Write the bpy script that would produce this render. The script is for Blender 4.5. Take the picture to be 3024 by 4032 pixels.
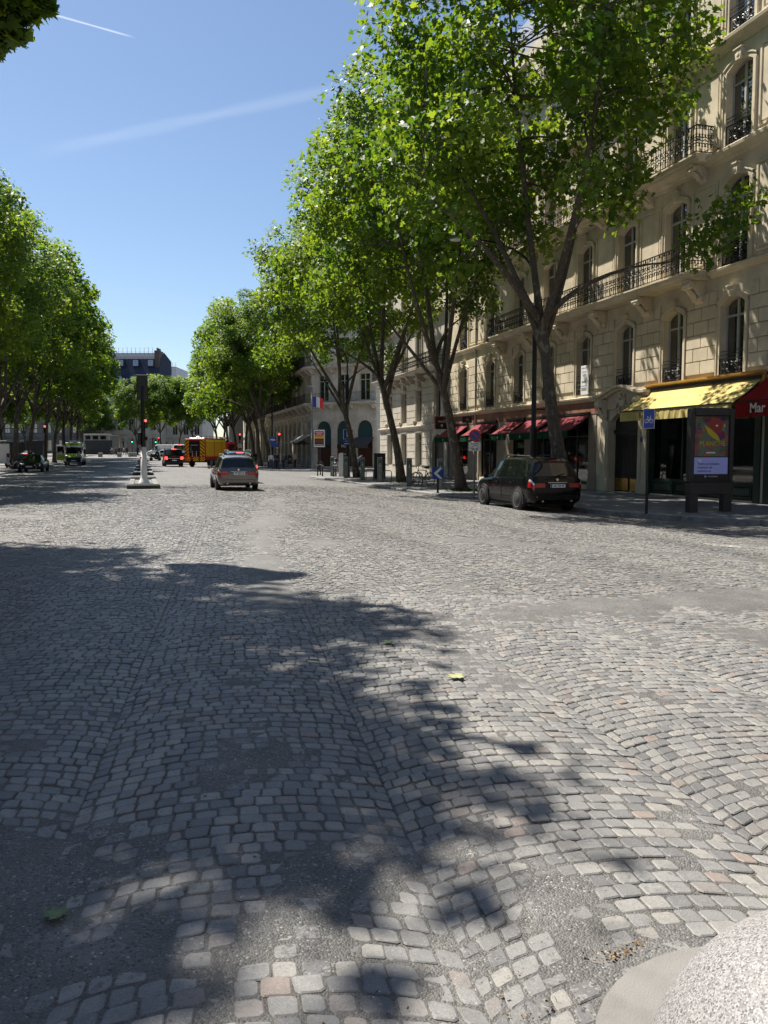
import bpy, math, random
import numpy as np
from mathutils import Vector, Matrix

for o in list(bpy.data.objects):
    bpy.data.objects.remove(o, do_unlink=True)
S = bpy.context.scene
COL = S.collection
R = math.radians
PI = math.pi

# ------------------------------------------------------------------ camera
F = 3168.0                      # focal length in photo pixels (photo 3024 x 4032)
CAMZ = 1.56
PITCH = math.atan(234.0 / F)
YAW = math.atan(950.0 * math.cos(PITCH) / F)      # camera turned right of the street axis (+Y)
cam = bpy.data.cameras.new('camera')
cam.sensor_fit = 'VERTICAL'
cam.sensor_height = 24.0
cam.lens = 24.0 * F / 4032.0
cam.clip_start = 0.05
cam.clip_end = 6000
camo = bpy.data.objects.new('camera', cam)
COL.objects.link(camo)
camo.location = (0, 0, CAMZ)
camo.rotation_euler = (R(90) - PITCH, 0, -YAW)
S.camera = camo

# ------------------------------------------------------------------ sky, sun, exposure
SUN_EL = R(58)
SUN_AZ = R(-33)                 # from +Y, negative = to the left of the street
w = bpy.data.worlds.new('World')
S.world = w
w.use_nodes = True
nt = w.node_tree
nt.nodes.clear()
out = nt.nodes.new('ShaderNodeOutputWorld')
bg = nt.nodes.new('ShaderNodeBackground')
sky = nt.nodes.new('ShaderNodeTexSky')
sky.sky_type = 'NISHITA'
sky.sun_disc = False
sky.sun_elevation = SUN_EL
sky.sun_rotation = SUN_AZ
sky.altitude = 60
sky.air_density = 1.0
sky.dust_density = 0.4
sky.ozone_density = 2.6
bg.inputs['Strength'].default_value = 0.074
def wmath(op, a, b=None, c=None):
    n = nt.nodes.new('ShaderNodeMath'); n.operation = op
    for i, x in enumerate((a, b, c)):
        if x is None: continue
        if isinstance(x, (int, float)): n.inputs[i].default_value = x
        else: nt.links.new(x, n.inputs[i])
    return n.outputs[0]
def wdot(vec, v):
    n = nt.nodes.new('ShaderNodeVectorMath'); n.operation = 'DOT_PRODUCT'
    nt.links.new(vec, n.inputs[0]); n.inputs[1].default_value = v
    return n.outputs['Value']
geo = nt.nodes.new('ShaderNodeTexCoord')
DIR = geo.outputs['Generated']
def ray(px, py):
    """direction of a photo pixel in world space"""
    u = (px - 1512.0) / F; v = (2016.0 - py) / F
    d = camo.rotation_euler.to_matrix() @ Vector((u, v, -1.0))
    return d.normalized()
def trail(p, q, width, soft, amp, col_in):
    """a thin, broken aircraft trail high in the sky between two directions"""
    a, b = ray(*p), ray(*q)
    nrm = a.cross(b).normalized()
    mid = (a + b).normalized()
    half = math.acos(max(-1, min(1, a.dot(mid))))
    dist = wmath('ABSOLUTE', wdot(DIR, nrm))
    noi = nt.nodes.new('ShaderNodeTexNoise'); noi.inputs['Scale'].default_value = 14; noi.inputs['Detail'].default_value = 7
    nt.links.new(DIR, noi.inputs['Vector'])
    wob = wmath('MULTIPLY', wmath('SUBTRACT', noi.outputs['Fac'], 0.5), width * 1.2)
    m = nt.nodes.new('ShaderNodeMapRange'); m.interpolation_type = 'SMOOTHSTEP'
    nt.links.new(wmath('ADD', dist, wob), m.inputs['Value'])
    m.inputs['From Min'].default_value = width; m.inputs['From Max'].default_value = 0.0
    e = nt.nodes.new('ShaderNodeMapRange'); e.interpolation_type = 'SMOOTHSTEP'
    nt.links.new(wdot(DIR, mid), e.inputs['Value'])
    e.inputs['From Min'].default_value = math.cos(half * 1.12); e.inputs['From Max'].default_value = math.cos(half * 0.6)
    f = wmath('MULTIPLY', wmath('MULTIPLY', m.outputs[0], e.outputs[0]), amp)
    f = wmath('MULTIPLY', f, wmath('ADD', wmath('MULTIPLY', noi.outputs['Fac'], 1.4), 0.2))
    mx = nt.nodes.new('ShaderNodeMix'); mx.data_type = 'RGBA'
    nt.links.new(f, mx.inputs[0]); nt.links.new(col_in, mx.inputs[6])
    mx.inputs[7].default_value = (9.0, 9.2, 9.6, 1)
    return mx.outputs[2]
c = sky.outputs['Color']
c = trail((150, 600), (1420, 330), 0.009, 0.5, 0.10, c)
c = trail((150, 40), (520, 145), 0.0016, 0.5, 0.5, c)
nt.links.new(c, bg.inputs['Color'])
nt.links.new(bg.outputs[0], out.inputs['Surface'])

sl = bpy.data.lights.new('sun', 'SUN')
sl.energy = 5.0
sl.angle = R(0.55)
sl.color = (1.0, 0.94, 0.85)
so = bpy.data.objects.new('sun', sl)
COL.objects.link(so)
tosun = Vector((math.sin(SUN_AZ) * math.cos(SUN_EL), math.cos(SUN_AZ) * math.cos(SUN_EL), math.sin(SUN_EL)))
so.rotation_euler = tosun.to_track_quat('Z', 'Y').to_euler()
so.location = (0, 0, 60)

S.view_settings.view_transform = 'Standard'
S.view_settings.look = 'None'
S.view_settings.exposure = 0.9
S.view_settings.gamma = 1.0
S.render.engine = 'CYCLES'
S.cycles.max_bounces = 5
S.cycles.diffuse_bounces = 2
S.cycles.glossy_bounces = 2
S.cycles.transparent_max_bounces = 12

# ------------------------------------------------------------------ helpers
def at(px, d):
    """world X, Y of photo column px at forward depth d (metres along the camera's level heading)"""
    lat = (px - 1512.0) / F * d
    return (math.sin(YAW) * d + math.cos(YAW) * lat, math.cos(YAW) * d - math.sin(YAW) * lat)
def atX(px, X):
    """Y of photo column px on the line X = const"""
    k = (px - 1512.0) / F
    d = X / (math.sin(YAW) + math.cos(YAW) * k)
    return at(px, d)[1]
def rise(Y):
    t = np.maximum(np.asarray(Y, float) - 60.0, 0.0)
    t2 = np.minimum(t, 140.0)
    return 0.00008 * t2 * t2
def road_z(X, Y):
    X = np.asarray(X, float)
    a = np.where(X > 0, np.minimum(0.0022 * X * X, 0.36), np.minimum(0.0006 * X * X, 0.2))
    return -a + rise(Y)
def pave_z(X, Y):
    X = np.asarray(X, float)
    return np.where(X > 0, -0.16 - (20.0 - X) * 0.011, 0.06 + 0.0 * X) + rise(Y)
def rz_(X, Y): return float(road_z(X, Y))
def pz_(X, Y): return float(pave_z(X, Y))

class MB:
    def __init__(s): s.v = []; s.f = []
    def add(s, vs, fs):
        o = len(s.v); s.v += [tuple(p) for p in vs]; s.f += [tuple(i + o for i in f) for f in fs]
        return s
    def box(s, x0, x1, y0, y1, z0, z1):
        return s.add([(x0,y0,z0),(x1,y0,z0),(x1,y1,z0),(x0,y1,z0),(x0,y0,z1),(x1,y0,z1),(x1,y1,z1),(x0,y1,z1)],
              [(3,2,1,0),(4,5,6,7),(0,1,5,4),(1,2,6,5),(2,3,7,6),(3,0,4,7)])
    def bev(s, x0, x1, y0, y1, z0, z1, b):
        """chamfered box"""
        cx, cy, cz = (x0+x1)/2, (y0+y1)/2, (z0+z1)/2
        hx, hy, hz = (x1-x0)/2, (y1-y0)/2, (z1-z0)/2
        b = min(b, hx*.9, hy*.9, hz*.9)
        vs = []; idx = {}
        for sx in (-1,1):
            for sy in (-1,1):
                for sz in (-1,1):
                    for a in range(3):
                        d = [sx*(hx-b), sy*(hy-b), sz*(hz-b)]
                        d[a] = (sx*hx, sy*hy, sz*hz)[a]
                        idx[(sx,sy,sz,a)] = len(vs); vs.append((cx+d[0], cy+d[1], cz+d[2]))
        fs = []
        def quad(keys, n):
            p = [Vector(vs[idx[k]]) for k in keys]
            nn = (p[1]-p[0]).cross(p[2]-p[0])
            q = [idx[k] for k in keys]
            fs.append(tuple(q) if nn.dot(Vector(n)) > 0 else tuple(reversed(q)))
        for a in range(3):
            o = [i for i in range(3) if i != a]
            for sg in (-1,1):
                ks = []
                for (p, q) in ((-1,-1),(1,-1),(1,1),(-1,1)):
                    t = [0,0,0]; t[a] = sg; t[o[0]] = p; t[o[1]] = q
                    ks.append((*t, a))
                n = [0,0,0]; n[a] = sg
                quad(ks, n)
            for p in (-1,1):
                for q in (-1,1):
                    t0 = [0,0,0]; t1 = [0,0,0]
                    t0[o[0]] = t1[o[0]] = p; t0[o[1]] = t1[o[1]] = q; t0[a] = -1; t1[a] = 1
                    n = [0,0,0]; n[o[0]] = p; n[o[1]] = q
                    quad([(*t0,o[0]),(*t1,o[0]),(*t1,o[1]),(*t0,o[1])], n)
        for sx in (-1,1):
            for sy in (-1,1):
                for sz in (-1,1):
                    quad([(sx,sy,sz,0),(sx,sy,sz,1),(sx,sy,sz,2)], (sx,sy,sz))
        return s.add(vs, fs)
    def prism(s, poly, axis, a, b):
        """extrude a 2D polygon along axis from a to b"""
        def P(p, t):
            return (t,p[0],p[1]) if axis == 'x' else ((p[0],t,p[1]) if axis == 'y' else (p[0],p[1],t))
        n = len(poly)
        vs = [P(p,a) for p in poly] + [P(p,b) for p in poly]
        fs = [tuple(range(n))[::-1], tuple(range(n,2*n))]
        fs += [(i,(i+1)%n,n+(i+1)%n,n+i) for i in range(n)]
        return s.add(vs, fs)
    def tube(s, pts, r, n=6, caps=True, closed=False):
        pts = [Vector(p) for p in pts]
        k = len(pts)
        rs = r if isinstance(r, (list, tuple)) else [r]*k
        vs = []; ref = None
        for i, p in enumerate(pts):
            if closed: t = pts[(i+1)%k] - pts[i-1]
            else: t = pts[min(i+1,k-1)] - pts[max(i-1,0)]
            t = t.normalized() if t.length > 1e-9 else Vector((0,0,1))
            if ref is None:
                ref = Vector((1,0,0)) if abs(t.x) < .8 else Vector((0,1,0))
            a = (ref - t*ref.dot(t))
            a = a.normalized() if a.length > 1e-6 else t.orthogonal().normalized()
            ref = a
            b = t.cross(a)
            for j in range(n):
                an = 2*PI*j/n
                vs.append(p + a*(math.cos(an)*rs[i]) + b*(math.sin(an)*rs[i]))
        fs = []
        for i in range(k if closed else k-1):
            for j in range(n):
                i2 = (i+1)%k
                fs.append((i*n+j, i*n+(j+1)%n, i2*n+(j+1)%n, i2*n+j))
        if caps and not closed:
            fs.append(tuple(range(n))[::-1]); fs.append(tuple(range((k-1)*n, k*n)))
        return s.add(vs, fs)
    def lathe(s, prof, n=16, c=(0,0,0), axis='z'):
        vs = []; k = len(prof)
        for (r, h) in prof:
            for j in range(n):
                a = 2*PI*j/n
                x, y = r*math.cos(a), r*math.sin(a)
                p = (x,y,h) if axis == 'z' else ((h,x,y) if axis == 'x' else (y,h,x))
                vs.append((p[0]+c[0], p[1]+c[1], p[2]+c[2]))
        fs = []
        for i in range(k-1):
            for j in range(n):
                fs.append((i*n+j, i*n+(j+1)%n, (i+1)*n+(j+1)%n, (i+1)*n+j))
        if prof[0][0] > 1e-6: fs.append(tuple(range(n))[::-1])
        if prof[-1][0] > 1e-6: fs.append(tuple(range((k-1)*n, k*n)))
        return s.add(vs, fs)
    def quad(s, a, b, c, d): return s.add([a,b,c,d], [(0,1,2,3)])
    def mesh(s, name, mat=None, smooth=False):
        me = bpy.data.meshes.new(name)
        me.from_pydata(s.v, [], s.f); me.update()
        if mat is not None: me.materials.append(mat)
        if smooth: me.polygons.foreach_set('use_smooth', [True]*len(me.polygons))
        return me
    def build(s, name, mat, parent=None, smooth=False, loc=None, rz=None):
        return put(name, s.mesh(name, mat, smooth), parent, loc, rz)
def put(name, me, parent=None, loc=None, rz=None, scale=None):
    o = bpy.data.objects.new(name, me); COL.objects.link(o)
    if parent is not None: o.parent = parent
    if loc is not None: o.location = loc
    if rz is not None: o.rotation_euler = (0,0,rz)
    if scale is not None: o.scale = scale
    return o
def autosmooth(o, ang=35):
    me = o.data
    me.polygons.foreach_set('use_smooth', [True]*len(me.polygons))
    me.set_sharp_from_angle(angle=R(ang))
    return o
def tag(o, label, cat, group=None):
    o['label'] = label; o['category'] = cat
    if group: o['group'] = group
    return o
def thing(name, label, cat, loc=(0,0,0), rz=0, group=None):
    o = bpy.data.objects.new(name, None); COL.objects.link(o)
    o.empty_display_size = 0.2
    o.location = loc; o.rotation_euler = (0,0,rz)
    return tag(o, label, cat, group)
def kind(o, k): o['kind'] = k; return o
def copytree(root, loc, rz=None, label=None):
    r = root.copy(); COL.objects.link(r); r.location = loc
    if rz is not None: r.rotation_euler = (0,0,rz)
    if label: r['label'] = label
    for ch in root.children:
        c_ = ch.copy(); COL.objects.link(c_); c_.parent = r
        for g in ch.children:
            d_ = g.copy(); COL.objects.link(d_); d_.parent = c_
    return r
def ang_to_cam(x, y):
    """rotation about z that turns a front facing -Y towards the camera"""
    return math.atan2(x, -y) * -1 if False else math.atan2(-x, y)
TXT = {}
WORK = bpy.data.scenes.new('workbench')        # small side scene: lettering and figures are meshed there
def baked(tmp):
    WORK.collection.objects.link(tmp)
    vl = WORK.view_layers[0]; vl.update()
    me = bpy.data.meshes.new_from_object(tmp.evaluated_get(vl.depsgraph))
    bpy.data.objects.remove(tmp, do_unlink=True)
    return me
def text(s, size, mat, parent, loc, rot=(R(90),0,0), ext=0.004, name='lettering', align='CENTER', sx=1.0, bold=0.0):
    key = (s, size, mat.name, ext, align, bold)
    if key not in TXT:
        cu = bpy.data.curves.new('t', 'FONT'); cu.body = s; cu.size = size; cu.extrude = ext
        cu.align_x = align; cu.align_y = 'CENTER'; cu.resolution_u = 2; cu.offset = bold
        tmp = bpy.data.objects.new('t', cu)
        me = baked(tmp)
        me.materials.clear(); me.materials.append(mat)
        TXT[key] = me
    o = put(name, TXT[key], parent, loc)
    o.rotation_euler = rot
    o.scale = (sx,1,1)
    return o

# value noise in numpy (for paving, crowns)
def _h(i, j, k, seed):
    n = (i*374761393 + j*668265263 + k*2147483647 + seed*1274126177) & 0xffffffff
    n = ((n ^ (n >> 13)) * 1274126177) & 0xffffffff
    return ((n ^ (n >> 16)) & 0xffff) / 65535.0
def vnoise(x, y, z=0.0, seed=1):
    x = np.asarray(x, float); y = np.asarray(y, float); z = np.asarray(z, float) + 0*x
    xi = np.floor(x).astype(np.int64); yi = np.floor(y).astype(np.int64); zi = np.floor(z).astype(np.int64)
    fx, fy, fz = x-xi, y-yi, z-zi
    fx, fy, fz = [t*t*(3-2*t) for t in (fx,fy,fz)]
    r = 0
    for a in (0,1):
        for b in (0,1):
            for c_ in (0,1):
                wgt = (fx if a else 1-fx)*(fy if b else 1-fy)*(fz if c_ else 1-fz)
                r = r + wgt*_h(xi+a, yi+b, zi+c_, seed)
    return r
def fnoise(x, y, z=0.0, seed=1, oct=3):
    r = 0; a = 0.5; t = 0
    for i in range(oct):
        r = r + a*vnoise(x*2**i, y*2**i, np.asarray(z)*2**i, seed+i); t += a; a *= .5
    return r/t
def sstep(a, b, x):
    t = np.clip((np.asarray(x, float)-a)/(b-a), 0, 1); return t*t*(3-2*t)

# ------------------------------------------------------------------ materials
def newmat(name):
    m = bpy.data.materials.new(name); m.use_nodes = True
    n = m.node_tree; n.nodes.clear()
    o = n.nodes.new('ShaderNodeOutputMaterial'); p = n.nodes.new('ShaderNodeBsdfPrincipled')
    n.links.new(p.outputs[0], o.inputs[0])
    return m, n, p
def N(n, t, **kw):
    x = n.nodes.new(t)
    for k, v in kw.items():
        if k in x.inputs.keys() if isinstance(k, str) else False: x.inputs[k].default_value = v
        else: setattr(x, k, v)
    return x
def noise(n, scale, detail=4, rough=.55, vec=None):
    x = n.nodes.new('ShaderNodeTexNoise'); x.inputs['Scale'].default_value = scale
    x.inputs['Detail'].default_value = detail; x.inputs['Roughness'].default_value = rough
    if vec is not None: n.links.new(vec, x.inputs['Vector'])
    return x.outputs['Fac']
def mixc(n, f, a, b, mode='MIX'):
    x = n.nodes.new('ShaderNodeMix'); x.data_type = 'RGBA'; x.blend_type = mode
    for i, v in ((0,f),(6,a),(7,b)):
        if isinstance(v, (int,float)): x.inputs[i].default_value = v
        elif isinstance(v, tuple): x.inputs[i].default_value = v if len(v) == 4 else (*v,1)
        else: n.links.new(v, x.inputs[i])
    return x.outputs[2]
def mth(n, op, a, b=0.0, c_=None, clamp=False):
    x = n.nodes.new('ShaderNodeMath'); x.operation = op; x.use_clamp = clamp
    for i, v in enumerate((a,b,c_)):
        if v is None: continue
        if isinstance(v, (int,float)): x.inputs[i].default_value = v
        else: n.links.new(v, x.inputs[i])
    return x.outputs[0]
def ramp(n, f, a, b, lo=0.0, hi=1.0):
    x = n.nodes.new('ShaderNodeMapRange'); x.interpolation_type = 'SMOOTHSTEP'
    n.links.new(f, x.inputs[0]); x.inputs[1].default_value = a; x.inputs[2].default_value = b
    x.inputs[3].default_value = lo; x.inputs[4].default_value = hi
    return x.outputs[0]
def bump(n, p, h, strength=.3, dist=.02):
    b = n.nodes.new('ShaderNodeBump'); b.inputs['Strength'].default_value = strength
    b.inputs['Distance'].default_value = dist
    n.links.new(h, b.inputs['Height']); n.links.new(b.outputs[0], p.inputs['Normal'])
def wpos(n): return n.nodes.new('ShaderNodeNewGeometry').outputs['Position']
def col4(c_, k=1.0): return (c_[0]*k, c_[1]*k, c_[2]*k, 1)
MATS = {}
def pm(name, colr, rough=.6, metal=0.0, var=.18, scale=6.0, bmp=.15, bscale=40.0, spec=.5, coat=0.0, emit=None, est=1.0, dirt=None):
    if name in MATS: return MATS[name]
    m, n, p = newmat(name)
    ps = wpos(n)
    f = noise(n, scale, 5, .6, ps)
    f = ramp(n, f, .3, .7)
    c_ = mixc(n, f, col4(colr, 1-var), col4(colr, 1+var*.6))
    if dirt:
        g = noise(n, scale*.35, 6, .65, ps)
        c_ = mixc(n, ramp(n, g, .52, .72, 0, .75), c_, (*dirt,1))
    n.links.new(c_, p.inputs['Base Color'])
    p.inputs['Roughness'].default_value = rough
    p.inputs['Metallic'].default_value = metal
    p.inputs['Specular IOR Level'].default_value = spec
    if coat:
        p.inputs['Coat Weight'].default_value = coat; p.inputs['Coat Roughness'].default_value = .04
    if bmp > 0: bump(n, p, noise(n, bscale, 4, .6, ps), bmp, .01)
    if emit:
        p.inputs['Emission Color'].default_value = (*emit,1); p.inputs['Emission Strength'].default_value = est
    MATS[name] = m
    return m
def stone_mat(name, colr, streak=.5, warm=(.30,.22,.13), grey=(.20,.18,.15)):
    m, n, p = newmat(name)
    ps = wpos(n)
    a = ramp(n, noise(n, .9, 6, .62, ps), .32, .7)
    c_ = mixc(n, a, col4(colr,.84), col4(colr,1.12))
    mp = n.nodes.new('ShaderNodeMapping'); mp.inputs['Scale'].default_value = (2.2,2.2,.22)
    n.links.new(ps, mp.inputs['Vector'])
    st = noise(n, 1.6, 6, .68, mp.outputs[0])
    c_ = mixc(n, ramp(n, st, .52, .80, 0, streak*.75), c_, (*grey,1))
    c_ = mixc(n, ramp(n, noise(n, .5, 4, .6, ps), .55, .75, 0, .22), c_, (*warm,1))
    c_ = mixc(n, ramp(n, noise(n, 22, 3, .7, ps), .35, .7, 0, .14), c_, col4(colr,.6))
    n.links.new(c_, p.inputs['Base Color']); p.inputs['Roughness'].default_value = .85
    p.inputs['Specular IOR Level'].default_value = .25
    bump(n, p, noise(n, 30, 5, .65, ps), .25, .015)
    MATS[name] = m
    return m
def glass_dark(name, tint=(.012,.014,.016), ior=1.9):
    m, n, p = newmat(name)
    p.inputs['Base Color'].default_value = (*tint,1); p.inputs['Roughness'].default_value = .02
    p.inputs['IOR'].default_value = ior
    # old float glass is never quite flat
    bump(n, p, noise(n, 1.3, 2, .5, wpos(n)), .06, .05)
    MATS[name] = m
    return m
def glass_clear(name, k=.82):
    m = bpy.data.materials.new(name); m.use_nodes = True; n = m.node_tree; n.nodes.clear()
    o = n.nodes.new('ShaderNodeOutputMaterial'); mx = n.nodes.new('ShaderNodeMixShader')
    t = n.nodes.new('ShaderNodeBsdfTransparent'); g = n.nodes.new('ShaderNodeBsdfGlossy')
    t.inputs[0].default_value = (.75,.8,.78,1); g.inputs['Roughness'].default_value = .03
    fr = n.nodes.new('ShaderNodeFresnel'); fr.inputs[0].default_value = 1.55
    n.links.new(mth(n,'MULTIPLY', fr.outputs[0], 1.5, None, True), mx.inputs[0])
    n.links.new(t.outputs[0], mx.inputs[1]); n.links.new(g.outputs[0], mx.inputs[2]); n.links.new(mx.outputs[0], o.inputs[0])
    MATS[name] = m
    return m
M_LIME = stone_mat('limestone', (.66,.575,.425))
M_LIME2 = stone_mat('limestone_grey', (.57,.515,.43), .5)
M_LIME3 = stone_mat('limestone_pale', (.60,.555,.475), .4)
M_PANE = glass_dark('window_glass', (.008,.010,.012), 2.7)
M_SHOPGLASS = glass_clear('shop_glass')
M_IRON = pm('black_iron', (.018,.018,.02), .45, .3, .2, 20, .1)
M_FRAME = pm('window_paint', (.42,.42,.40), .5, 0, .1, 4, .05)
M_BLACK = pm('black_paint', (.014,.014,.016), .4, 0, .2, 8, .05)
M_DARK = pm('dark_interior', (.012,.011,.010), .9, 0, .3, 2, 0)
M_WHITE = pm('white_paint', (.78,.78,.76), .5, 0, .06, 5, .05)
M_ZINC = pm('zinc_roof', (.14,.16,.20), .45, .35, .2, 2, .1, 12)
M_SLATE = pm('slate_roof', (.045,.055,.085), .9, 0, .25, 3, .2, 30, spec=.15)
M_STEEL = pm('brushed_steel', (.45,.45,.45), .32, .9, .1, 10, .03)
M_RUBBER = pm('tyre_rubber', (.014,.014,.014), .8, 0, .2, 20, .1)
M_RED = pm('signal_red', (.8,.02,.02), .4, 0, .05, 5, 0, emit=(1,.03,.02), est=6)
M_GREEN = pm('signal_green', (.02,.7,.4), .4, 0, .05, 5, 0, emit=(.03,1,.55), est=4)
M_TEXTB = pm('print_black', (.01,.01,.012), .6, 0, 0, 5, 0)
M_TEXTW = pm('print_white', (.8,.8,.8), .6, 0, 0, 5, 0)
M_BLUE = pm('sign_blue', (.01,.055,.33), .4, 0, .08, 6, 0)
M_REDP = pm('sign_red', (.5,.015,.02), .4, 0, .08, 6, 0)
M_GREYP = pm('grey_metal_paint', (.16,.165,.17), .5, .2, .15, 6, .05)
# ------------------------------------------------------------------ ground, road, paving
def kerb_right(Y):
    """X of the right kerb along the street"""
    pts = [(14.2,17.5),(17.0,15.7),(19.0,14.6),(21.5,13.75),(23,13.6),(29.2,13.6),(30.4,13.0),(31.4,12.35),(35,12.2),(43,12.35),(57,12.2),(300,12.2)]
    return float(np.interp(Y, [p[0] for p in pts], [p[1] for p in pts]))
KERB_L = -9.9
g = MB().box(-1500,1500,-700,2500,-2.0,-1.2)
ground = kind(g.build('ground', pm('ground_soil', (.12,.11,.10), .9)), 'structure')

def patch(x, y):
    """0..1: how far the joints are filled and the stones smeared with bitumen"""
    x = np.asarray(x, float); y = np.asarray(y, float)
    n1 = fnoise(x*.62+3.1, y*.38+1.7, 0, 11, 3)
    n2 = fnoise(x*1.7, y*1.2, 0, 23, 3)
    near = .20*(1-sstep(2.2, 5.4, y + .25*x))
    # long repair strips further out, running across the right lanes
    s1 = .75*np.exp(-((y - (13.2 - .75*(x-6.5)) )/ (.55))**2) * sstep(4.2,5.2,x)*(1-sstep(9.2,10.8,x))
    s2 = .7*np.exp(-((y - (7.3 + .10*(x-4)))/.8)**2) * sstep(2.6,3.6,x)*(1-sstep(6.5,9.5,x))
    s3 = .7*np.exp(-((x - (1.6+.12*(y-11)))/.45)**2) * sstep(7.0,8.5,y)*(1-sstep(14,19,y))
    s4 = np.exp(-((x - (2.6+.19*(y-18)))/.8)**2) * sstep(14,17,y)*(1-sstep(26,36,y))*.6
    v = .58*n1 + .42*n2 + near - .52
    n3 = fnoise(x*5.5, y*5.5, 0, 31, 2)
    v = sstep(-.04, .32, v + .34*(n3-.5))
    extra = np.clip(np.maximum(np.maximum(s1,s2), np.maximum(s3,s4))*(0.5+1.1*n2), 0, 1)
    return np.clip(np.maximum(v, sstep(.25,.75,extra)), 0, 1)

def asphalt_nodes(n, ps):
    """worn bitumen with its chippings showing: single light and dark grains, darker tar, pale dust"""
    vo = n.nodes.new('ShaderNodeTexVoronoi'); vo.inputs['Scale'].default_value = 125; n.links.new(ps, vo.inputs['Vector'])
    sc = n.nodes.new('ShaderNodeSeparateColor'); n.links.new(vo.outputs['Color'], sc.inputs[0])
    big = noise(n, 2.6, 6, .65, ps)
    c_ = mixc(n, ramp(n, big, .3, .7), (.10,.098,.094,1), (.175,.17,.16,1))
    c_ = mixc(n, ramp(n, sc.outputs[0], .70, .95, 0, .8), c_, (.26,.25,.235,1))
    c_ = mixc(n, ramp(n, sc.outputs[1], .78, .95, 0, .8), c_, (.035,.035,.037,1))
    c_ = mixc(n, ramp(n, sc.outputs[2], .975, .985), c_, (.42,.40,.36,1))
    c_ = mixc(n, ramp(n, noise(n, 11, 5, .7, ps), .52, .72, 0, .5), c_, (.07,.068,.066,1))
    sp = mth(n, 'ADD', mth(n, 'MULTIPLY', sc.outputs[0], .5), mth(n, 'SUBTRACT', .5, vo.outputs['Distance']))
    return c_, sp

# -- road sheet (joint bed near the camera, worn setts beyond where single stones can be seen)
def lanes(n, ps, c_):
    """tyre-polished lanes, oil and old stains drawn out along the street"""
    mp = n.nodes.new('ShaderNodeMapping'); mp.inputs['Scale'].default_value = (.55,.075,1); mp.inputs['Rotation'].default_value = (0,0,R(7)); n.links.new(ps, mp.inputs['Vector'])
    f = noise(n, 1.0, 5, .6, mp.outputs[0])
    c_ = mixc(n, ramp(n, f, .45, .68, 0, .42), c_, (.085,.083,.08,1))
    g = noise(n, .8, 6, .7, ps)
    return mixc(n, ramp(n, g, .62, .72, 0, .35), c_, (.06,.058,.055,1))
def make_road_mat():
    m, n, p = newmat('road_bed')
    ps = wpos(n)
    ac, sp = asphalt_nodes(n, ps)
    far = n.nodes.new('ShaderNodeAttribute'); far.attribute_name = 'far'
    bit = n.nodes.new('ShaderNodeAttribute'); bit.attribute_name = 'bit'
    # joint bed: sand and soot
    jb = mixc(n, ramp(n, noise(n, 60, 3, .6, ps), .3, .7), (.06,.056,.05,1), (.125,.117,.103,1))
    near = mixc(n, bit.outputs['Fac'], jb, ac)
    # far: setts
    vo = n.nodes.new('ShaderNodeTexVoronoi'); vo.inputs['Scale'].default_value = 7.5; n.links.new(ps, vo.inputs['Vector'])
    vd = n.nodes.new('ShaderNodeTexVoronoi'); vd.feature = 'DISTANCE_TO_EDGE'; vd.inputs['Scale'].default_value = 7.5; n.links.new(ps, vd.inputs['Vector'])
    sc = n.nodes.new('ShaderNodeSeparateColor'); n.links.new(vo.outputs['Color'], sc.inputs[0])
    st = mixc(n, sc.outputs[0], (.13,.127,.12,1), (.24,.232,.215,1))
    st = mixc(n, ramp(n, noise(n, .25, 5, .6, ps), .35, .7, 0, .55), st, (.15,.145,.14,1))
    edge = ramp(n, vd.outputs['Distance'], .02, .13)
    fc = mixc(n, edge, (.07,.066,.06,1), st)
    fc = mixc(n, mth(n,'MULTIPLY', bit.outputs['Fac'], .8), fc, ac)
    n.links.new(lanes(n, ps, mixc(n, far.outputs['Fac'], near, fc)), p.inputs['Base Color'])
    p.inputs['Roughness'].default_value = .62
    h = mth(n, 'ADD', mth(n,'MULTIPLY', sp, .30), mth(n,'MULTIPLY', mth(n,'MULTIPLY', edge, far.outputs['Fac']), .7))
    bump(n, p, h, .8, .02)
    return m
M_ROAD = make_road_mat()
FAR0, FAR1 = 34.0, 43.0
def axis_lines(segs):
    r = []
    for a, b, st in segs: r += list(np.arange(a, b-1e-6, st))
    r.append(segs[-1][1]); return np.array(r)
xs = axis_lines([(-60,-12,6),(-12,-9.9,1.05),(-9.9,-4,.6),(-4,-1.6,.12),(-1.6,5,.045),(5,9,.12),(9,14,.3),(14,20,.5),(20,80,6)])
ys = axis_lines([(-30,-2,4),(-2,.6,.4),(.6,7.5,.045),(7.5,13,.12),(13,36,.4),(36,100,2),(100,330,8)])
XX, YY = np.meshgrid(xs, ys)
PB = patch(XX, YY)
farw = sstep(FAR0, FAR1, YY*1.0)
fine = (fnoise(XX*9, YY*9, 0, 5, 3)-.5)
Z = road_z(XX, YY) + np.where(farw > 0, 0, 0)
Z = Z + (1-farw)*(-.0085 + PB*(.0075 + .009*fine)) - farw*.004
Z = np.where((XX < -9.9-.01) | (XX > 17), Z-.03, Z)
nx, ny = len(xs), len(ys)
V = np.stack([XX.ravel(), YY.ravel(), Z.ravel()], 1)
ii = np.arange(nx*ny).reshape(ny, nx)
Q = np.stack([ii[:-1,:-1].ravel(), ii[:-1,1:].ravel(), ii[1:,1:].ravel(), ii[1:,:-1].ravel()], 1)
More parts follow.
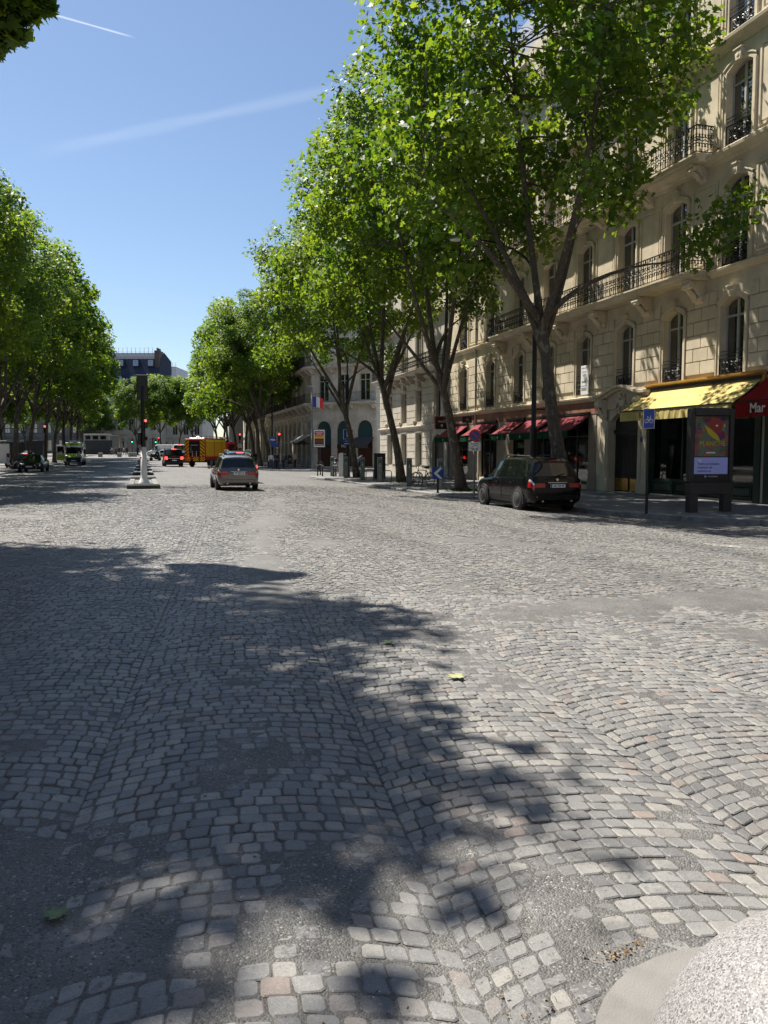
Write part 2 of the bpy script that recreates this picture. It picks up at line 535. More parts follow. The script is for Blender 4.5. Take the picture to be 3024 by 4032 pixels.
def np_mesh(name, V, Q, mat, attrs=(), smooth=True):
    me = bpy.data.meshes.new(name)
    me.vertices.add(len(V)); me.vertices.foreach_set('co', np.asarray(V, np.float32).ravel())
    k = Q.shape[1]
    me.loops.add(Q.size); me.loops.foreach_set('vertex_index', Q.astype(np.int32).ravel())
    me.polygons.add(len(Q)); me.polygons.foreach_set('loop_start', np.arange(0, Q.size, k, dtype=np.int32))
    me.update(calc_edges=True)
    for nm, dom, arr in attrs:
        a = me.attributes.new(nm, 'FLOAT', dom); a.data.foreach_set('value', np.asarray(arr, np.float32).ravel())
    me.polygons.foreach_set('use_smooth', np.full(len(Q), smooth))
    me.materials.append(mat)
    return me
road = kind(put('road', np_mesh('road', V, Q, M_ROAD, [('far','POINT',farw),('bit','POINT',PB)])), 'structure')

# -- setts in segmental arcs
def make_sett_mat():
    m, n, p = newmat('granite_setts')
    ps = wpos(n)
    tint = n.nodes.new('ShaderNodeAttribute'); tint.attribute_name = 'tint'
    bit = n.nodes.new('ShaderNodeAttribute'); bit.attribute_name = 'bit'
    t = tint.outputs['Fac']
    rmp = n.nodes.new('ShaderNodeValToRGB'); n.links.new(t, rmp.inputs[0])
    e = rmp.color_ramp.elements
    e[0].position = 0; e[0].color = (.12,.12,.122,1); e[1].position = 1; e[1].color = (.24,.19,.16,1)
    for pos, c_ in ((.25,(.165,.163,.158,1)),(.5,(.20,.197,.188,1)),(.72,(.24,.233,.218,1)),(.88,(.28,.265,.235,1)),(.96,(.20,.185,.17,1))):
        x = e.new(pos); x.color = c_
    c_ = rmp.outputs[0]
    gr = noise(n, 170, 3, .7, ps)
    c_ = mixc(n, ramp(n, gr, .55, .72, 0, .55), c_, (.42,.41,.39,1))
    c_ = mixc(n, ramp(n, gr, .46, .30, 0, .6), c_, (.085,.083,.08,1))
    c_ = mixc(n, ramp(n, noise(n, 14, 4, .65, ps), .42, .75, 0, .5), c_, (.13,.125,.118,1))
    ac, sp = asphalt_nodes(n, ps)
    ed = noise(n, 26, 5, .68, ps)
    k = mth(n, 'ADD', bit.outputs['Fac'], mth(n, 'MULTIPLY', mth(n,'SUBTRACT', ed, .5), 2.6))
    k = mth(n, 'ADD', k, mth(n,'MULTIPLY', mth(n,'SUBTRACT', t, .5), -.5))
    k = ramp(n, k, .62, .80)
    k = mth(n, 'MULTIPLY', k, ramp(n, bit.outputs['Fac'], .03, .3))
    wear = ramp(n, noise(n, 38, 4, .7, ps), .53, .63, 0, .85)      # bitumen specks ground into every stone
    k = mth(n, 'MAXIMUM', k, mth(n,'MULTIPLY', wear, ramp(n, noise(n, 1.1, 3, .5, ps), .35, .65)))
    n.links.new(lanes(n, ps, mixc(n, k, c_, ac)), p.inputs['Base Color'])
    p.inputs['Roughness'].default_value = .58
    p.inputs['Specular IOR Level'].default_value = .45
    h = mth(n,'ADD', mth(n,'MULTIPLY', gr, .35), mth(n,'MULTIPLY', noise(n, 32, 4, .6, ps), .8))
    bump(n, p, h, .5, .006)
    return m
M_SETT = make_sett_mat()
rng = np.random.default_rng(7)
W_ARC = 1.36; HA = 27.0; R_ARC = W_ARC/2/math.sin(R(HA)); PITCHR = .086
TH = R(-6)      # the arcs run slightly askew of the street
ct, sn = math.cos(TH), math.sin(TH)
cells = []
cx_, sx_ = math.cos(YAW), math.sin(YAW)
for k in range(-18, 20):
    xc = k*W_ARC
    for j in range(-14, 600):
        yc = j*PITCHR + (.5*PITCHR if k % 2 else 0) - .9
        # quick reject by strip centre
        wx, wy = xc*ct - (yc+.9)*sn, xc*sn + (yc+.9)*ct
        d = sx_*wx + cx_*wy
        if d < .4 or wy > FAR1+1.5: continue
        lat = cx_*wx - sx_*wy
        if abs(lat) > .50*d + 2.6: continue
        if wx < KERB_L-1 or wx > 18: continue
        nst = int(round(R_ARC*R(2*HA)/.090))
        # courses break joint: each starts with a stone of another length
        wd = rng.uniform(.82, 1.22, nst); wd[0] *= rng.uniform(.5, 1.0); wd[-1] *= rng.uniform(.6, 1.1)
        a = R(90+HA) - R(2*HA)*np.concatenate([[0], np.cumsum(wd)/wd.sum()])
        jit = rng.uniform(-.007, .007)
        for q in range(nst):
            cells.append((xc, yc+jit, a[q], a[q+1]))
cells = np.array(cells)
xc, yc, a0, a1 = cells.T
am = (a0+a1)/2
px_ = xc + R_ARC*np.cos(am); py_ = yc + R_ARC*np.sin(am)
wxm = px_*ct - py_*sn; wym = px_*sn + py_*ct
dm = sx_*wxm + cx_*wym; lm = cx_*wxm - sx_*wym
kr = np.array([kerb_right(y) for y in wym])
keep = (np.abs(lm) < .50*dm + 1.9) & (dm > .9) & (wym < FAR1) & (wxm > KERB_L+.1) & (wxm < kr-.22) & (wym > .35)
# clear of the refuge island and of the granite ball's footing
keep &= ~((np.abs(wxm) < .74) & (wym > 35.0))
keep &= ~((wxm > .98) & (wym < 1.5)) & ~((wxm > 1.5) & (wym < 2.05)) & ~(np.hypot(wxm-1.55, wym-1.48) < .57)
# thin out towards the seam with the plain far surface
keep &= rng.uniform(0,1,len(wym)) > sstep(FAR0, FAR1, wym)
cells = cells[keep]; wxm = wxm[keep]; wym = wym[keep]; dm = dm[keep]
order = np.argsort(np.hypot(wxm, wym)); cells = cells[order]; wxm = wxm[order]; wym = wym[order]; dm = dm[order]
pb = patch(wxm, wym)
tint = rng.uniform(0,1,len(cells)); 
def sett_geo(sel, nseg):
    """returns V, faces list arrays for the selected setts; nseg corner points per stone"""
    xc, yc, a0, a1 = cells[sel].T
    n = len(xc)
    joint = .0048
    q0 = PITCHR*np.sin((a0+a1)/2)           # course depth here
    r_o = R_ARC; r_i = R_ARC - PITCHR*1.0
    def pt(a, inner):
        X = xc + R_ARC*np.cos(a); Y = yc + R_ARC*np.sin(a) - (PITCHR if inner else 0)
        return np.stack([X*ct - Y*sn, X*sn + Y*ct], 1)
    c4 = [pt(a0,True), pt(a1,True), pt(a1,False), pt(a0,False)]
    jit = rng.uniform(-.0055,.0055,(4,n,2))
    c4 = [c4[i] + jit[i] for i in range(4)]
    cen = sum(c4)/4
    def ins(p, amt):
        v = cen - p; l = np.linalg.norm(v, axis=1, keepdims=True)+1e-9
        return p + v/l*amt
    zt = road_z(cen[:,0], cen[:,1]) + rng.normal(0,.0020,n) - pb[sel]*.0055 - .001
    tilt = rng.normal(0,.02,(n,2))
    rings = []
    def Zat(p, dz): return zt + ((p-cen)*tilt).sum(1) + dz
    if nseg == 4:
        for amt, dz in ((joint, -.032),(joint*1.1+.004,-.006),(joint+.022,.0)) if False else ((joint,-.030),(joint+.006,.0)):
            rings.append([np.concatenate([ins(p,amt), Zat(p,dz)[:,None]],1) for p in c4])
    else:
        lv = ((joint*.9,-.030),(joint*.9,-.004),(joint*.9+.0055,.0))
        cut = rng.uniform(.05,.20,(4,n,1))
        for amt, dz in lv:
            q = [ins(p,amt*1.35) for p in c4]
            o8 = []
            for i in range(4):
                p0, p1, pm_ = q[i], q[(i+1)%4], q[i-1]
                o8.append(p0 + (pm_-p0)*cut[i]); o8.append(p0 + (p1-p0)*cut[i])
            rings.append([np.concatenate([p, Zat(p,dz)[:,None]],1) for p in o8])
    return rings, n
def sett_mesh(name, sel, nseg):
    rings, n = sett_geo(sel, nseg)
    L = len(rings); pv = L*nseg
    V = np.zeros((n, pv, 3))
    for l in range(L):
        for i in range(nseg): V[:, l*nseg+i] = rings[l][i]
    base = (np.arange(n)*pv)[:,None]
    loops = []; starts = []; tot = 0
    faces = []
    for l in range(L-1):
        for i in range(nseg):
            faces.append([l*nseg+i, l*nseg+(i+1)%nseg, (l+1)*nseg+(i+1)%nseg, (l+1)*nseg+i])
    faces.append([ (L-1)*nseg+i for i in range(nseg)])
    li = np.concatenate([np.array(f) for f in faces])
    sizes = np.array([len(f) for f in faces])
    LI = (base + li[None,:]).ravel()
    ST = np.concatenate([[0], np.cumsum(np.tile(sizes, n))[:-1]])
    me = bpy.data.meshes.new(name)
    me.vertices.add(n*pv); me.vertices.foreach_set('co', V.astype(np.float32).ravel())
    me.loops.add(len(LI)); me.loops.foreach_set('vertex_index', LI.astype(np.int32))
    me.polygons.add(len(ST)); me.polygons.foreach_set('loop_start', ST.astype(np.int32))
    me.update(calc_edges=True)
    me.polygons.foreach_set('use_smooth', np.zeros(len(ST), bool))
    for nm, arr in (('tint', tint[sel]), ('bit', pb[sel])):
        a = me.attributes.new(nm, 'FLOAT', 'POINT'); a.data.foreach_set('value', np.repeat(arr, pv).astype(np.float32))
    me.materials.append(M_SETT)
    return me
idx = np.arange(len(cells))
NIND = 300
# the nearest setts inside the view are individual stones
lmv = cx_*wxm - sx_*wym
infr = (np.abs(lmv) < .49*dm) & (dm > 1.7)
ind = idx[infr][:NIND]
rest = np.setdiff1d(idx, ind)
near = rest[dm[rest] < 9.0]; mid = rest[dm[rest] >= 9.0]
for i in ind:
    put('cobblestone', sett_mesh('cobblestone', np.array([i]), 8), road)
kind(put('cobblestone_paving', sett_mesh('cobblestone_paving', near, 8), road), 'stuff')
kind(put('worn_cobblestone_paving', sett_mesh('worn_cobblestone_paving', mid, 4), road), 'stuff')
print('SETTS', len(cells), len(near), len(mid))

# -- pavements
M_PAVE = pm('pavement_asphalt', (.17,.165,.16), .8, 0, .2, 1.2, .25, 120, dirt=(.10,.10,.10))
M_KERB = pm('kerb_granite', (.26,.255,.24), .7, 0, .25, 5, .2, 60, dirt=(.12,.12,.11))
def pavement(name, outline, parent_kerb=True, step=1.0):
    """outline: list of (x, y); the polygon is gridded in y, filled to X outer edge"""
    pass
def strip_pavement(name, y0, y1, fx0, fx1, dy=1.0, zf=pave_z):
    n = max(2, int((y1-y0)/dy)+1)
    yy = np.linspace(y0, y1, n)
    mb = MB(); 
    for i in range(n-1):
        a, b = yy[i], yy[i+1]
        k = 6
        for t in range(k):
            def P(y, s): 
                x = fx0(y) + (fx1(y)-fx0(y))*s
                return (x, y, float(zf(x, y)))
            mb.quad(P(a,t/k), P(a,(t+1)/k), P(b,(t+1)/k), P(b,t/k))
    for i in range(n-1):     # skirt
        a, b = yy[i], yy[i+1]
        for fx in (fx0, fx1):
            xa, xb = fx(a), fx(b)
            mb.quad((xa,a,float(zf(xa,a))), (xb,b,float(zf(xb,b))), (xb,b,float(zf(xb,b))-.5), (xa,a,float(zf(xa,a))-.5))
    for y in (y0, y1):
        mb.quad((fx0(y),y,float(zf(fx0(y),y))), (fx1(y),y,float(zf(fx1(y),y))), (fx1(y),y,float(zf(fx1(y),y))-.5), (fx0(y),y,float(zf(fx0(y),y))-.5))
    return kind(mb.build(name, M_PAVE), 'structure')
KW = .28
def krA(Y):      # near pavement: kerb plus rounded corner at the side street
    k = kerb_right(Y)
    if Y > 60.5: k += 5.5*(max(0, Y-60.5)/4.5)**2.2
    return k
def krB(Y):
    k = 12.2
    if Y < 84: k += 5.0*((84-Y)/5.5)**2.2
    return k
pavA = strip_pavement('pavement_near_right', 13.0, 65.0, lambda y: krA(y)+KW, lambda y: 45.0 if y < 14.5 or y > 66 else 22.0, 1.0)
pavB = strip_pavement('pavement_far_right', 78.6, 168.0, lambda y: krB(y)+KW, lambda y: 30.0, 1.5)
pavL = strip_pavement('pavement_left', 44.0, 168.0, lambda y: -26.0, lambda y: KERB_L-KW, 3.0)
def kerbs(par, path_fn, y0, y1, side, zf):
    """separate granite kerb stones along a curve"""
    y = y0; rngk = random.Random(int(y0*7+side))
    while y < y1:
        L = rngk.uniform(.85,1.15)
        ya, yb = y, min(y+L, y1)
        xa, xb = path_fn(ya), path_fn(yb)
        dx, dy = xb-xa, yb-ya; ln = math.hypot(dx,dy)
        while ln > 1.35 and yb-ya > .05:
            yb = ya + (yb-ya)*.7; xb = path_fn(yb); dx, dy = xb-xa, yb-ya; ln = math.hypot(dx,dy)
        mb = MB(); g = .006
        mb.bev(0, KW-.002, g, ln-g, -.34, .004, .02)
        o = mb.build('kerb_stone', M_KERB, par)
        # local x = towards the pavement
        o.rotation_euler = (0,0,math.atan2(-dx*1.0, dy))
        o.location = (xa if side > 0 else xa-KW, ya, float(zf(xa+ (KW/2 if side>0 else -KW/2), ya)) + rngk.uniform(-.004,.004))
        y = yb
kerbs(pavA, krA, 13.4, 64.4, 1, pave_z)
kerbs(pavB, krB, 79.2, 125, 1, pave_z)
kerbs(pavL, lambda y: KERB_L, 46, 122, -1, pave_z)

# -- worn zebra paint on the setts by the right kerb
def paint_mat():
    m, n, p = newmat('worn_road_paint'); ps = wpos(n)
    p.inputs['Base Color'].default_value = (.55,.54,.50,1); p.inputs['Roughness'].default_value = .7
    n.links.new(ramp(n, noise(n, 9, 6, .7, ps), .47, .60, 0, .75), p.inputs['Alpha'])
    return m
M_PAINT = paint_mat()
for (x0,y0,L_,wd,rz0) in ((10.4,13.0,3.2,.5,R(-32)),(10.9,11.9,3.2,.5,R(-32)),(11.5,10.8,3.2,.5,R(-32))):
    mb = MB(); k_ = 12
    for i in range(k_):
        def Pm(t, s_):
            x = x0 + L_*t*math.cos(rz0) - s_*wd*math.sin(rz0); y = y0 + L_*t*math.sin(rz0) + s_*wd*math.cos(rz0)
            return (x, y, rz_(x,y)+.012)
        mb.quad(Pm(i/k_,0), Pm((i+1)/k_,0), Pm((i+1)/k_,1), Pm(i/k_,1))
    mb.build('road_marking', M_PAINT, road)
# ------------------------------------------------------------------ trees
def make_leaf_mat():
    m = bpy.data.materials.new('plane_leaf'); m.use_nodes = True; n = m.node_tree; n.nodes.clear()
    o = n.nodes.new('ShaderNodeOutputMaterial')
    t = n.nodes.new('ShaderNodeAttribute'); t.attribute_name = 'tint'
    f = t.outputs['Fac']
    dc = mixc(n, f, (.03,.075,.012,1), (.11,.19,.028,1))
    tc = mixc(n, f, (.12,.26,.012,1), (.46,.58,.03,1))
    d = n.nodes.new('ShaderNodeBsdfPrincipled'); n.links.new(dc, d.inputs['Base Color'])
    d.inputs['Roughness'].default_value = .5; d.inputs['Specular IOR Level'].default_value = .35
    tr = n.nodes.new('ShaderNodeBsdfTranslucent'); n.links.new(tc, tr.inputs[0])
    mx = n.nodes.new('ShaderNodeMixShader'); mx.inputs[0].default_value = .42
    n.links.new(d.outputs[0], mx.inputs[1]); n.links.new(tr.outputs[0], mx.inputs[2]); n.links.new(mx.outputs[0], o.inputs[0])
    return m
M_LEAF = make_leaf_mat()
def make_bark():
    m, n, p = newmat('plane_bark')
    ps = wpos(n)
    mp = n.nodes.new('ShaderNodeMapping'); mp.inputs['Scale'].default_value = (1,1,.55); n.links.new(ps, mp.inputs['Vector'])
    a = noise(n, 5.5, 3, .5, mp.outputs[0])
    b = noise(n, 16, 5, .65, mp.outputs[0])
    c_ = mixc(n, ramp(n, b, .3, .7), (.055,.045,.035,1), (.11,.092,.072,1))
    c_ = mixc(n, ramp(n, a, .58, .64, 0, .8), c_, (.20,.18,.135,1))
    n.links.new(c_, p.inputs['Base Color']); p.inputs['Roughness'].default_value = .9
    bump(n, p, b, .5, .03)
    return m
M_BARK = make_bark()
L12 = np.array([(0,0),(.30,-.06),(.52,.26),(.29,.34),(.40,.74),(.13,.60),(0,1.0),(-.13,.60),(-.40,.74),(-.29,.34),(-.52,.26),(-.30,-.06)])
L7 = np.array([(0,0),(.50,.22),(.26,.42),(0,1.0),(-.26,.42),(-.50,.22)])
L4 = np.array([(0,-.1),(.5,.4),(0,1.0),(-.5,.4)])
def leaf_mesh(name, C, size, rng, shape, outward=None, tint=None):
    n = len(C); k = len(shape)
    # leaf normals: mostly facing up and outwards, blade hanging down
    nrm = rng.normal(0,1,(n,3)); nrm /= np.linalg.norm(nrm,axis=1,keepdims=True)
    nrm = nrm*.75 + np.array([0,0,.75]) + (outward*.45 if outward is not None else 0)
    nrm /= np.linalg.norm(nrm,axis=1,keepdims=True)
    ref = rng.normal(0,1,(n,3)) + np.array([0,0,-.8])
    y = ref - nrm*(ref*nrm).sum(1,keepdims=True); y /= np.linalg.norm(y,axis=1,keepdims=True)+1e-9
    x = np.cross(y, nrm)
    s = size*rng.uniform(.5,1.4,(n,1))
    V = np.zeros((n,k,3))
    for i,(a,b) in enumerate(shape):
        fold = .28*abs(a) - .18*(b-.4)**2
        V[:,i] = C + s*(x*a + y*(b-.3) + nrm*fold)
    me = bpy.data.meshes.new(name)
    me.vertices.add(n*k); me.vertices.foreach_set('co', V.astype(np.float32).ravel())
    me.loops.add(n*k); me.loops.foreach_set('vertex_index', np.arange(n*k,dtype=np.int32))
    me.polygons.add(n); me.polygons.foreach_set('loop_start', np.arange(0,n*k,k,dtype=np.int32))
    me.update(calc_edges=True)
    if tint is None: tint = rng.uniform(0,1,n)
    a = me.attributes.new('tint','FLOAT','FACE'); a.data.foreach_set('value', tint.astype(np.float32))
    me.materials.append(M_LEAF)
    return me
def bez(p0, p1, p2, n):
    return [p0*(1-t)**2 + p1*2*t*(1-t) + p2*t*t for t in np.linspace(0,1,n)]
def crown_lobes(rng, c, rad, nl, under=-.88):
    """clumps of foliage that make up a crown: centre, radius"""
    lobes = []
    tries = 0
    while len(lobes) < nl and tries < 6000:
        tries += 1
        d = rng.normal(0,1,3); d /= np.linalg.norm(d)
        if d[2] < under: continue
        r = rng.uniform(.12,1)**.45
        env = .74 + .42*float(vnoise(d[0]*1.9+c[2]*3, d[1]*1.9, d[2]*1.9, nl))
        p = c + d*rad*r*env
        lr = rng.uniform(.5,1.45)*(.12*rad.mean())
        if all(np.linalg.norm(p-q) > .56*(lr+r2) for q, r2 in lobes):
            lobes.append((p, lr))
    return lobes
def make_tree_meshes(name, seed, c, rad, fork, lean, nl, nleaf, size, shape, trunk_r=.26, extra=None, keepfn=None, branch_sides=5):
    """trunk from origin to fork, limbs to the clumps; returns trunk mesh, crown mesh (local coords)"""
    rng = np.random.default_rng(seed)
    c = np.array(c, float); rad = np.array(rad, float)
    lobes = crown_lobes(rng, c, rad, nl)
    if extra: lobes += [(np.array(p, float), r) for p, r in extra]
    if keepfn: lobes = [l for l in lobes if keepfn(*l)]
    mb = MB()
    fk = np.array(fork, float)
    # trunk, slightly crooked, flared foot
    t = np.linspace(0,1,9)
    path = [np.array([fk[0]*a + .10*math.sin(a*5+seed), fk[1]*a + .08*math.cos(a*4+seed)-.08*math.cos(seed), fk[2]*a]) for a in t]
    path[0][2] = -.15
    rs = [trunk_r*(1.35 if i == 0 else 1.08 if i == 1 else 1-.36*t[i]) for i in range(9)]
    mb.tube(path, rs, 12)
    fk = path[-1]
    # main limbs: farthest-point picks among clumps
    P = np.array([l[0] for l in lobes])
    nm = 7
    mains = [int(np.argmax(P[:,2]))]
    while len(mains) < nm:
        dd = np.min([np.linalg.norm(P-P[m],axis=1) for m in mains],axis=0)
        mains.append(int(np.argmax(dd)))
    limbpts = []
    for mi, m in enumerate(mains):
        f0 = fk; fk = path[-1] if mi < 3 else path[6] + (path[8]-path[6])*rng.uniform(.1,.9)
        e = fk + (P[m]-fk)*.82
        mid = fk + (e-fk)*.42 + np.array([0,0,(.10*np.linalg.norm(e-fk))]) + rng.normal(0,.35,3)
        pts = bez(fk - np.array([0,0,.12]), mid, e, 9)
        r0 = trunk_r*.56*rng.uniform(.8,1.1)
        mb.tube(pts, [r0*(1-.82*q) for q in np.linspace(0,1,9)], 8)
        limbpts += [(p, r0*(1-.82*q)) for p, q in zip(pts, np.linspace(0,1,9))][2:]
    LP = np.array([p for p,_ in limbpts]); LR = np.array([r for _,r in limbpts])
    cl = []; 
    for (p, lr) in lobes:
        j = int(np.argmin(np.linalg.norm(LP-p,axis=1) + .25*np.maximum(0, LP[:,2]-p[2])))
        s0 = LP[j]
        mid = (s0+p)/2 + rng.normal(0,.12,3)*np.linalg.norm(p-s0) + np.array([0,0,.12*np.linalg.norm(p-s0)])
        pts = bez(s0, mid, p, 6)
        rr = min(LR[j]*.7, .06)
        mb.tube(pts, [rr*(1-.8*q) for q in np.linspace(0,1,6)], branch_sides, caps=False)
        # twigs
        for _ in range(3):
            d = rng.normal(0,1,3); d /= np.linalg.norm(d)
            q = pts[3]
            mb.tube([q, q + d*lr*.45 + np.array([0,0,.1]), q + d*lr*.95], [.018,.012,.005], 3, caps=False)
    vol = np.array([l[1] for l in lobes])**2.2; vol = vol/vol.sum()
    Cs = []; O = []; T = []
    for (p, lr), v in zip(lobes, vol):
        k = int(nleaf*v)
        d = rng.normal(0,1,(k,3)); d /= np.linalg.norm(d,axis=1,keepdims=True)
        rr = rng.uniform(.02,1,(k,1))**.5
        # ragged clumps
        lum = .72 + .6*vnoise(d[:,0]*2.1+p[0], d[:,1]*2.1+p[1], d[:,2]*2.1+p[2], seed)[:,None]
        q = p + d*rr*lum*lr*1.25*np.array([1.08,1.08,.86])
        Cs.append(q); o_ = q - c; o_ /= np.linalg.norm(o_,axis=1,keepdims=True)+1e-6; O.append(o_)
        T.append(np.clip(rng.normal(.42,.2,k) + rng.uniform(-.3,.3),0,1))
    C = np.concatenate(Cs); O = np.concatenate(O); T = np.concatenate(T)
    return mb.mesh(name+'_trunk', M_BARK, True), leaf_mesh(name+'_crown', C, size, rng, shape, O, T)
def plant(name, label, meshes, loc, rz=0, scale=1.0, group=None):
    r = thing(name, label, 'tree', loc, rz, group)
    r.scale = (scale,)*3 if isinstance(scale,(int,float)) else scale
    put('trunk', meshes[0], r); kind(put('crown', meshes[1], r), 'stuff')
    return r
GR = 'plane trees lining the right pavement'
GL = 'plane trees lining the left pavement'
# right row
def rt(X, Y): return (X, Y, pz_(X, Y))
def sun_gap(tx, ty):
    """leaves the gap in the crowns through which the sun reaches the awnings"""
    rg = random.Random(8)
    def f(p_, r_):
        t = (p_[2] - 3.7)/tosun.z
        X, Y = p_[0]+tx - tosun.x*t, p_[1]+ty - tosun.y*t
        if 18.0 < X < 20.6 and 22.2 < Y < 29.6: return rg.random() > .85
        if 18.2 < X < 20.4 and 33.0 < Y < 51.5: return rg.random() > .62
        return True
    return f
tA = make_tree_meshes('tree_a', 3, (-2.1,-.4,15.2), (6.3,6.3,7.4), (-1.0,.5,6.6), 0, 180, 27000, .21, L12, .27,
      extra=[((-6.4,-1.5,9.4),.9),((-5.4,-2.5,8.6),.6),((2.6,-3.6,8.4),.7),((3.6,-2.9,9.2),.9),((4.4,-3.4,9.9),.8),((-4.0,1,8.2),.7)], keepfn=sun_gap(14.9,26.2))
tB = make_tree_meshes('tree_b', 11, (-2.1,.3,14.2), (5.7,5.7,7.0), (-1.4,.3,6.0), 0, 150, 25000, .225, L7, .24, keepfn=sun_gap(14.5,35.2))
tC = make_tree_meshes('tree_c', 19, (-2.0,0,14.2), (5.7,5.8,7.0), (-1.1,.4,6.2), 0, 150, 23000, .24, L7, .25, keepfn=sun_gap(14.9,46.2))
tD = make_tree_meshes('tree_d', 29, (-.8,0,13.8), (6.8,6.6,7.6), (-.7,.2,6.0), 0, 120, 14000, .34, L4, .26)
tE = make_tree_meshes('tree_e', 37, (-.6,.4,13.6), (6.6,6.8,7.6), (-.5,-.3,5.8), 0, 120, 14000, .34, L4, .25)
plant('plane_tree', 'nearest plane tree with mottled trunk behind the parked black estate SUV', tA, rt(14.9,26.2), 0, 1.0, GR)
plant('plane_tree', 'plane tree with leaning trunk beside the round no-parking sign', tB, rt(14.5,35.2), 0, 1.0, GR)
plant('plane_tree', 'plane tree with slim trunk beside the parked bicycle', tC, rt(14.9,46.2), R(8), 1.0, GR)
plant('plane_tree', 'plane tree with low forking trunk beside the blue parking sign', tB, rt(14.9,56.2), R(-25), (1,1,.97), GR)
far_r = [(14.2,93.5,tC,20,1.0),(14.0,99.5,tD,10,1.0),(14.2,108,tE,-15,1.02),(14.0,117,tD,160,.98),(14.0,127,tE,0,1.0),(14.0,137,tD,60,1.0),(14.0,148,tE,200,1.0),(14.0,160,tD,-40,.95)]
lab_r = ['first plane tree beyond the side street, right of the people waiting','second plane tree beyond the side street, left of the people waiting','third plane tree beyond the side street along the right pavement',
 'fourth plane tree beyond the side street along the right pavement','fifth plane tree beyond the side street along the right pavement','sixth plane tree beyond the side street along the right pavement',
 'seventh plane tree beyond the side street along the right pavement','farthest plane tree at the end of the right row']
for (x,y,t,a,s_),lb in zip(far_r, lab_r): plant('plane_tree', lb, t, rt(x,y), R(a), s_, GR)
# left row: crowns overhang the road towards +X
far_l = [(-11.8,38,tC,165,.9),(-11.8,48,tB,185,.9),(-11.6,58,tC,175,.92),(-11.4,68,tB,190,.95),(-11.2,79,tD,185,1.0),(-11.2,90,tE,170,1.02),(-11.0,100,tD,200,1.02),(-11.0,112,tE,180,1.02),(-11.0,124,tD,150,1.02),(-11.0,137,tE,210,1.05),(-11.2,150,tD,180,1.02)]
lab_l = ['left plane tree just outside the picture, shading the road at the left edge','left plane tree whose pale crown is cut by the left picture edge','third plane tree of the left row, tallest at the left edge','second plane tree of the left row with pale sunlit leaves','plane tree beside the dark parked saloon on the left','plane tree behind the parked motor scooters on the left',
 'plane tree beside the left red traffic light','plane tree left of the green ambulance','plane tree behind the green ambulance','last but one plane tree of the left row','last plane tree of the left row near the far crossing']
for (x,y,t,a,s_),lb in zip(far_l, lab_l): plant('plane_tree', lb, t, (x,y,pz_(x,y)), R(a), s_, GL)
# trees in front of the buildings that close the street
GF = 'trees before the buildings closing the street'
def gz(X, Y): return float(rise(Y))
far_f = [(at(545,172),tE,10,.80),(at(640,178),tD,80,.82),(at(705,185),tE,140,.82),(at(330,190),tD,30,.72),(at(395,200),tE,60,.70),(at(770,180),tD,10,.85),(at(20,150),tE,0,.8),(at(110,158),tD,50,.75),(at(220,165),tE,100,.75)]
lab_f = ['round green tree before the dark mansard building','dark green tree right of the tall backplate of the traffic signal','slim tree before the pale stone building closing the street','pale green tree above the grey hoarding on the left','pale green tree right of the ambulance roof','tree at the right end of the closing row','shaded tree at the far left edge behind the row','shaded tree behind the left traffic light','shaded tree left of the hoarding beyond the ambulance']
for ((x,y),t,a,s_),lb in zip(far_f, lab_f): plant('street_tree', lb, t, (x,y,gz(x,y)-.05), R(a), s_, GF)
# the tree whose crown overhangs the camera's left: only twigs at the top left corner and its shadow are in view
TX, TY = -7.6, 13.0
SHY = [2120,2160,2190,2270,2340,2440,2560,2700,2790,2870,2970,3130,3330,3480,3580,3660,3780,3900,4032]
SHX = [-400,100,560,1000,1250,1640,1700,1760,1400,1250,1950,2100,2480,2480,2350,1900,1300,900,500]
def over_keep(p, r):
    X, Y, Zw = p[0]+TX, p[1]+TY, p[2]
    d = math.sin(YAW)*X + math.cos(YAW)*Y; lat = math.cos(YAW)*X - math.sin(YAW)*Y
    if d <= .5: return True
    px = 1512 + F*lat/d; py = 1782 - F*(Zw-CAMZ)/d; m = 1.5*F*r/d
    # stays clear of the sky the photograph shows, and shades the road only where the photograph shows shade
    if px + m > 30 and py + m > 0: return False
    tz = (Zw - .05)/tosun.z
    gx, gy = X - tosun.x*tz, Y - tosun.y*tz
    gd = math.sin(YAW)*gx + math.cos(YAW)*gy; gl = math.cos(YAW)*gx - math.sin(YAW)*gy
    if gd < 1.2: return gl < -.8
    sx, sy = 1512 + F*gl/gd, 1782 + F*1.56/gd*(1+.0737*1.56/gd)
    if sx < -250: return True
    return sx < float(np.interp(sy, SHY, SHX)) - .95*F*r/gd
corner = []
for (cpx, cpy, d, r) in ((60,60,14.2,.42),(150,40,14.0,.34),(40,150,14.4,.36),(190,90,14.1,.2),(110,170,14.2,.26),(25,235,14.4,.22),(60,215,14.3,.2),(15,275,14.5,.13),(215,55,14.0,.2),(235,95,14.0,.15),(120,100,14.1,.3),(200,10,14.0,.3),(10,60,14.6,.4),(60,-30,14,.5)):
    x, y = at(cpx, d); corner.append(((x-TX, y-TY, CAMZ + (1782-cpy)/F*d), r))
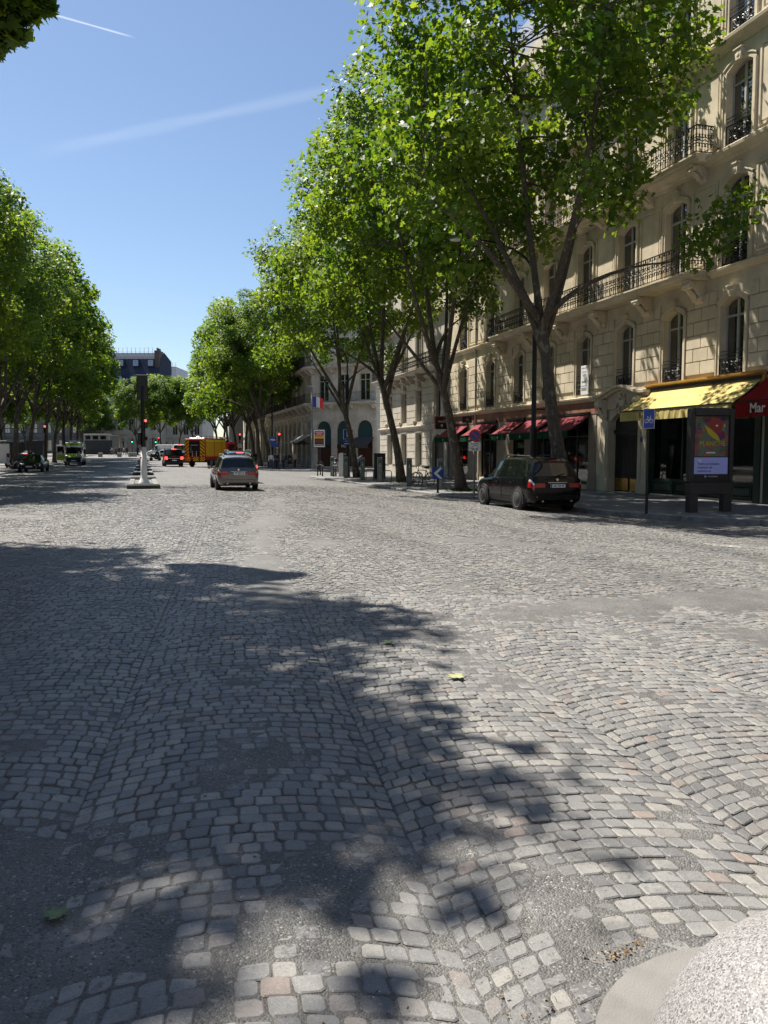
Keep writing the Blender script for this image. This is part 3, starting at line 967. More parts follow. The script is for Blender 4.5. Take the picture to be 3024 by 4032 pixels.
def over_tree():
    lobes_extra = corner
    t = make_tree_meshes('tree_over', 51, (3.4,3.0,14.5), (8.6,9.5,8.0), (.5,.2,6.4), 0, 520, 52000, .26, L7, .30, extra=None, keepfn=over_keep)
    rng = np.random.default_rng(4)
    Cs = []
    for p, r in corner:
        k = int(300*(r/.4)**2)
        d = rng.normal(0,1,(k,3)); d /= np.linalg.norm(d,axis=1,keepdims=True)
        Cs.append(np.array(p) + d*rng.uniform(0,1,(k,1))**.45*r*1.1)
    C = np.concatenate(Cs)
    sprig = leaf_mesh('overhanging_sprig', C, .21, rng, L12)
    return t, sprig
(tt, sprig) = over_tree()
ot = plant('plane_tree', 'overhanging plane tree sprig in the top left corner of the sky', tt, (TX,TY,rz_(TX,TY)), 0, 1.0, GL)
kind(put('sprig', sprig, ot), 'stuff')
# ------------------------------------------------------------------ buildings
# local frame of every facade: x along the wall (left to right seen from outside), -y outwards, z up
MC = {}
def cached(key, fn):
    if key not in MC: MC[key] = fn()
    return MC[key]
def arc_z(w, rise_, x):
    """height below the crown of a segmental arch at offset x from its axis"""
    if rise_ <= 0: return 0.0
    Rr = (w*w/4 + rise_*rise_)/(2*rise_)
    return Rr - math.sqrt(max(Rr*Rr - x*x, 0))
def wall_mb(W, z0, z1, ops, depth=.32, u_start=0.0):
    mb = MB()
    us = sorted(set([u_start, W] + [o[0] for o in ops] + [o[1] for o in ops]))
    zs = sorted(set([z0, z1] + [o[2] for o in ops] + [o[3] for o in ops]))
    us = [u for u in us if u_start-1e-6 <= u <= W+1e-6]; zs = [z for z in zs if z0-1e-6 <= z <= z1+1e-6]
    for i in range(len(us)-1):
        for j in range(len(zs)-1):
            uc, zc = (us[i]+us[i+1])/2, (zs[j]+zs[j+1])/2
            if any(o[0] < uc < o[1] and o[2] < zc < o[3] for o in ops): continue
            mb.quad((us[i],0,zs[j]),(us[i+1],0,zs[j]),(us[i+1],0,zs[j+1]),(us[i],0,zs[j+1]))
    for (a,b,c_,d,r) in ops:
        zl = d - r
        mb.quad((a,0,c_),(a,depth,c_),(a,depth,zl),(a,0,zl))
        mb.quad((b,depth,c_),(b,0,c_),(b,0,zl),(b,depth,zl))
        mb.quad((a,0,c_),(b,0,c_),(b,depth,c_),(a,depth,c_))
        k = 10 if r > 0 else 1
        w = b-a; m = (a+b)/2
        for q in range(k):
            x0 = a + w*q/k; x1 = a + w*(q+1)/k
            y0 = d - arc_z(w, r, x0-m) if r > 0 else d
            y1 = d - arc_z(w, r, x1-m) if r > 0 else d
            y0 = max(y0, zl); y1 = max(y1, zl)
            mb.quad((x0,0,y0),(x0,depth,y0),(x1,depth,y1),(x1,0,y1))
            if r > 0: mb.quad((x0,0,y0),(x1,0,y1),(x1,0,d),(x0,0,d))
    return mb
def mould(mb, u0, u1, prof, z):
    """extrude a moulding (list of (outwards, up)) along the wall; closed to the wall face"""
    poly = [(.05, prof[0][1]+z)] + [(-p[0], p[1]+z) for p in prof] + [(.05, prof[-1][1]+z)]
    return mb.prism(poly, 'x', u0, u1)
CORNICE = [(.02,0),(.06,.02),(.09,.10),(.18,.14),(.24,.22),(.34,.26),(.36,.36),(.32,.40)]
BAND = [(.02,0),(.10,.03),(.14,.10),(.20,.14),(.22,.22),(.18,.25)]
WRNG = random.Random(12)
M_CURT = glass_dark('curtained_glass', (.07,.07,.066), 2.4); M_CURT2 = glass_dark('half_curtained_glass', (.03,.03,.028), 2.6)
def window(parent, uc, w, z0, z1, rise_, depth, kindw='casement', frame=None, pane=None):
    frame = frame or M_FRAME; pane = pane or M_PANE
    h = z1 - z0
    key = ('win', round(w,2), round(h,2), round(rise_,2), kindw, frame.name)
    def mkf():
        mb = MB(); t = .055; hw = w/2
        mb.box(-hw,-hw+t,-.03,.03,0,h); mb.box(hw-t,hw,-.03,.03,0,h)
        mb.box(-hw+t,hw-t,-.028,.028,0,.10)
        mb.box(-.045,.045,-.045,.03,.10,h-rise_*.1-.03)
        tr = h*.76
        mb.box(-hw+t,-.045,-.035,.028,tr,tr+.07); mb.box(.045,hw-t,-.035,.028,tr,tr+.07)
        if rise_ > 0:
            pts = [(x, -.005, h - arc_z(w, rise_, x) - .02) for x in np.linspace(-hw+.02,hw-.02,11)]
            mb.tube(pts, .035, 4)
        else: mb.box(-hw+t,hw-t,-.028,.028,h-t,h)
        return mb.mesh('window_frame', frame)
    f = put('window', cached(key, mkf), parent, (uc, depth-.05, z0))
    def mkp():
        hw = w/2
        mb = MB(); 
        mb.add([(-hw+.02,.0,.05),(-.03,.0,.05),(-.03,.0,h),(-hw+.02,.0,h)],[(0,1,2,3)])
        return mb.mesh('pane', pane)
    v_ = WRNG.random()
    if pane is M_PANE and v_ < .24: pane = M_CURT if v_ < .1 else M_CURT2      # some rooms have net curtains drawn
    pmesh = cached(key+('p',pane.name), mkp)
    put('pane', pmesh, f, (0,.012,0)); put('pane', pmesh, f, (w/2+.01,.012,0))
    return f
def rail_mesh(L, h, style='scroll'):
    def mk():
        mb = MB(); r = .021
        mb.box(0,L,-.025,.025,h-.035,h); mb.box(0,L,-.014,.014,.05,.075)
        if style == 'scroll':
            mb.box(0,L,-.010,.010,h-.15,h-.135)
            n = max(1, int(round(L/.29))); c_ = L/n
            def ring(x, z, rr, a0=0, a1=2*PI, k=9):
                mb.tube([(x+rr*math.cos(a0+(a1-a0)*q/k), 0, z+rr*math.sin(a0+(a1-a0)*q/k)) for q in range(k+1)], r, 3, caps=False)
            for i in range(n):
                x0 = i*c_
                mb.box(x0-.011,x0+.011,-.011,.011,.075,h-.035)
                xm = x0+c_/2
                ring(xm-.07, h*.30, .065, R(-60), R(250)); ring(xm+.07, h*.30, .065, R(240), R(-70))
                ring(xm-.065, h*.62, .06, R(60), R(-250)); ring(xm+.065, h*.62, .06, R(120), R(430))
                mb.tube([(xm-.1,0,h*.44),(xm,0,h*.5),(xm+.1,0,h*.44)], r, 3, caps=False)
                mb.tube([(xm,0,.075),(xm,0,h-.14)], .008, 3, caps=False)
                ring(xm, h-.09, .04, 0, 2*PI, 6)
            mb.box(L-.009,L+.009,-.009,.009,.075,h-.035)
        elif style == 'medal':      # window guard with a central roundel
            mb.box(-.0,.02,-.012,.012,.0,h); mb.box(L-.02,L,-.012,.012,.0,h)
            for z in (.12*h,.86*h): mb.box(0,L,-.008,.008,z,z+.014)
            def ring(x, z, rx, rz_2, k=12):
                mb.tube([(x+rx*math.cos(2*PI*q/k),0,z+rz_2*math.sin(2*PI*q/k)) for q in range(k)], r, 3, closed=True)
            m = L/2
            ring(m,h*.48,.11,.19); ring(m,h*.48,.05,.09,8)
            for s_ in (-1,1):
                for zz in (.3,.66):
                    ring(m+s_*.22, h*zz, .06,.06,8); ring(m+s_*.40, h*zz, .075,.075,8)
                mb.tube([(m+s_*.11,0,h*.48),(m+s_*.47,0,h*.48)], r, 3, caps=False)
                mb.tube([(m+s_*.12,0,h*.2),(m+s_*.30,0,h*.48),(m+s_*.12,0,h*.78)], r, 3, caps=False)
                mb.tube([(m+s_*.48,0,h*.16),(m+s_*.32,0,h*.48),(m+s_*.48,0,h*.82)], r, 3, caps=False)
            mb.box(0,L,-.012,.012,h+.12,h+.14); mb.box(0,L,-.012,.012,h+.24,h+.262)
        else:                       # plain bars
            n = max(2, int(round(L/.14)))
            for i in range(n+1): mb.box(L*i/n-.008,L*i/n+.008,-.008,.008,.06,h-.03)
            mb.box(0,L,-.008,.008,h-.16,h-.145)
        return mb.mesh('railing_panel', M_IRON)
    return cached(('rail', round(L,2), round(h,2), style), mk)
def corbel_mesh(p, h, w, mat):
    """carved console bracket: projection p, height h, width w"""
    def mk():
        mb = MB()
        prof = [(0,0)]
        for q in range(9):
            t = q/8; prof.append((-(p*.30*math.sin(t*PI)**1.0*.55 + p*t**2.2*.98) - .04, h*t))
        prof.append((0,h))
        mb.prism(prof, 'x', -w/2, w/2)
        # scroll rolls
        for (yy,zz,rr) in ((-p*.80,h*.80,h*.17),(-p*.20,h*.26,h*.13)):
            mb.lathe([(0,-w*.58),(rr*.55,-w*.60),(rr,-w*.54),(rr,w*.54),(rr*.55,w*.60),(0,w*.58)], 10, (0,yy,zz), 'x')
        # leaf on the front
        mb.tube([(0,-p*.30,h*.16),(0,-p*.45-.05,h*.42),(0,-p*.85-.06,h*.72)], [w*.18,w*.30,w*.16], 6)
        return mb.mesh('corbel', mat)
    return cached(('corb', p, h, w, mat.name), mk)
def unit_block(mat):
    return cached(('blk', mat.name), lambda: MB().bev(0,1,-1,0,0,1,.03).mesh('stone_block', mat))
def blocks(wall, u0, u1, z0, z1, course, blen, proud, mat, seed=0, gap=.045):
    """rows of separate dressed stones standing proud of the wall"""
    rg = random.Random(seed)
    n = max(1, int(round((z1-z0)/course))); hh = (z1-z0)/n
    for j in range(n):
        L = u1-u0
        if blen is None or L < blen*1.2: cuts = [0, L]
        else:
            k = max(1, int(round(L/blen)))
            if j % 2: cuts = [0] + [L*(i+.5)/k for i in range(k)] + [L]
            else: cuts = [L*i/k for i in range(k+1)]
        for a, b in zip(cuts, cuts[1:]):
            if b-a < .12: continue
            put('stone_block', unit_block(mat), wall, (u0+a+gap/2, 0.012, z0+j*hh+gap/2), None, (b-a-gap, proud+.012+rg.uniform(-.003,.003), hh-gap))
def surround(mb, uc, w, z0, z1, rise_, t=.17, p=.06, key=True):
    """moulded stone frame around an opening, following its arch"""
    hw = w/2
    for s_ in (-1,1):
        a, b = sorted((uc+s_*hw, uc+s_*(hw+t)))
        mb.box(a, b, -p, .01, z0, z1-rise_)
        a2, b2 = sorted((uc+s_*(hw+t*.66), uc+s_*(hw+t)))
        mb.box(a2+.002, b2-.002, -p-.035, -p, z0, z1-rise_)
    k = 10
    W2 = w+2*t
    for q in range(k):
        x0, x1 = -W2/2 + W2*q/k, -W2/2 + W2*(q+1)/k
        def zi(x):
            x = max(-hw, min(hw, x)); return z1 - arc_z(w, rise_, x)
        def zo(x): return z1 + t - arc_z(W2, rise_*1.02, x)
        mb.add([(uc+x0,-p,zi(x0)),(uc+x1,-p,zi(x1)),(uc+x1,-p,zo(x1)),(uc+x0,-p,zo(x0)),
                (uc+x0,.01,zi(x0)),(uc+x1,.01,zi(x1)),(uc+x1,.01,zo(x1)),(uc+x0,.01,zo(x0))],
               [(0,1,2,3),(0,4,5,1),(3,2,6,7)])
        y0, y1 = zo(x0)-t*.34, zo(x1)-t*.34
        mb.add([(uc+x0,-p-.035,y0),(uc+x1,-p-.035,y1),(uc+x1,-p-.035,zo(x1)),(uc+x0,-p-.035,zo(x0)),
                (uc+x0,-p,y0),(uc+x1,-p,y1),(uc+x1,-p,zo(x1)),(uc+x0,-p,zo(x0))],[(0,1,2,3),(0,4,5,1),(3,2,6,7)])
    if key:
        mb.prism([(uc-.11,z1-.02),(uc+.11,z1-.02),(uc+.17,z1+t+.16),(uc-.17,z1+t+.16)], 'y', -p-.10, .0)
        mb.prism([(uc-.21,z1+t+.16),(uc+.21,z1+t+.16),(uc+.21,z1+t+.22),(uc-.21,z1+t+.22)], 'y', -p-.14, .0)
        mb.lathe([(0,-.03),(.07,-.02),(.09,.03),(.05,.06),(0,.06)], 8, (uc,-p-.10,z1+t*.5+.06), 'y')
def panel(mb, u0, u1, z0, z1, t=.07, p=.04):
    mb.box(u0,u1,-p,.01,z0,z0+t); mb.box(u0,u1,-p,.01,z1-t,z1)
    mb.box(u0,u0+t,-p+.003,.01,z0+t,z1-t); mb.box(u1-t,u1,-p+.003,.01,z0+t,z1-t)
    g = t*1.9
    mb.box(u0+g,u1-g,-p*.55,.01,z0+g,z1-g)
def balcony(root, u0, u1, z, proj, mat, style='scroll', h=1.0, corbels=(), ch=.75, cw=.34, ends=True):
    mb = MB()
    prof = [(.0,-.30),(proj*.80,-.28),(proj*.84,-.20),(proj*.92,-.17),(proj*.96,-.06),(proj,-.05),(proj,.0)]
    mb.prism([(.0,-.30+z)] + [(-a,b+z) for a,b in prof] + [(.0,z)], 'x', u0, u1)
    sl = mb.build('balcony', mat, root)
    L = u1-u0-.08; n = max(1, int(round(L/1.45))); pl = L/n
    for i in range(n):
        put('railing_panel', rail_mesh(pl, h, style), sl, (u0+.04+i*pl, -proj+.05, z))
    if ends:
        for u in (u0+.04, u1-.04):
            put('railing_panel', rail_mesh(proj-.05, h, style), sl, (u, 0, z), R(-90))
    for c_ in corbels:
        put('corbel', corbel_mesh(round(proj*.86,2), ch, cw, mat), sl, (c_, .0, z-.30-ch))
    return sl
def mansard(root, W, D, z0, h, mat, dormers=(), name='roof'):
    mb = MB()
    prof = [(.15,z0),(.35,z0+.1),(h*.42,z0+h*.86),(h*.5,z0+h*.9),(D*.5,z0+h*1.08),(D-.2,z0+h*.9),(D,z0)]
    mb.prism(prof, 'x', 0, W)
    r = mb.build(name, mat, root)
    for u in dormers:
        d = MB(); d.box(u-.6,u+.6,.3,1.9,z0+.35,z0+2.0)
        d.prism([(u-.72,z0+2.0),(u+.72,z0+2.0),(u+.4,z0+2.3),(u-.4,z0+2.3)], 'y', .2, 1.9)
        dm = d.build('dormer', mat, r)
        q = MB(); q.box(u-.45,u+.45,.27,.30,z0+.5,z0+1.9); q.build('pane', M_PANE, dm) if False else None
    return r

# =================================================================== number 9 (nearest right)
XF = 20.0; Y1 = 51.5
def U(Y): return Y1 - Y
B1 = thing('apartment_building', 'cream limestone apartment building with long iron balconies above the shop awnings', 'building', (XF, Y1, -.16), R(-90))
winY = [24.0,27.3,30.6,34.0,37.4,40.8,44.6,48.8]
winU = [U(y) for y in winY] + [U(19.6), U(15.6)]
W1 = U(12.0)
# ground-floor openings (u0,u1,z0,z1,rise)
awn = [(51.0,47.9),(46.5,43.5),(42.0,39.9),(39.5,36.9),(36.3,33.3)]
gops = []
for a, b in awn: gops.append((U(a)+.2, U(b)-.2, .22, 3.32, 0))
DOOR = (U(31.65), U(29.35), 0.0, 3.55, .45)
gops.append(DOOR)
GSHOP = (U(28.75), U(22.6), .05, 3.95, 0)
RSHOP = (U(22.1), U(13.2), .05, 3.95, 0)
gops += [GSHOP, RSHOP]
st = [ # z0, z1, rise, width
  (4.45,7.20,.26,1.22),(8.32,11.36,.26,1.30),(12.45,15.20,.24,1.28),(16.15,18.55,.24,1.24),(20.25,22.3,0,1.15)]
ops = list(gops)
for (za,zb,ri,ww) in st:
    for u in winU: ops.append((u-ww/2, u+ww/2, za, zb, ri))
wallm = wall_mb(W1, 0, 23.0, ops, .34)
wallm.quad((0,0,0),(0,0,23.0),(0,11,23.0),(0,11,0)); wallm.quad((W1,0,0),(W1,11,0),(W1,11,23.0),(W1,0,23.0)); wallm.quad((0,11,0),(0,11,23.0),(W1,11,23.0),(W1,11,0))
wall1 = wallm.build('wall', M_LIME, B1)
# dark backing so that no daylight leaks through behind the windows
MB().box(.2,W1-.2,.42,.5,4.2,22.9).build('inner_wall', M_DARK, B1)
mansard(B1, W1, 11, 23.0, 4.0, M_ZINC)
# string courses
mb = MB()
mould(mb, 0, U(32.3), BAND, 4.06); 
sc1 = mb.build('string_course', M_LIME, B1)
for a_,b_ in ((0,U(43.3)),(U(25.2),W1)):
    mb = MB(); mould(mb, a_, b_, BAND, 8.04); mb.build('string_course', M_LIME, B1)
mb = MB(); mould(mb, 0, W1, CORNICE, 11.95); mb.build('string_course', M_LIME, B1)
mb = MB(); mould(mb, 0, W1, CORNICE, 15.72); mb.build('string_course', M_LIME, B1)
mb = MB(); mould(mb, 0, W1, [(a*1.5,b*1.3) for a,b in CORNICE], 19.5)
for i in range(int(W1/.55)):
    mb.box(i*.55+.1,i*.55+.33,-.30,.0,19.30,19.56)
mb.build('cornice', M_LIME, B1)
balcony(B1, 0.1, W1-.1, 20.05, .55, M_LIME, 'scroll', .95, (), ends=False)
# red flowers on the top balcony
for si, (za,zb,ri,ww) in enumerate(st):
    sm = MB(); surround(sm, 0, ww, za, zb, ri, .17 if si < 4 else .12, .06, si < 4); smm = sm.mesh('window_surround', M_LIME)
    for u in winU: put('window_surround', smm, B1, (u,0,0))
    for u in winU: window(B1, u, ww, za, zb, ri, .30)
us = sorted(winU)
# entresol: bossed stones on the piers
edges = [0] + us + [W1]
for i in range(len(edges)-1):
    a = (edges[i] + (.61+.22) if i > 0 else .12); b = (edges[i+1] - (.61+.22) if i < len(edges)-2 else W1-.12)
    if b-a > .3: blocks(wall1, a, b, 4.62, 7.55, .49, .95, .06, M_LIME, i, .035)
# noble floors: sunk panels on the piers, sills, window guards
for (za,zb,ri,ww) in st[1:4]:
    for i in range(len(edges)-1):
        a = edges[i] + .95 if i > 0 else .2; b = edges[i+1]-.95 if i < len(edges)-2 else W1-.2
        if b-a > .4:
            pn = MB(); panel(pn, a, b, za+.15, zb+.1, .08, .05); pn.build('wall_panel', M_LIME, B1)
for si, (za,zb,ri,ww) in enumerate(st[:4]):
    for u in us:
        on_long = (si in (1,2)) and U(43.0) < u < U(25.6)
        if on_long: continue
        put('window_guard', rail_mesh(ww-.02, .62 if si == 0 else .72, 'medal'), B1, (u-ww/2+.01, -.01 if si else -.03, za))
cb = [U(y) for y in (42.7,39.1,35.7,32.3,28.95,25.75)]
cb2 = [c_+d_ for c_ in cb for d_ in (0,)]
balcony(B1, U(43.2), U(25.25), 8.32, .85, M_LIME, 'scroll', 1.0, cb2, .85, .42)
balcony(B1, U(43.2), U(25.25), 12.45, .80, M_LIME, 'scroll', 1.0, cb2, .55, .36)
for u in us:
    if U(44) < u < U(25.6):
        balcony(B1, u-1.0, u+1.0, 16.12, .60, M_LIME, 'scroll', .95, (u-.7,u+.7), .45, .26)
# ---- ground floor fronts
M_GREENSHOP = pm('green_shopfront', (.016,.045,.030), .45, 0, .25, 3, .1)
M_SHOPSTONE = pm('shop_render', (.33,.27,.21), .8, 0, .15, 2, .15, 50, dirt=(.24,.17,.12))
M_BRASS = pm('brass_plate', (.45,.30,.10), .28, 1.0, .25, 4, .1)
M_FASCIA = pm('red_brown_fascia', (.27,.12,.075), .7, 0, .25, 1.5, .1, dirt=(.30,.20,.13))
# painted fascia over the left shops
fb = MB(); fb.box(.05, U(32.4), -.045, .01, 3.5, 4.055); fb.build('fascia', M_FASCIA, B1)
fb = MB(); fb.box(U(28.9), U(22.3), -.10, .01, 4.02, 4.36); fb.prism([(-.10,4.36),(-.22,4.42),(-.22,4.48),(.0,4.48),(.0,4.36)], 'x', U(28.9), U(22.3))
fb.build('fascia', pm('ochre_fascia', (.42,.23,.05), .6, 0, .2, 2, .1), B1)
def shopfront(u0,u1,z0,z1,frame,bars,stall=.0,deep=1.6, glass=True):
    g = MB()
    # recessed display box
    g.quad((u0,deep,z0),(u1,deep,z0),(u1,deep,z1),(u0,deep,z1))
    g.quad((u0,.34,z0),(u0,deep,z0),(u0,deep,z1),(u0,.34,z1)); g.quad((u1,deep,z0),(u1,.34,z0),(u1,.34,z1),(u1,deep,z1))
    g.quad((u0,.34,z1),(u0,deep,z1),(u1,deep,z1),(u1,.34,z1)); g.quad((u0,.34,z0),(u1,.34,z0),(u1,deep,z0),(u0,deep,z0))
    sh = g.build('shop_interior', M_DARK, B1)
    f = MB(); t = .08
    f.box(u0,u0+t,.16,.26,z0,z1); f.box(u1-t,u1,.16,.26,z0,z1); f.box(u0+t,u1-t,.16,.26,z1-.14,z1)
    if stall > 0: f.box(u0+t,u1-t,.14,.30,z0,z0+stall)
    for b in bars: f.box(b-.035,b+.035,.17,.25,z0+stall,z1-.14)
    f.box(u0+t,u1-t,.175,.245,z1-.85,z1-.80)
    fr = f.build('shopfront', frame, B1)
    cuts = [u0+t] + list(bars) + [u1-t]
    for a,b in zip(cuts, cuts[1:]):
        MB().quad((a+.01,.21,z0+stall),(b-.01,.21,z0+stall),(b-.01,.21,z1-.14),(a+.01,.21,z1-.14)).build('pane', M_SHOPGLASS, fr)
    return fr
for (a,b,c_,d,r_) in gops[:5]:
    shopfront(a,b,c_,d, M_BLACK, [(a+b)/2] if b-a > 2.2 else [], .12)
shopfront(GSHOP[0],GSHOP[1],GSHOP[2],GSHOP[3], M_GREENSHOP, [GSHOP[0]+1.9, GSHOP[0]+3.0, GSHOP[0]+4.3], .62)
shopfront(RSHOP[0],RSHOP[1],RSHOP[2],RSHOP[3], M_GREENSHOP, [RSHOP[0]+1.6, RSHOP[0]+3.2, RSHOP[0]+5.0], .62)
for (a,b,c_,d,r_) in (GSHOP,RSHOP):
    for u in (a-.02, b+.02): MB().box(u-.14,u+.14,-.06,.12,0,4.0).build('shop_pilaster', M_GREENSHOP, B1)
    n = 4
    for i in range(n):
        x0 = a+.2+(b-a-.4)*i/n; x1 = a+.2+(b-a-.4)*(i+1)/n
        gp = MB(); panel(gp, x0+.06, x1-.06, .12, .58, .05, -.10); gp.build('stall_panel', M_GREENSHOP, B1)
# stone plinths and piers between the left shops
pl = [(0.02, U(51.0)+.18)] + [(U(awn[i][1])-.18, U(awn[i+1][0])+.18) for i in range(4)] + [(U(33.3)-.18, U(32.75))]
for a,b in pl:
    pp = MB(); pp.box(a,b,-.05,.01,.0,.5); pp.box(a+.03,b-.03,-.028,.01,.5,3.5); pp.build('shop_pier', M_SHOPSTONE, B1)
# door of number 9
d = MB(); u0,u1,z1 = DOOR[0],DOOR[1],DOOR[3]
d.box(u0,u1,.28,.33,.0,z1)
dr = d.build('door', M_BLACK, B1)
gm = MB()
for i in range(2):
    a = u0+.1+i*(u1-u0)/2; b = a+(u1-u0)/2-.2
    for k in range(8): gm.tube([(a+(b-a)*k/7,.235,.65),(a+(b-a)*k/7,.235,2.45)], .013, 5)
    for z in (.65,.9,1.9,2.45): gm.box(a-.02,b+.02,.22,.25,z,z+.03)
    for k in range(3): 
        gm.tube([(a+(b-a)*(k+.5)/3+.11*math.cos(q*PI/4),.235,2.18+.11*math.sin(q*PI/4)) for q in range(8)], .012, 4, closed=True)
gm.box(u0,u1,.18,.29,2.55,2.72)
gm.build('grille', M_IRON, dr)
for i in range(2):
    a = u0+.08+i*(u1-u0)/2; MB().bev(a,a+(u1-u0)/2-.16,.24,.28,.05,.6,.015).build('kick_plate', M_BRASS, dr)
# carved door surround with curved hood
ds = MB(); uc = (u0+u1)/2
for s_ in (-1,1):
    a,b = sorted((uc+s_*1.15, uc+s_*1.75)); ds.bev(a,b,-.16,.0,.0,3.1,.02)
    a2,b2 = sorted((uc+s_*1.22, uc+s_*1.42)); ds.bev(a2,b2,-.21,-.16,.15,2.7,.015)
    a,b = sorted((uc+s_*1.12, uc+s_*1.80)); ds.bev(a,b,-.20,.0,.0,.55,.02)
for q in range(14):                                   # hood following a flat curve
    x0, x1 = -1.95+3.9*q/14, -1.95+3.9*(q+1)/14
    h0, h1 = [4.06 + .34*math.cos(min(1,abs(x)/1.5)*PI/2)**1.4 for x in (x0,x1)]
    for (p0,p1,dz0,dz1) in ((.16,.30,.0,.12),(.30,.46,.12,.22)):
        ds.add([(uc+x0,-p1,h0+dz0),(uc+x1,-p1,h1+dz0),(uc+x1,-p1,h1+dz1),(uc+x0,-p1,h0+dz1),(uc+x0,.0,h0+dz0),(uc+x1,.0,h1+dz0),(uc+x1,.0,h1+dz1),(uc+x0,.0,h0+dz1)],
               [(0,1,2,3),(1,0,4,5),(3,2,6,7),(0,3,7,4),(1,5,6,2)])
    ds.add([(uc+x0,-.10,3.62),(uc+x1,-.10,3.62),(uc+x1,-.10,h1),(uc+x0,-.10,h0),(uc+x0,.0,3.62),(uc+x1,.0,3.62)], [(0,1,2,3),(0,4,5,1)])
dsu = ds.build('door_surround', M_LIME, B1)
for s_ in (-1,1): put('console', corbel_mesh(.40,.95,.30,M_LIME), dsu, (uc+s_*1.45,-.10,3.1))
ct_ = MB(); rg = random.Random(5)
ct_.lathe([(0,-.12),(.14,-.10),(.2,-.02),(.17,.05),(0,.05)], 12, (uc,-.16,3.86), 'y')
for k in range(26):
    a = rg.uniform(0,2*PI); rr = rg.uniform(.22,.46)
    p = (uc+rr*math.cos(a)*1.25, -.16, 3.82+rr*math.sin(a)*.75); q = (p[0]+.12*math.cos(a+.8), -.20, p[2]+.10*math.sin(a+.8))
    ct_.tube([p,q,(q[0]+.06*math.cos(a-.4),-.13,q[2]+.06*math.sin(a-.4))], [.05,.045,.015], 6)
ct_.build('cartouche', M_LIME, dsu)
text('9', .28, M_TEXTB, B1, (U(32.55),-.20,2.85), name='house_number')
bp = MB().bev(U(29.15)-.16,U(29.15)+.16,-.20,-.165,2.15,2.36,.008).build('blue_plaque', M_BLUE, B1)
# drain pipes
for y in (51.3, 46.7):
    MB().tube([(U(y),-.09,.1),(U(y),-.09,19.4)], .055, 8).build('drain_pipe', pm('pipe_grey', (.28,.27,.25), .6), B1)
# notice board hung on the balcony of the fourth bay
nb = thing('notice_board', 'tall white notice board hung on an entresol window guard', 'notice', (XF-.20, 33.55, 4.25), R(-90))
MB().bev(-.34,.34,-.02,.0,0,1.35,.006).build('board', M_WHITE, nb)
for k,(wd,zz) in enumerate(((.5,1.22),(.4,1.05),(.3,.92),(.22,.86),(.44,.62),(.46,.57),(.5,.40),(.5,.30),(.5,.25),(.5,.2))):
    MB().box(-wd/2-.02,wd/2-.06,-.026,-.022,zz,zz+.025).build('printed_line', pm('print_grey',(.25,.25,.27),.7,0,0,5,0), nb)

# ---- awnings
def awning(name, label, Ya, Yb, ztop, zout, proj, mtop, mval, vh, zoff=-.16, group=None, scallop=True, arms=True):
    Ym = (Ya+Yb)/2; L = abs(Ya-Yb)
    t = thing(name, label, 'awning', (XF, Ym, zoff), R(-90), group)
    mb = MB(); h = L/2; n = 6
    for i in range(n):
        q0, q1 = i/n, (i+1)/n
        def P(q): 
            return (-.05 - (proj-.05)*q, ztop + (zout-ztop)*q - .05*math.sin(q*PI))
        (ya,za),(yb,zb) = P(q0), P(q1)
        mb.quad((-h,ya,za),(-h,yb,zb),(h,yb,zb),(h,ya,za)); 
        mb.quad((-h,ya,za-.015),(h,ya,za-.015),(h,yb,zb-.015),(-h,yb,zb-.015))
    cv = mb.build('canopy', mtop, t)
    mb = MB(); k = max(4, int(L/.12))
    for i in range(k):
        a, b = -h+L*i/k, -h+L*(i+1)/k
        wv = [.02*math.sin(j*1.9)+.012*math.sin(j*.7) for j in (i,i+1)]
        mb.quad((a,-proj+wv[0],zout-vh),(b,-proj+wv[1],zout-vh),(b,-proj-.005,zout+.01),(a,-proj-.005,zout+.01))
    mb.build('valance', mval, t)
    b = MB(); b.box(-h-.03,h+.03,-.16,-.02,ztop-.02,ztop+.10); b.build('cassette', M_BLACK, t)
    b = MB(); b.box(-h,h,-proj-.03,-proj+.02,zout-.01,zout+.035); b.build('front_bar', M_BLACK, t)
    if arms:
        for s_ in (-1,1):
            b = MB(); x = s_*(h-.12)
            b.tube([(x,-.06,ztop-.12),(x-s_*.28*0,-proj*.5,(ztop+zout)/2-.22),(x,-proj+.03,zout-.02)], .022, 6); b.build('arm', M_BLACK, t)
    return t
def cloth(name, c_, rough=.85):
    m, n, p = newmat(name); ps = wpos(n)
    f = ramp(n, noise(n, 2.2, 5, .6, ps), .3, .7)
    cc = mixc(n, f, col4(c_,.82), col4(c_,1.08))
    d = n.nodes.new('ShaderNodeBsdfDiffuse'); tr = n.nodes.new('ShaderNodeBsdfTranslucent'); mx = n.nodes.new('ShaderNodeMixShader')
    mx.inputs[0].default_value = .22
    n.links.new(cc, d.inputs[0]); n.links.new(cc, tr.inputs[0]); n.links.new(d.outputs[0], mx.inputs[1]); n.links.new(tr.outputs[0], mx.inputs[2])
    n.links.new(mx.outputs[0], [x for x in n.nodes if x.type == 'OUTPUT_MATERIAL'][0].inputs[0])
    return m
C_PINK = cloth('burgundy_canvas', (.33,.095,.105)); C_GREEN = cloth('green_canvas', (.025,.085,.05))
C_YEL = cloth('yellow_canvas', (.74,.60,.24)); C_RED = cloth('red_canvas', (.36,.03,.03))
GA = 'burgundy shop awnings with green valances'
la = ['burgundy awning beside the carriage door, farthest left of the five','burgundy awning above the no-parking sign','short burgundy awning above the roof of the parked black car','burgundy awning crossed by the black lamp post','burgundy awning nearest the door of number 9']
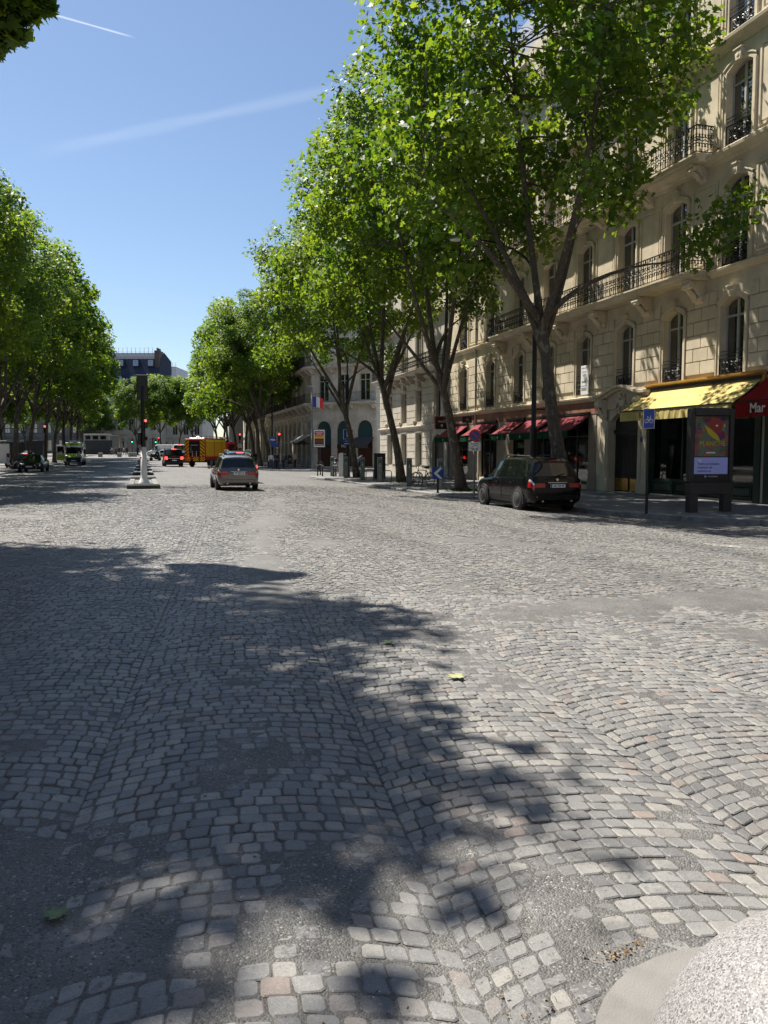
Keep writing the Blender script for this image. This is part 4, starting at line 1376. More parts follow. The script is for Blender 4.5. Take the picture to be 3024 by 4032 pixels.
for (a,b),lb in zip(awn, la):
    tw = awning('shop_awning', lb, a, b, 3.50, 2.72, 1.2, C_PINK, C_GREEN, .33, group=GA)
    em = MB(); em.lathe([(0,0),(.07,.0),(.05,.01),(0,.012)], 6, (0,-1.215,2.56), 'y'); em.box(-.09,.09,-1.225,-1.215,2.47,2.50)
    em.build('crest', pm('pale_gold',(.5,.45,.25),.6), tw)
ty = awning('shop_awning', 'long yellow awning lettered on its valance above the green shopfront', 28.95, 22.45, 4.22, 3.36, 1.26, C_YEL, C_YEL, .38)
text('BOWEN', .30, M_TEXTB, ty, (-1.25,-1.305,3.165), name='lettering', ext=.002, sx=1.15)
tr_ = awning('shop_awning', 'red awning with white letters at the right edge', 22.1, 13.2, 4.30, 3.36, 1.40, C_RED, C_RED, .50)
text('Mar', .42, pm('cream_print',(.75,.68,.55),.7,0,0,5,0), tr_, (-3.75,-1.44,3.12), ext=.002, align='LEFT', bold=.008)
# hanging shop signs
hs = thing('hanging_sign', 'square black hanging sign with a red edge above the first burgundy awning', 'sign', (XF-.02, 51.35, 3.15), 0)
MB().bev(-1.0,-.12,-.07,.07,.0,.82,.01).build('sign_box', M_BLACK, hs)
MB().box(-1.04,-.12,-.05,.05,.82,.86).box(-1.04,-1.0,-.05,.05,.0,.82).build('red_edge', M_REDP, hs)
MB().box(-.12,.0,-.02,.02,.5,.56).build('bracket', M_IRON, hs)
text('weill', .30, pm('ivory_print',(.7,.62,.45),.7,0,0,5,0), hs, (-.56,-.074,.52), ext=.002)
e = MB(); e.lathe([(0,0),(.09,0),(.09,.01),(0,.01)], 8, (-.56,-.078,.24), 'y'); e.box(-.58,-.54,-.078,-.070,.10,.2); e.build('emblem', MATS['ivory_print'], hs)
h2 = thing('hanging_sign', 'small black hanging sign between the first two burgundy awnings', 'sign', (XF-.02, 47.2, 3.42), 0)
MB().bev(-.75,-.1,-.04,.04,.0,.42,.01).build('sign_box', M_BLACK, h2)
MB().tube([(-.42,0,.42),(-.42,0,.80),(0,0,.80)], .02, 6).build('bracket', M_IRON, h2)
em = MB()
em.lathe([(0,0),(.1,0),(.1,.01),(0,.01)], 8, (-.42,-.045,.21), 'y'); em.build('emblem', M_GREYP, h2)
# clothes on stands behind the shop glass
def garment(label, Y, col, h=1.0, depth=.75, z0=.55):
    t = thing('mannequin', label, 'mannequin', (XF+depth, Y, -.16), R(-90))
    b = MB(); b.lathe([(.16,.0),(.17,.1),(.15,.35),(.19,.62),(.20,.78),(.06,.86),(.05,.92)], 12, (0,0,z0+.25)); 
    for s_ in (-1,1): b.tube([(s_*.17,0,z0+.98),(s_*.26,.0,z0+.7),(s_*.25,-.06,z0+.4)], [.075,.06,.045], 7)
    b.build('jacket', pm('garment_'+label.split()[0], col, .85), t)
    s_ = MB(); s_.lathe([(.20,.235),(.20,.25),(.02,.26),(.02,z0+.3)], 10); s_.build('stand', M_IRON, t)
    hd = MB(); hd.lathe([(0,0),(.06,.02),(.085,.12),(.07,.2),(0,.24)], 8, (0,0,z0+1.14)); hd.build('head', pm('mannequin_skin',(.35,.28,.2),.6), t)
garment('mustard yellow coat in the farthest burgundy awning shop window', 48.6, (.45,.22,.02))
garment('ochre jacket in the window beside the open shop door', 43.9, (.30,.14,.03))
garment('tan jacket on a stand in the window by door number nine', 34.6, (.30,.16,.05))
garment('olive jacket on a stand in the window by door number nine', 35.6, (.16,.12,.05))
# =================================================================== second building (left of number 9)
M_SHUT = pm('grey_shutter', (.20,.18,.15), .7, 0, .15, 6, .1)
def shutter(parent, u, w, z0, h):
    def mk():
        mb = MB(); t = .05
        mb.box(-w/2,-w/2+t,-.02,.02,0,h); mb.box(w/2-t,w/2,-.02,.02,0,h)
        for z in (0,h*.5,h-t): mb.box(-w/2+t,w/2-t,-.02,.02,z,z+t)
        n = int(h/.09)
        for i in range(n): mb.box(-w/2+t,w/2-t,-.012,.004,.06+i*(h-.1)/n,.06+i*(h-.1)/n+.045)
        return mb.mesh('shutter', M_SHUT)
    put('shutter', cached(('sh',round(w,2),round(h,2)), mk), parent, (u,.10,z0))
def house(name, label, loc, rz, W, H, storeys, us, mat, D=12, depth=.3, roof=True, roof_h=4.0, roof_mat=None, bands=(), gops=(), block_rows=None, blk_len=None, rails=None, shutters=(), surr=True, skirt=True):
    b = thing(name, label, 'building', loc, rz)
    ops = list(gops)
    for (za,zb,ri,ww) in storeys:
        for u in us: ops.append((u-ww/2,u+ww/2,za,zb,ri))
    wm = wall_mb(W, 0, H, ops, depth)
    wm.quad((0,0,0),(0,0,H),(0,D,H),(0,D,0)); wm.quad((W,0,0),(W,D,0),(W,D,H),(W,0,H)); wm.quad((0,D,0),(0,D,H),(W,D,H),(W,D,0))
    wl = wm.build('wall', mat, b)
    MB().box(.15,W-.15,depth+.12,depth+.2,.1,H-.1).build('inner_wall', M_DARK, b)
    if roof: mansard(b, W, D, H, roof_h, roof_mat or M_ZINC)
    for z, pr in bands:
        mb = MB(); mould(mb, 0, W, pr, z); mb.build('string_course', mat, b)
    for si,(za,zb,ri,ww) in enumerate(storeys):
        smm = None
        if surr:
            sm = MB(); surround(sm, 0, ww, za, zb, ri, .15, .05, ri > 0 and ri < .5); smm = sm.mesh('window_surround', mat)
        for u in us:
            if smm: put('window_surround', smm, b, (u,0,0))
            window(b, u, ww, za, zb, ri, depth-.02)
            if si in shutters:
                shutter(b, u-ww*.27, ww*.46, za+.02, (zb-za)-.1); shutter(b, u+ww*.27, ww*.46, za+.02, (zb-za)-.1)
            if rails and si in rails:
                put('window_guard', rail_mesh(ww-.02, rails[si], 'bars'), b, (u-ww/2+.01,-.02,za))
    if block_rows:
        z0,z1,course,proud = block_rows
        o2 = [o for o in ops if o[2] < z1 and o[3] > z0]
        n = int(round((z1-z0)/course)); hh = (z1-z0)/n
        for j in range(n):
            za, zb = z0+j*hh, z0+(j+1)*hh
            cuts = sorted([(o[0]-.17,o[1]+.17) for o in o2 if o[2] < zb-.05 and o[3]+.12 > za+.05])
            u = .05
            for a,c_ in cuts + [(W-.05,W)]:
                if a-u > .15: blocks(wl, u, a, za, zb, hh, blk_len, proud, mat, j)
                u = max(u, c_)
    return b, wl
Y2a, Y2b = 51.62, 68.0
W2 = Y2b - Y2a
u2 = [W2-(y-Y2a) for y in (65.0,61.2,57.6)]
B2,_ = house('apartment_building', 'grey stone building with shutters and one long balcony beyond the burgundy awnings', (XF, Y2b, -.17), R(-90), W2, 21.0,
   [(.7,3.15,0,1.25),(4.05,6.5,.12,1.15),(8.0,10.9,.2,1.2),(11.9,14.4,.2,1.15),(15.4,17.6,.15,1.1)], u2, M_LIME2, 11,
   bands=[(3.5,BAND),(7.15,BAND),(11.2,CORNICE),(14.9,BAND),(18.6,CORNICE)], gops=[(W2-(54.8-Y2a),W2-(52.4-Y2a),0,3.05,.6),(W2-(54.1-Y2a),W2-(53.1-Y2a),4.05,6.9,0)],
   block_rows=(.75,7.0,.52,.055), shutters=(2,), roof_h=4)
u = W2-(53.6-Y2a)
for si,(za,zb) in enumerate(((8.0,10.9),(11.9,14.4),(15.4,17.6))): pass
MB().box(u-1.2,u+1.2,.24,.3,0,3.05).build('carriage_door', pm('dark_brown_door',(.022,.016,.012),.5), B2)
MB().box(u-.5,u+.5,.24,.28,4.05,6.9).build('dark_panel', M_BLACK, B2)
balcony(B2, .15, W2-.5, 7.78, .85, M_LIME2, 'scroll', 1.0, [x+d_ for x in u2 for d_ in (-1.1,1.1)], .7, .32)
for uu in u2: 
    MB().bev(uu-.3,uu+.3,-.26,-.03,6.55,7.10,.03).build('keystone', M_LIME2, B2)
    MB().bev(uu-1.15,uu-.75,-.22,0,3.9,4.15,.02).build('sill_block', M_LIME2, B2)
    MB().box(uu-.55,uu+.55,.18,.22,.05,.55).build('cellar_grille', M_IRON, B2)

# =================================================================== corner building beyond the side street
Xc = 18.3; Yc = 89.0
zc = pz_(Xc, Yc)
W3 = 31.0; n3 = 10
u3 = [1.6+i*3.05 for i in range(n3)]
B3,w3 = house('corner_building', 'ornate corner building with arched ground floor and two rows of long balconies', (Xc, Yc+W3, zc-.05), R(-90), W3, 20.0,
   [(.3,5.3,.65,1.7),(7.8,10.4,0,1.3),(11.9,14.4,0,1.3),(15.6,17.8,.1,1.2)], u3, M_LIME2, 12, bands=[(5.9,BAND),(18.6,CORNICE)], block_rows=(.4,5.9,.55,.06), roof_h=4.5)
balcony(B3, .1, W3-.1, 7.2, .9, M_LIME2, 'bars', 1.0, [x+1.5 for x in u3], .6, .5, ends=False)
balcony(B3, .1, W3-.1, 11.2, .9, M_LIME2, 'bars', 1.0, [x+1.5 for x in u3], .6, .5, ends=False)
# splayed corner: part of the same building, in its frame
import_ang = R(-48)
cor = bpy.data.objects.new('corner_front', None); COL.objects.link(cor); cor.parent = B3
cor.location = (W3, 0, 0); cor.rotation_euler = (0,0,R(42))
WC = 8.4
cu_ = [1.5,4.2,6.9]
cops = [(u-1.0,u+1.0,.2,5.2,1.0) for u in cu_]
cwin = [(7.35,10.2,0,1.35),(11.4,14.2,0,1.35),(15.6,17.8,.1,1.2)]
for (za,zb,ri,ww) in cwin:
    for u in cu_: cops.append((u-ww/2,u+ww/2,za,zb,ri))
cm = wall_mb(WC, 0, 20.0, cops, .3)
cm.quad((WC,0,0),(WC,9,0),(WC,9,20),(WC,0,20)); cm.quad((0,.0,20),(WC,.0,20),(WC,9,20),(0,9,20))
cm.quad((0,.9,0),(WC,.9,0),(WC,.9,20),(0,.9,20))
cwall = cm.build('wall', M_LIME3, cor)
bb = MB()
M_TEAL = pm('teal_blind', (.02,.06,.065), .5)
def cpiece(nm, mb, mat): return mb.build(nm, mat, cor)
for u in cu_:
    mb = MB(); mb.box(u-1.0,u+1.0,.2,.25,2.6,5.2); cpiece('arch_blind', mb, M_TEAL)
    mb = MB(); mb.box(u-1.0,u+1.0,.2,.26,.2,2.5); cpiece('shop_front', mb, pm('brown_shop',(.06,.02,.012),.5))
    mb = MB(); mb.box(u-1.0,u+1.0,.12,.22,2.2,2.62); cpiece('shop_fascia', mb, M_BLACK)
    for (za,zb,ri,ww) in cwin:
        window(cor, u, ww, za, zb, ri, .28)
for i,(a,b) in enumerate(((.05,.5),(2.5,3.2),(5.2,5.9),(7.9,8.35))):
    blocks(cor, a, b, .3, 6.2, .55, None, .06, M_LIME3, i, .07)
    if i in (1,2): blocks(cor, a-.0, b, .0, .3, .3, None, .06, M_LIME3, i)
# voussoirs round the arches
for u in cu_:
    for k in range(9):
        a = PI*(k+.5)/9
        mb = MB(); mb.prism([(1.02*math.cos(a-.165),1.02*math.sin(a-.165)),(1.55*math.cos(a-.16),1.55*math.sin(a-.16)),(1.55*math.cos(a+.16),1.55*math.sin(a+.16)),(1.02*math.cos(a+.165),1.02*math.sin(a+.165))], 'y', -.04, .0)
        mb.build('voussoir', M_LIME3, cor, loc=(u,0,4.2))
for z in (7.2,11.2):
    balcony(cor, -.6, WC+.3, z, .9, M_LIME3, 'bars', 1.0, [.15,2.85,5.55,8.2], .55, .5, ends=False)
mb = MB()
for u in (.2,2.85,5.55,8.2): 
    mb = MB(); mb.bev(u-.25,u+.25,-.12,0,7.3,10.3,.03); mb.build('pilaster', M_LIME3, cor)
mb = MB(); mould(mb,0,WC,CORNICE,18.6); mb.build('cornice', M_LIME3, cor)
text('PRET', .42, pm('pink_print',(.6,.45,.42),.6,0,0,5,0), cor, (4.2,.115,2.41), name='lettering', bold=.01)
# cafe awnings on the corner building
for i,(yy,lb) in enumerate(((91.2,'pale glass awning nearest the corner with the flag'),(94.3,'second pale glass awning left of the flag'),(97.4,'third pale glass awning left of the flag'))):
    t = thing('glass_awning', lb, 'awning', (Xc-.05, yy, zc), R(-90), 'sloping pale awnings on the corner building')
    mb = MB(); mb.prism([(0,3.75),(-1.55,2.85),(-1.55,2.80),(0,3.69)], 'x', -1.25, 1.25); mb.build('canopy', pm('pale_glass',(.45,.47,.44),.35), t)
    for x in (-1.1,0,1.1):
        mb = MB(); mb.tube([(x,0,2.6),(x,-.9,2.95),(x,-1.5,2.82)], .03, 5); mb.tube([(x,-.3,3.1),(x,-.5,2.85),(x,-.3,2.7)], .02, 5); mb.build('bracket', M_IRON, t)
# dark fabric awning on the splayed corner
ck = math.cos(R(42)); 
def corner_world(u, out, z):
    """point on the splayed corner front in world space"""
    lx, ly = W3 + u*math.cos(R(42)) + out*math.sin(R(42)), u*math.sin(R(42)) - out*math.cos(R(42))
    return (Xc + ly, Yc + W3 - lx, zc - .05 + z)
dk = thing('shop_awning', 'drooping dark grey awning on the corner building right of the trunk', 'awning', corner_world(6.9,0,0), R(-48))
mb = MB(); mb.prism([(0,3.4),(-1.3,2.6),(-1.3,2.2),(-1.28,2.2),(-1.27,2.58),(0,3.36)], 'x', -1.2, 1.2); mb.build('canopy', pm('charcoal_canvas',(.05,.05,.055),.85), dk)
mb = MB(); mb.tube([(-1.1,-.02,2.3),(-1.1,-1.25,2.5)], .02, 5); mb.build('arm', M_IRON, dk)
mb = MB(); mb.tube([(1.1,-.02,2.3),(1.1,-1.25,2.5)], .02, 5); mb.build('arm', M_IRON, dk)

# =================================================================== next building along, warm stone arches
Y4 = Yc+W3+.1; W4 = 26.0; z4 = pz_(18.4, Y4+10)
u4 = [1.5+i*2.9 for i in range(9)]
B4,_ = house('arcaded_building', 'warm cream stone building with tall arched windows behind the leaning trunks', (18.4, Y4+W4, z4-.3), R(-90), W4, 19.0,
   [(.4,5.6,.7,1.6),(7.2,9.8,.1,1.3),(11.2,13.7,0,1.25),(15,17,0,1.2)], u4, M_LIME, 12, bands=[(6.1,BAND),(10.3,BAND),(17.6,CORNICE)], block_rows=(.4,6.0,.7,.07), roof_h=4)
bx = thing('building_wrap', 'flat pale grey scaffold wrap rising behind the leaning trunks', 'hoarding', (18.0, Y4+W4+.2, z4-.3), R(-90))
MB().box(-5.5,-.2,-2.6,-.6,0,13.2).build('sheeting', pm('grey_wrap',(.50,.50,.52),.8,0,.05), bx)
for x in (-5.4,-2.8,-.3): MB().tube([(x,-2.66,0),(x,-2.66,13.2)], .05, 6).build('scaffold_pole', M_GREYP, bx)
B5,_ = house('apartment_building', 'cream stone building at the far end of the right side', (19.5, Y4+W4+34, z4+.2), R(-90), 33.0, 19.0,
   [(.5,3.2,0,1.4),(5,7.6,0,1.3),(8.8,11.4,0,1.3),(12.6,15,0,1.2),(16,17.8,0,1.1)], [1.6+i*3.3 for i in range(10)], M_LIME3, 12, bands=[(4,BAND),(8.2,BAND),(17.9,CORNICE)], surr=False, roof_h=4)

# =================================================================== the buildings that close the street
def closing(name, label, pxl, pxr, d, H, mat, storeys, nwin, roof_h, roof_mat, **kw):
    xa, ya = at(pxl, d); xb, yb = at(pxr, d)
    W = math.hypot(xb-xa, yb-ya); rz = math.atan2(yb-ya, xb-xa)
    us = [W*(i+.5)/nwin for i in range(nwin)]
    return house(name, label, (xa, ya, float(rise(ya))-.6), rz, W, H, storeys, us, mat, 14, roof_h=roof_h, roof_mat=roof_mat, **kw), W
(bD,_),WD = closing('mansard_building', 'tall dark slate mansard building closing the street behind the traffic signal', 330, 628, 205, 17.2, M_LIME2,
   [(1.2,4.4,.8,2.2),(6.2,9.2,.2,1.4),(10.4,12.8,0,1.3),(13.8,15.8,0,1.2)], 7, 8.6, M_SLATE, bands=[(5,BAND),(9.6,CORNICE),(16.3,CORNICE)], surr=False)
for k,(u,z) in enumerate([(WD-2.2,5.0),(WD-6.0,5.0),(WD-9.8,5.0),(WD-13.6,5.0),(WD-2.8,.8),(WD-6.2,.8),(WD-9.8,.8),(WD-13.4,.8)]):
    mb = MB(); y0 = .3+z*.36
    mb.prism([(y0-.25,17.4+z),(y0+1.2,17.4+z),(y0+1.2,19.3+z),(y0-.1,19.3+z)], 'x', u-.85, u+.85)
    dm = mb.build('dormer', M_SLATE, bD)
    q = MB(); q.add([(u-.65,y0-.29,17.6+z),(u+.65,y0-.29,17.6+z),(u+.65,y0-.15,19.1+z),(u-.65,y0-.15,19.1+z)],[(0,1,2,3)]); q.build('pane', pm('sky_pane',(.35,.42,.5),.1), dm)
    MB().box(u-.03,u+.03,y0-.3,y0-.2,17.6+z,19.1+z).build('mullion', M_FRAME, dm)
ch = MB(); ch.bev(WD-1.4,WD-.1,2.6,6.5,17.2,26.6,.05); chs = ch.build('chimney_stack', pm('brick_brown',(.12,.085,.07),.85), bD)
for i in range(5): MB().lathe([(.16,0),(.13,.7)], 8, (WD-.75,3.0+i*.75,26.6)).build('chimney_pot', MATS['brick_brown'], bD)
rl = MB(); 
for i in range(16): rl.tube([(WD-19+i*1.1,5.2,25.6),(WD-19+i*1.1,5.2,27.6)], .045, 4)
for z in (26.7,27.6): rl.tube([(WD-19,5.2,z),(WD-2.5,5.2,z)], .045, 4)
rl.build('roof_railing', M_GREYP, bD)
(bE,_),WE = closing('low_building', 'pale stone building with a ribbed zinc roof right of the dark mansard', 628, 800, 212, 13.5, M_LIME2,
   [(.8,3.6,0,1.5),(5.2,7.8,0,1.3),(9.2,11.6,0,1.3)], 4, 4.6, M_ZINC, bands=[(4.2,BAND),(12.2,CORNICE)], surr=False)
for i in range(22): MB().box(WE*i/22,WE*i/22+.06,.30,.36,13.9,13.95)
for i in range(24):
    u = WE*(i+.5)/24
    mb = MB(); mb.add([(u-.05,.27,13.62),(u+.05,.27,13.62),(u+.05,1.86,17.5),(u-.05,1.86,17.5),(u-.05,.40,13.58),(u+.05,.40,13.58)],[(0,1,2,3)]); mb.build('roof_rib', M_GREYP, bE)
for u in (1.6,5.0,8.5):
    mb = MB(); mb.prism([(.2,13.9),(1.6,13.9),(1.6,15.6),(.35,15.6)], 'x', u-.55, u+.55); dm = mb.build('dormer', M_ZINC, bE)
(bW,_),WW = closing('white_block', 'plain white rendered block rising above the zinc roof', 626, 700, 228, 24.6, pm('white_render',(.62,.62,.63),.8,0,.06), [], 1, 0, None, roof=False, surr=False)
MB().box(0,WW,0,13,24.5,24.62).build('roof_slab', M_GREYP, bW)
rl = MB()
for i in range(7): rl.tube([(WW*i/6,.3,24.6),(WW*i/6,.3,25.7)], .04, 4)
rl.tube([(0,.3,25.7),(WW,.3,25.7)], .04, 4); rl.tube([(0,.3,25.1),(WW,.3,25.1)], .04, 4); rl.build('roof_railing', M_GREYP, bW)
# left side: long dark building behind the trees, hoardings
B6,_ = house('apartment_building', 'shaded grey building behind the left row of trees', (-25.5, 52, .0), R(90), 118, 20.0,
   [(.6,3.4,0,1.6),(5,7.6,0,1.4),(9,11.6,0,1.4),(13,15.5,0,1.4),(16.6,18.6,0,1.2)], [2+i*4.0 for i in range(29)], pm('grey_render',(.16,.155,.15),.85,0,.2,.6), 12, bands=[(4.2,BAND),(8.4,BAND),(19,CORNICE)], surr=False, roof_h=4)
hx, hy = at(338, 172); hx2, hy2 = at(446, 172)
hd = thing('site_hoarding', 'long plain dark grey site hoarding across the street end on the left', 'hoarding', (hx,hy,float(rise(hy))-.05), math.atan2(hy2-hy,hx2-hx))
LH = math.hypot(hx2-hx,hy2-hy); npl = 5
for i in range(npl): MB().box(LH*i/npl+.01,LH*(i+1)/npl-.01,-.05,.05,0,3.0).build('panel', pm('hoarding_grey',(.055,.057,.065),.7), hd)
cabx, caby = at(395, 178)
cb_ = thing('site_cabin', 'white site cabin showing above the grey hoarding', 'cabin', (cabx,caby,float(rise(caby))), YAW*-1)
MB().bev(-3.0,2.4,-1.2,1.2,.0,4.3,.05).build('box', pm('cabin_grey',(.34,.33,.31),.7), cb_)
for i in range(3): MB().box(-2.7+i*1.7,-1.5+i*1.7,-1.24,-1.2,3.1,3.9).build('window', M_PANE, cb_)
cb2_x, cb2_y = at(440,174)
hb = thing('site_hoarding', 'short pale hoarding at the right end of the grey one', 'hoarding', (cb2_x,cb2_y,float(rise(cb2_y))-.05), -YAW)
MB().bev(-.1,1.7,-.05,.4,0,4.1,.02).build('panel', pm('hoarding_beige',(.33,.30,.27),.8), hb)
h2x, h2y = at(95,120); h3x,h3y = at(200,120)
hz = thing('site_hoarding', 'dark slatted hoarding behind the parked scooters on the left', 'hoarding', (h2x-1.5,h2y+3,float(rise(h2y))+.05), math.atan2(h3y-h2y,h3x-h2x))
for i in range(6): MB().box(i*1.05-1.5,i*1.05-.47,-.05,.05,0,2.9).build('panel', MATS['hoarding_grey'], hz)
for k in range(4): MB().box(-1.5,4.75,-.04,.04,3.2+k*.75,3.3+k*.75).build('rail', M_GREYP, hz)
for k in range(3): MB().box(-1.45+k*3.08,-1.35+k*3.08,-.09,-.05,0,5.6).build('post', M_GREYP, hz)

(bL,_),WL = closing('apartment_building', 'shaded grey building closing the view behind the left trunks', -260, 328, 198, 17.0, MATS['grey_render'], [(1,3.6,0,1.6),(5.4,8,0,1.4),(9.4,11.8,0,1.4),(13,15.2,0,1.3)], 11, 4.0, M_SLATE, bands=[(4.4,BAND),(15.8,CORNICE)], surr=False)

# =================================================================== the rest of the square around the camera (outside the frame; it bounds the sky)
plain = pm('soft_limestone', (.36,.33,.28), .85, 0, .15, .8, .1)
def outlying(label, loc, rz, W, H=20.0):
    return house('apartment_building', label, loc, rz, W, H, [(.6,3.4,0,1.6),(5,7.6,0,1.4),(9,11.6,0,1.4),(13,15.5,0,1.4)], [2.5+i*4.5 for i in range(int((W-3)/4.5))], plain, 12, bands=[(4.2,BAND),(18.6,CORNICE)], surr=False, roof_h=4)
outlying('stone building outside the picture along the near left side', (-25.5,-34,.0), R(90), 85)
outlying('stone building outside the picture behind the camera', (40,-34,-.2), R(180), 64)
outlying('stone building outside the picture on the right of the side street', (24,6,-.2), R(-90), 39)
# ------------------------------------------------------------------ vehicles (local +y = forwards)
def paint(name, c_, metal=.0, rough=.3):
    m, n, p = newmat(name); ps = wpos(n)
    n.links.new(mixc(n, ramp(n, noise(n,3,5,.6,ps),.35,.7), col4(c_,.9), col4(c_,1.08)), p.inputs['Base Color'])
    p.inputs['Roughness'].default_value = rough; p.inputs['Metallic'].default_value = metal
    p.inputs['Coat Weight'].default_value = .25 if sum(c_) < .05 else .8; p.inputs['Coat Roughness'].default_value = .03; p.inputs['Specular IOR Level'].default_value = .2
    return m
P_BLACK = paint('black_car_paint', (.004,.0042,.005), 0, .25)
P_TAUPE = paint('grey_brown_car_paint', (.17,.155,.145), .6, .35)
P_GREY = paint('dark_grey_car_paint', (.05,.055,.065), .5, .3)
P_WHITE = paint('white_car_paint', (.7,.7,.7), 0, .3)
P_RED = paint('fire_red_paint', (.42,.02,.012), 0, .3)
P_LIME = paint('lime_paint', (.33,.52,.04), 0, .35)
M_CARGLASS = glass_dark('car_glass', (.006,.007,.008), 1.6)
M_LAMP = pm('tail_lamp', (.35,.01,.01), .2, 0, .1, 20, 0, coat=1)
M_BRAKE = pm('lit_brake_lamp', (.7,.02,.02), .3, 0, .1, 20, 0, emit=(1,.04,.03), est=3)
M_CLEARL = pm('clear_lamp', (.6,.6,.6), .15, .3, .1, 20, 0, coat=1)
M_TRIM = pm('black_trim', (.02,.02,.021), .6, 0, .2, 20, .1)
M_CHROME = pm('chrome', (.6,.6,.6), .15, 1, .05, 5, 0)
M_ALLOY = pm('alloy_wheel', (.42,.42,.43), .3, .8, .1, 10, 0)
M_YELP = pm('reflective_yellow', (.65,.55,.02), .5, 0, .06, 6, 0)
M_AMB = pm('shutter_yellow', (.62,.33,.01), .5, 0, .06, 6, 0)
def wheel(parent, x, y, r, w, alloy=M_ALLOY, spokes=5):
    s_ = 1 if x > 0 else -1
    def tyre():
        mb = MB(); mb.lathe([(r*.64,-w/2),(r*.9,-w/2),(r,-w*.36),(r,w*.36),(r*.9,w/2),(r*.64,w/2),(r*.62,0),(r*.64,-w/2)], 24, (0,0,0), 'x'); return mb.mesh('tyre', M_RUBBER, True)
    def rim():
        mb = MB(); o = w*.5-.006
        mb.lathe([(r*.56,o),(r*.66,o+.015),(r*.66,o-.04),(r*.56,o-.05)], 24, (0,0,0), 'x')
        mb.lathe([(0,o),(r*.16,o-.005),(r*.15,o-.05)], 12, (0,0,0), 'x')
        for k in range(spokes):
            for da in (-.16,.16):
                a = 2*PI*k/spokes + da; a2 = 2*PI*k/spokes + da*1.5
                mb.tube([(o-.02, r*.1*math.sin(a), r*.1*math.cos(a)), (o-.015, r*.6*math.sin(a2), r*.6*math.cos(a2))], r*.055, 5)
        return mb.mesh('rim', alloy)
    def disc():
        mb = MB(); mb.lathe([(0,-.02),(r*.62,-.02),(r*.62,.0),(0,.0)], 20, (0,0,0), 'x'); return mb.mesh('hub', M_TRIM)
    t = put('wheel', cached(('ty',r,w), tyre), parent, (x,y,r))
    q = put('rim', cached(('rim',r,w,spokes,alloy.name), rim), t)
    if s_ < 0: q.rotation_euler = (0,0,PI)
    return t
class Loft:
    """car body lofted through stations (y, z_bottom, z_belt, half width, z_top, half width at roof)"""
    def __init__(s, st): s.st = st; s.g = [s.sec(*q) for q in st]
    def sec(s, y, zb, zt, hw, zr, hr):
        m = (zt-zb)
        return [Vector(p) for p in ((0,y,zb),(hw*.80,y,zb),(hw*.93,y,zb+.07*m),(hw*.985,y,zb+.28*m),(hw,y,zb+.55*m),(hw*.985,y,zb+.84*m),(hw*.94,y,zt),
                (hr,y,zr-min(.07,(zr-zt)*.3)),(hr*.80,y,zr-.012),(hr*.35,y,zr),(0,y,zr))]
    def P(s, i, t, side=1):
        i0 = min(int(i), len(s.g)-2); t0 = min(int(t), 9); fi, ft = i-i0, t-t0
        a = s.g[i0][t0].lerp(s.g[i0][t0+1], ft); b = s.g[i0+1][t0].lerp(s.g[i0+1][t0+1], ft)
        p = a.lerp(b, fi); return Vector((p.x*side, p.y, p.z))
    def body(s, mat, parent, name='body', sub=1):
        k = 11; V = []; Fc = []
        for row in s.g:
            V += [tuple(p) for p in row] + [(-p.x,p.y,p.z) for p in reversed(row[1:-1])]
        n = 2*k-2
        for i in range(len(s.g)-1):
            for j in range(n):
                Fc.append((i*n+j, i*n+(j+1)%n, (i+1)*n+(j+1)%n, (i+1)*n+j))
        Fc.append(tuple(range(n))[::-1]); Fc.append(tuple(range((len(s.g)-1)*n, len(s.g)*n)))
        mb = MB(); mb.add(V, [f[::-1] for f in Fc])
        o = mb.build(name, mat, parent, True)
        o.data.set_sharp_from_angle(angle=R(40))
        return o
    def pane(s, name, mat, parent, i0, i1, t0, t1, side=1, off=.008, n=4, m=3, across=False):
        mb = MB(); V = []; cols = []
        ts = np.linspace(t0, t1, m+1)
        if across: cols = [(t,1) for t in ts] + [(t,-1) for t in ts[::-1][1 if t1 >= 9.99 else 0:]]
        else: cols = [(t,side) for t in ts]
        for a in np.linspace(i0,i1,n+1):
            for t,sd in cols:
                p = s.P(a,t,sd)
                e = .04
                du = s.P(min(a+e,len(s.g)-1.001),t,sd)-s.P(max(a-e,0),t,sd); dv = s.P(a,min(t+e,9.999),sd)-s.P(a,max(t-e,0),sd)
                nn = du.cross(dv); nn = nn.normalized() if nn.length > 1e-9 else Vector((0,0,1))
                cen = Vector((0,p.y,.7)); 
                if nn.dot(p-Vector((0,s.st[len(s.st)//2][0],.6))) < 0: nn = -nn
                V.append(tuple(p+nn*off))
        c_ = len(cols); fs = []
        for i in range(n):
            for j in range(c_-1): fs.append((i*c_+j,i*c_+j+1,(i+1)*c_+j+1,(i+1)*c_+j))
        mb.add(V, fs); return mb.build(name, mat, parent, True)
def plate(parent, s, loc, rz=0, w=.52, euro=True):
    t = MB().bev(-w/2,w/2,-.012,.012,-.055,.055,.004).build('number_plate', M_WHITE, parent, loc=loc, rz=rz)
    MB().box(-w/2+.004,-w/2+.05,-.016,-.013,-.05,.05).build('blue_strip', M_BLUE, t)
    if s: text(s, .092, M_TEXTB, t, (.02,-.015,0), name='characters', ext=.001, sx=.92, bold=.002)
    return t
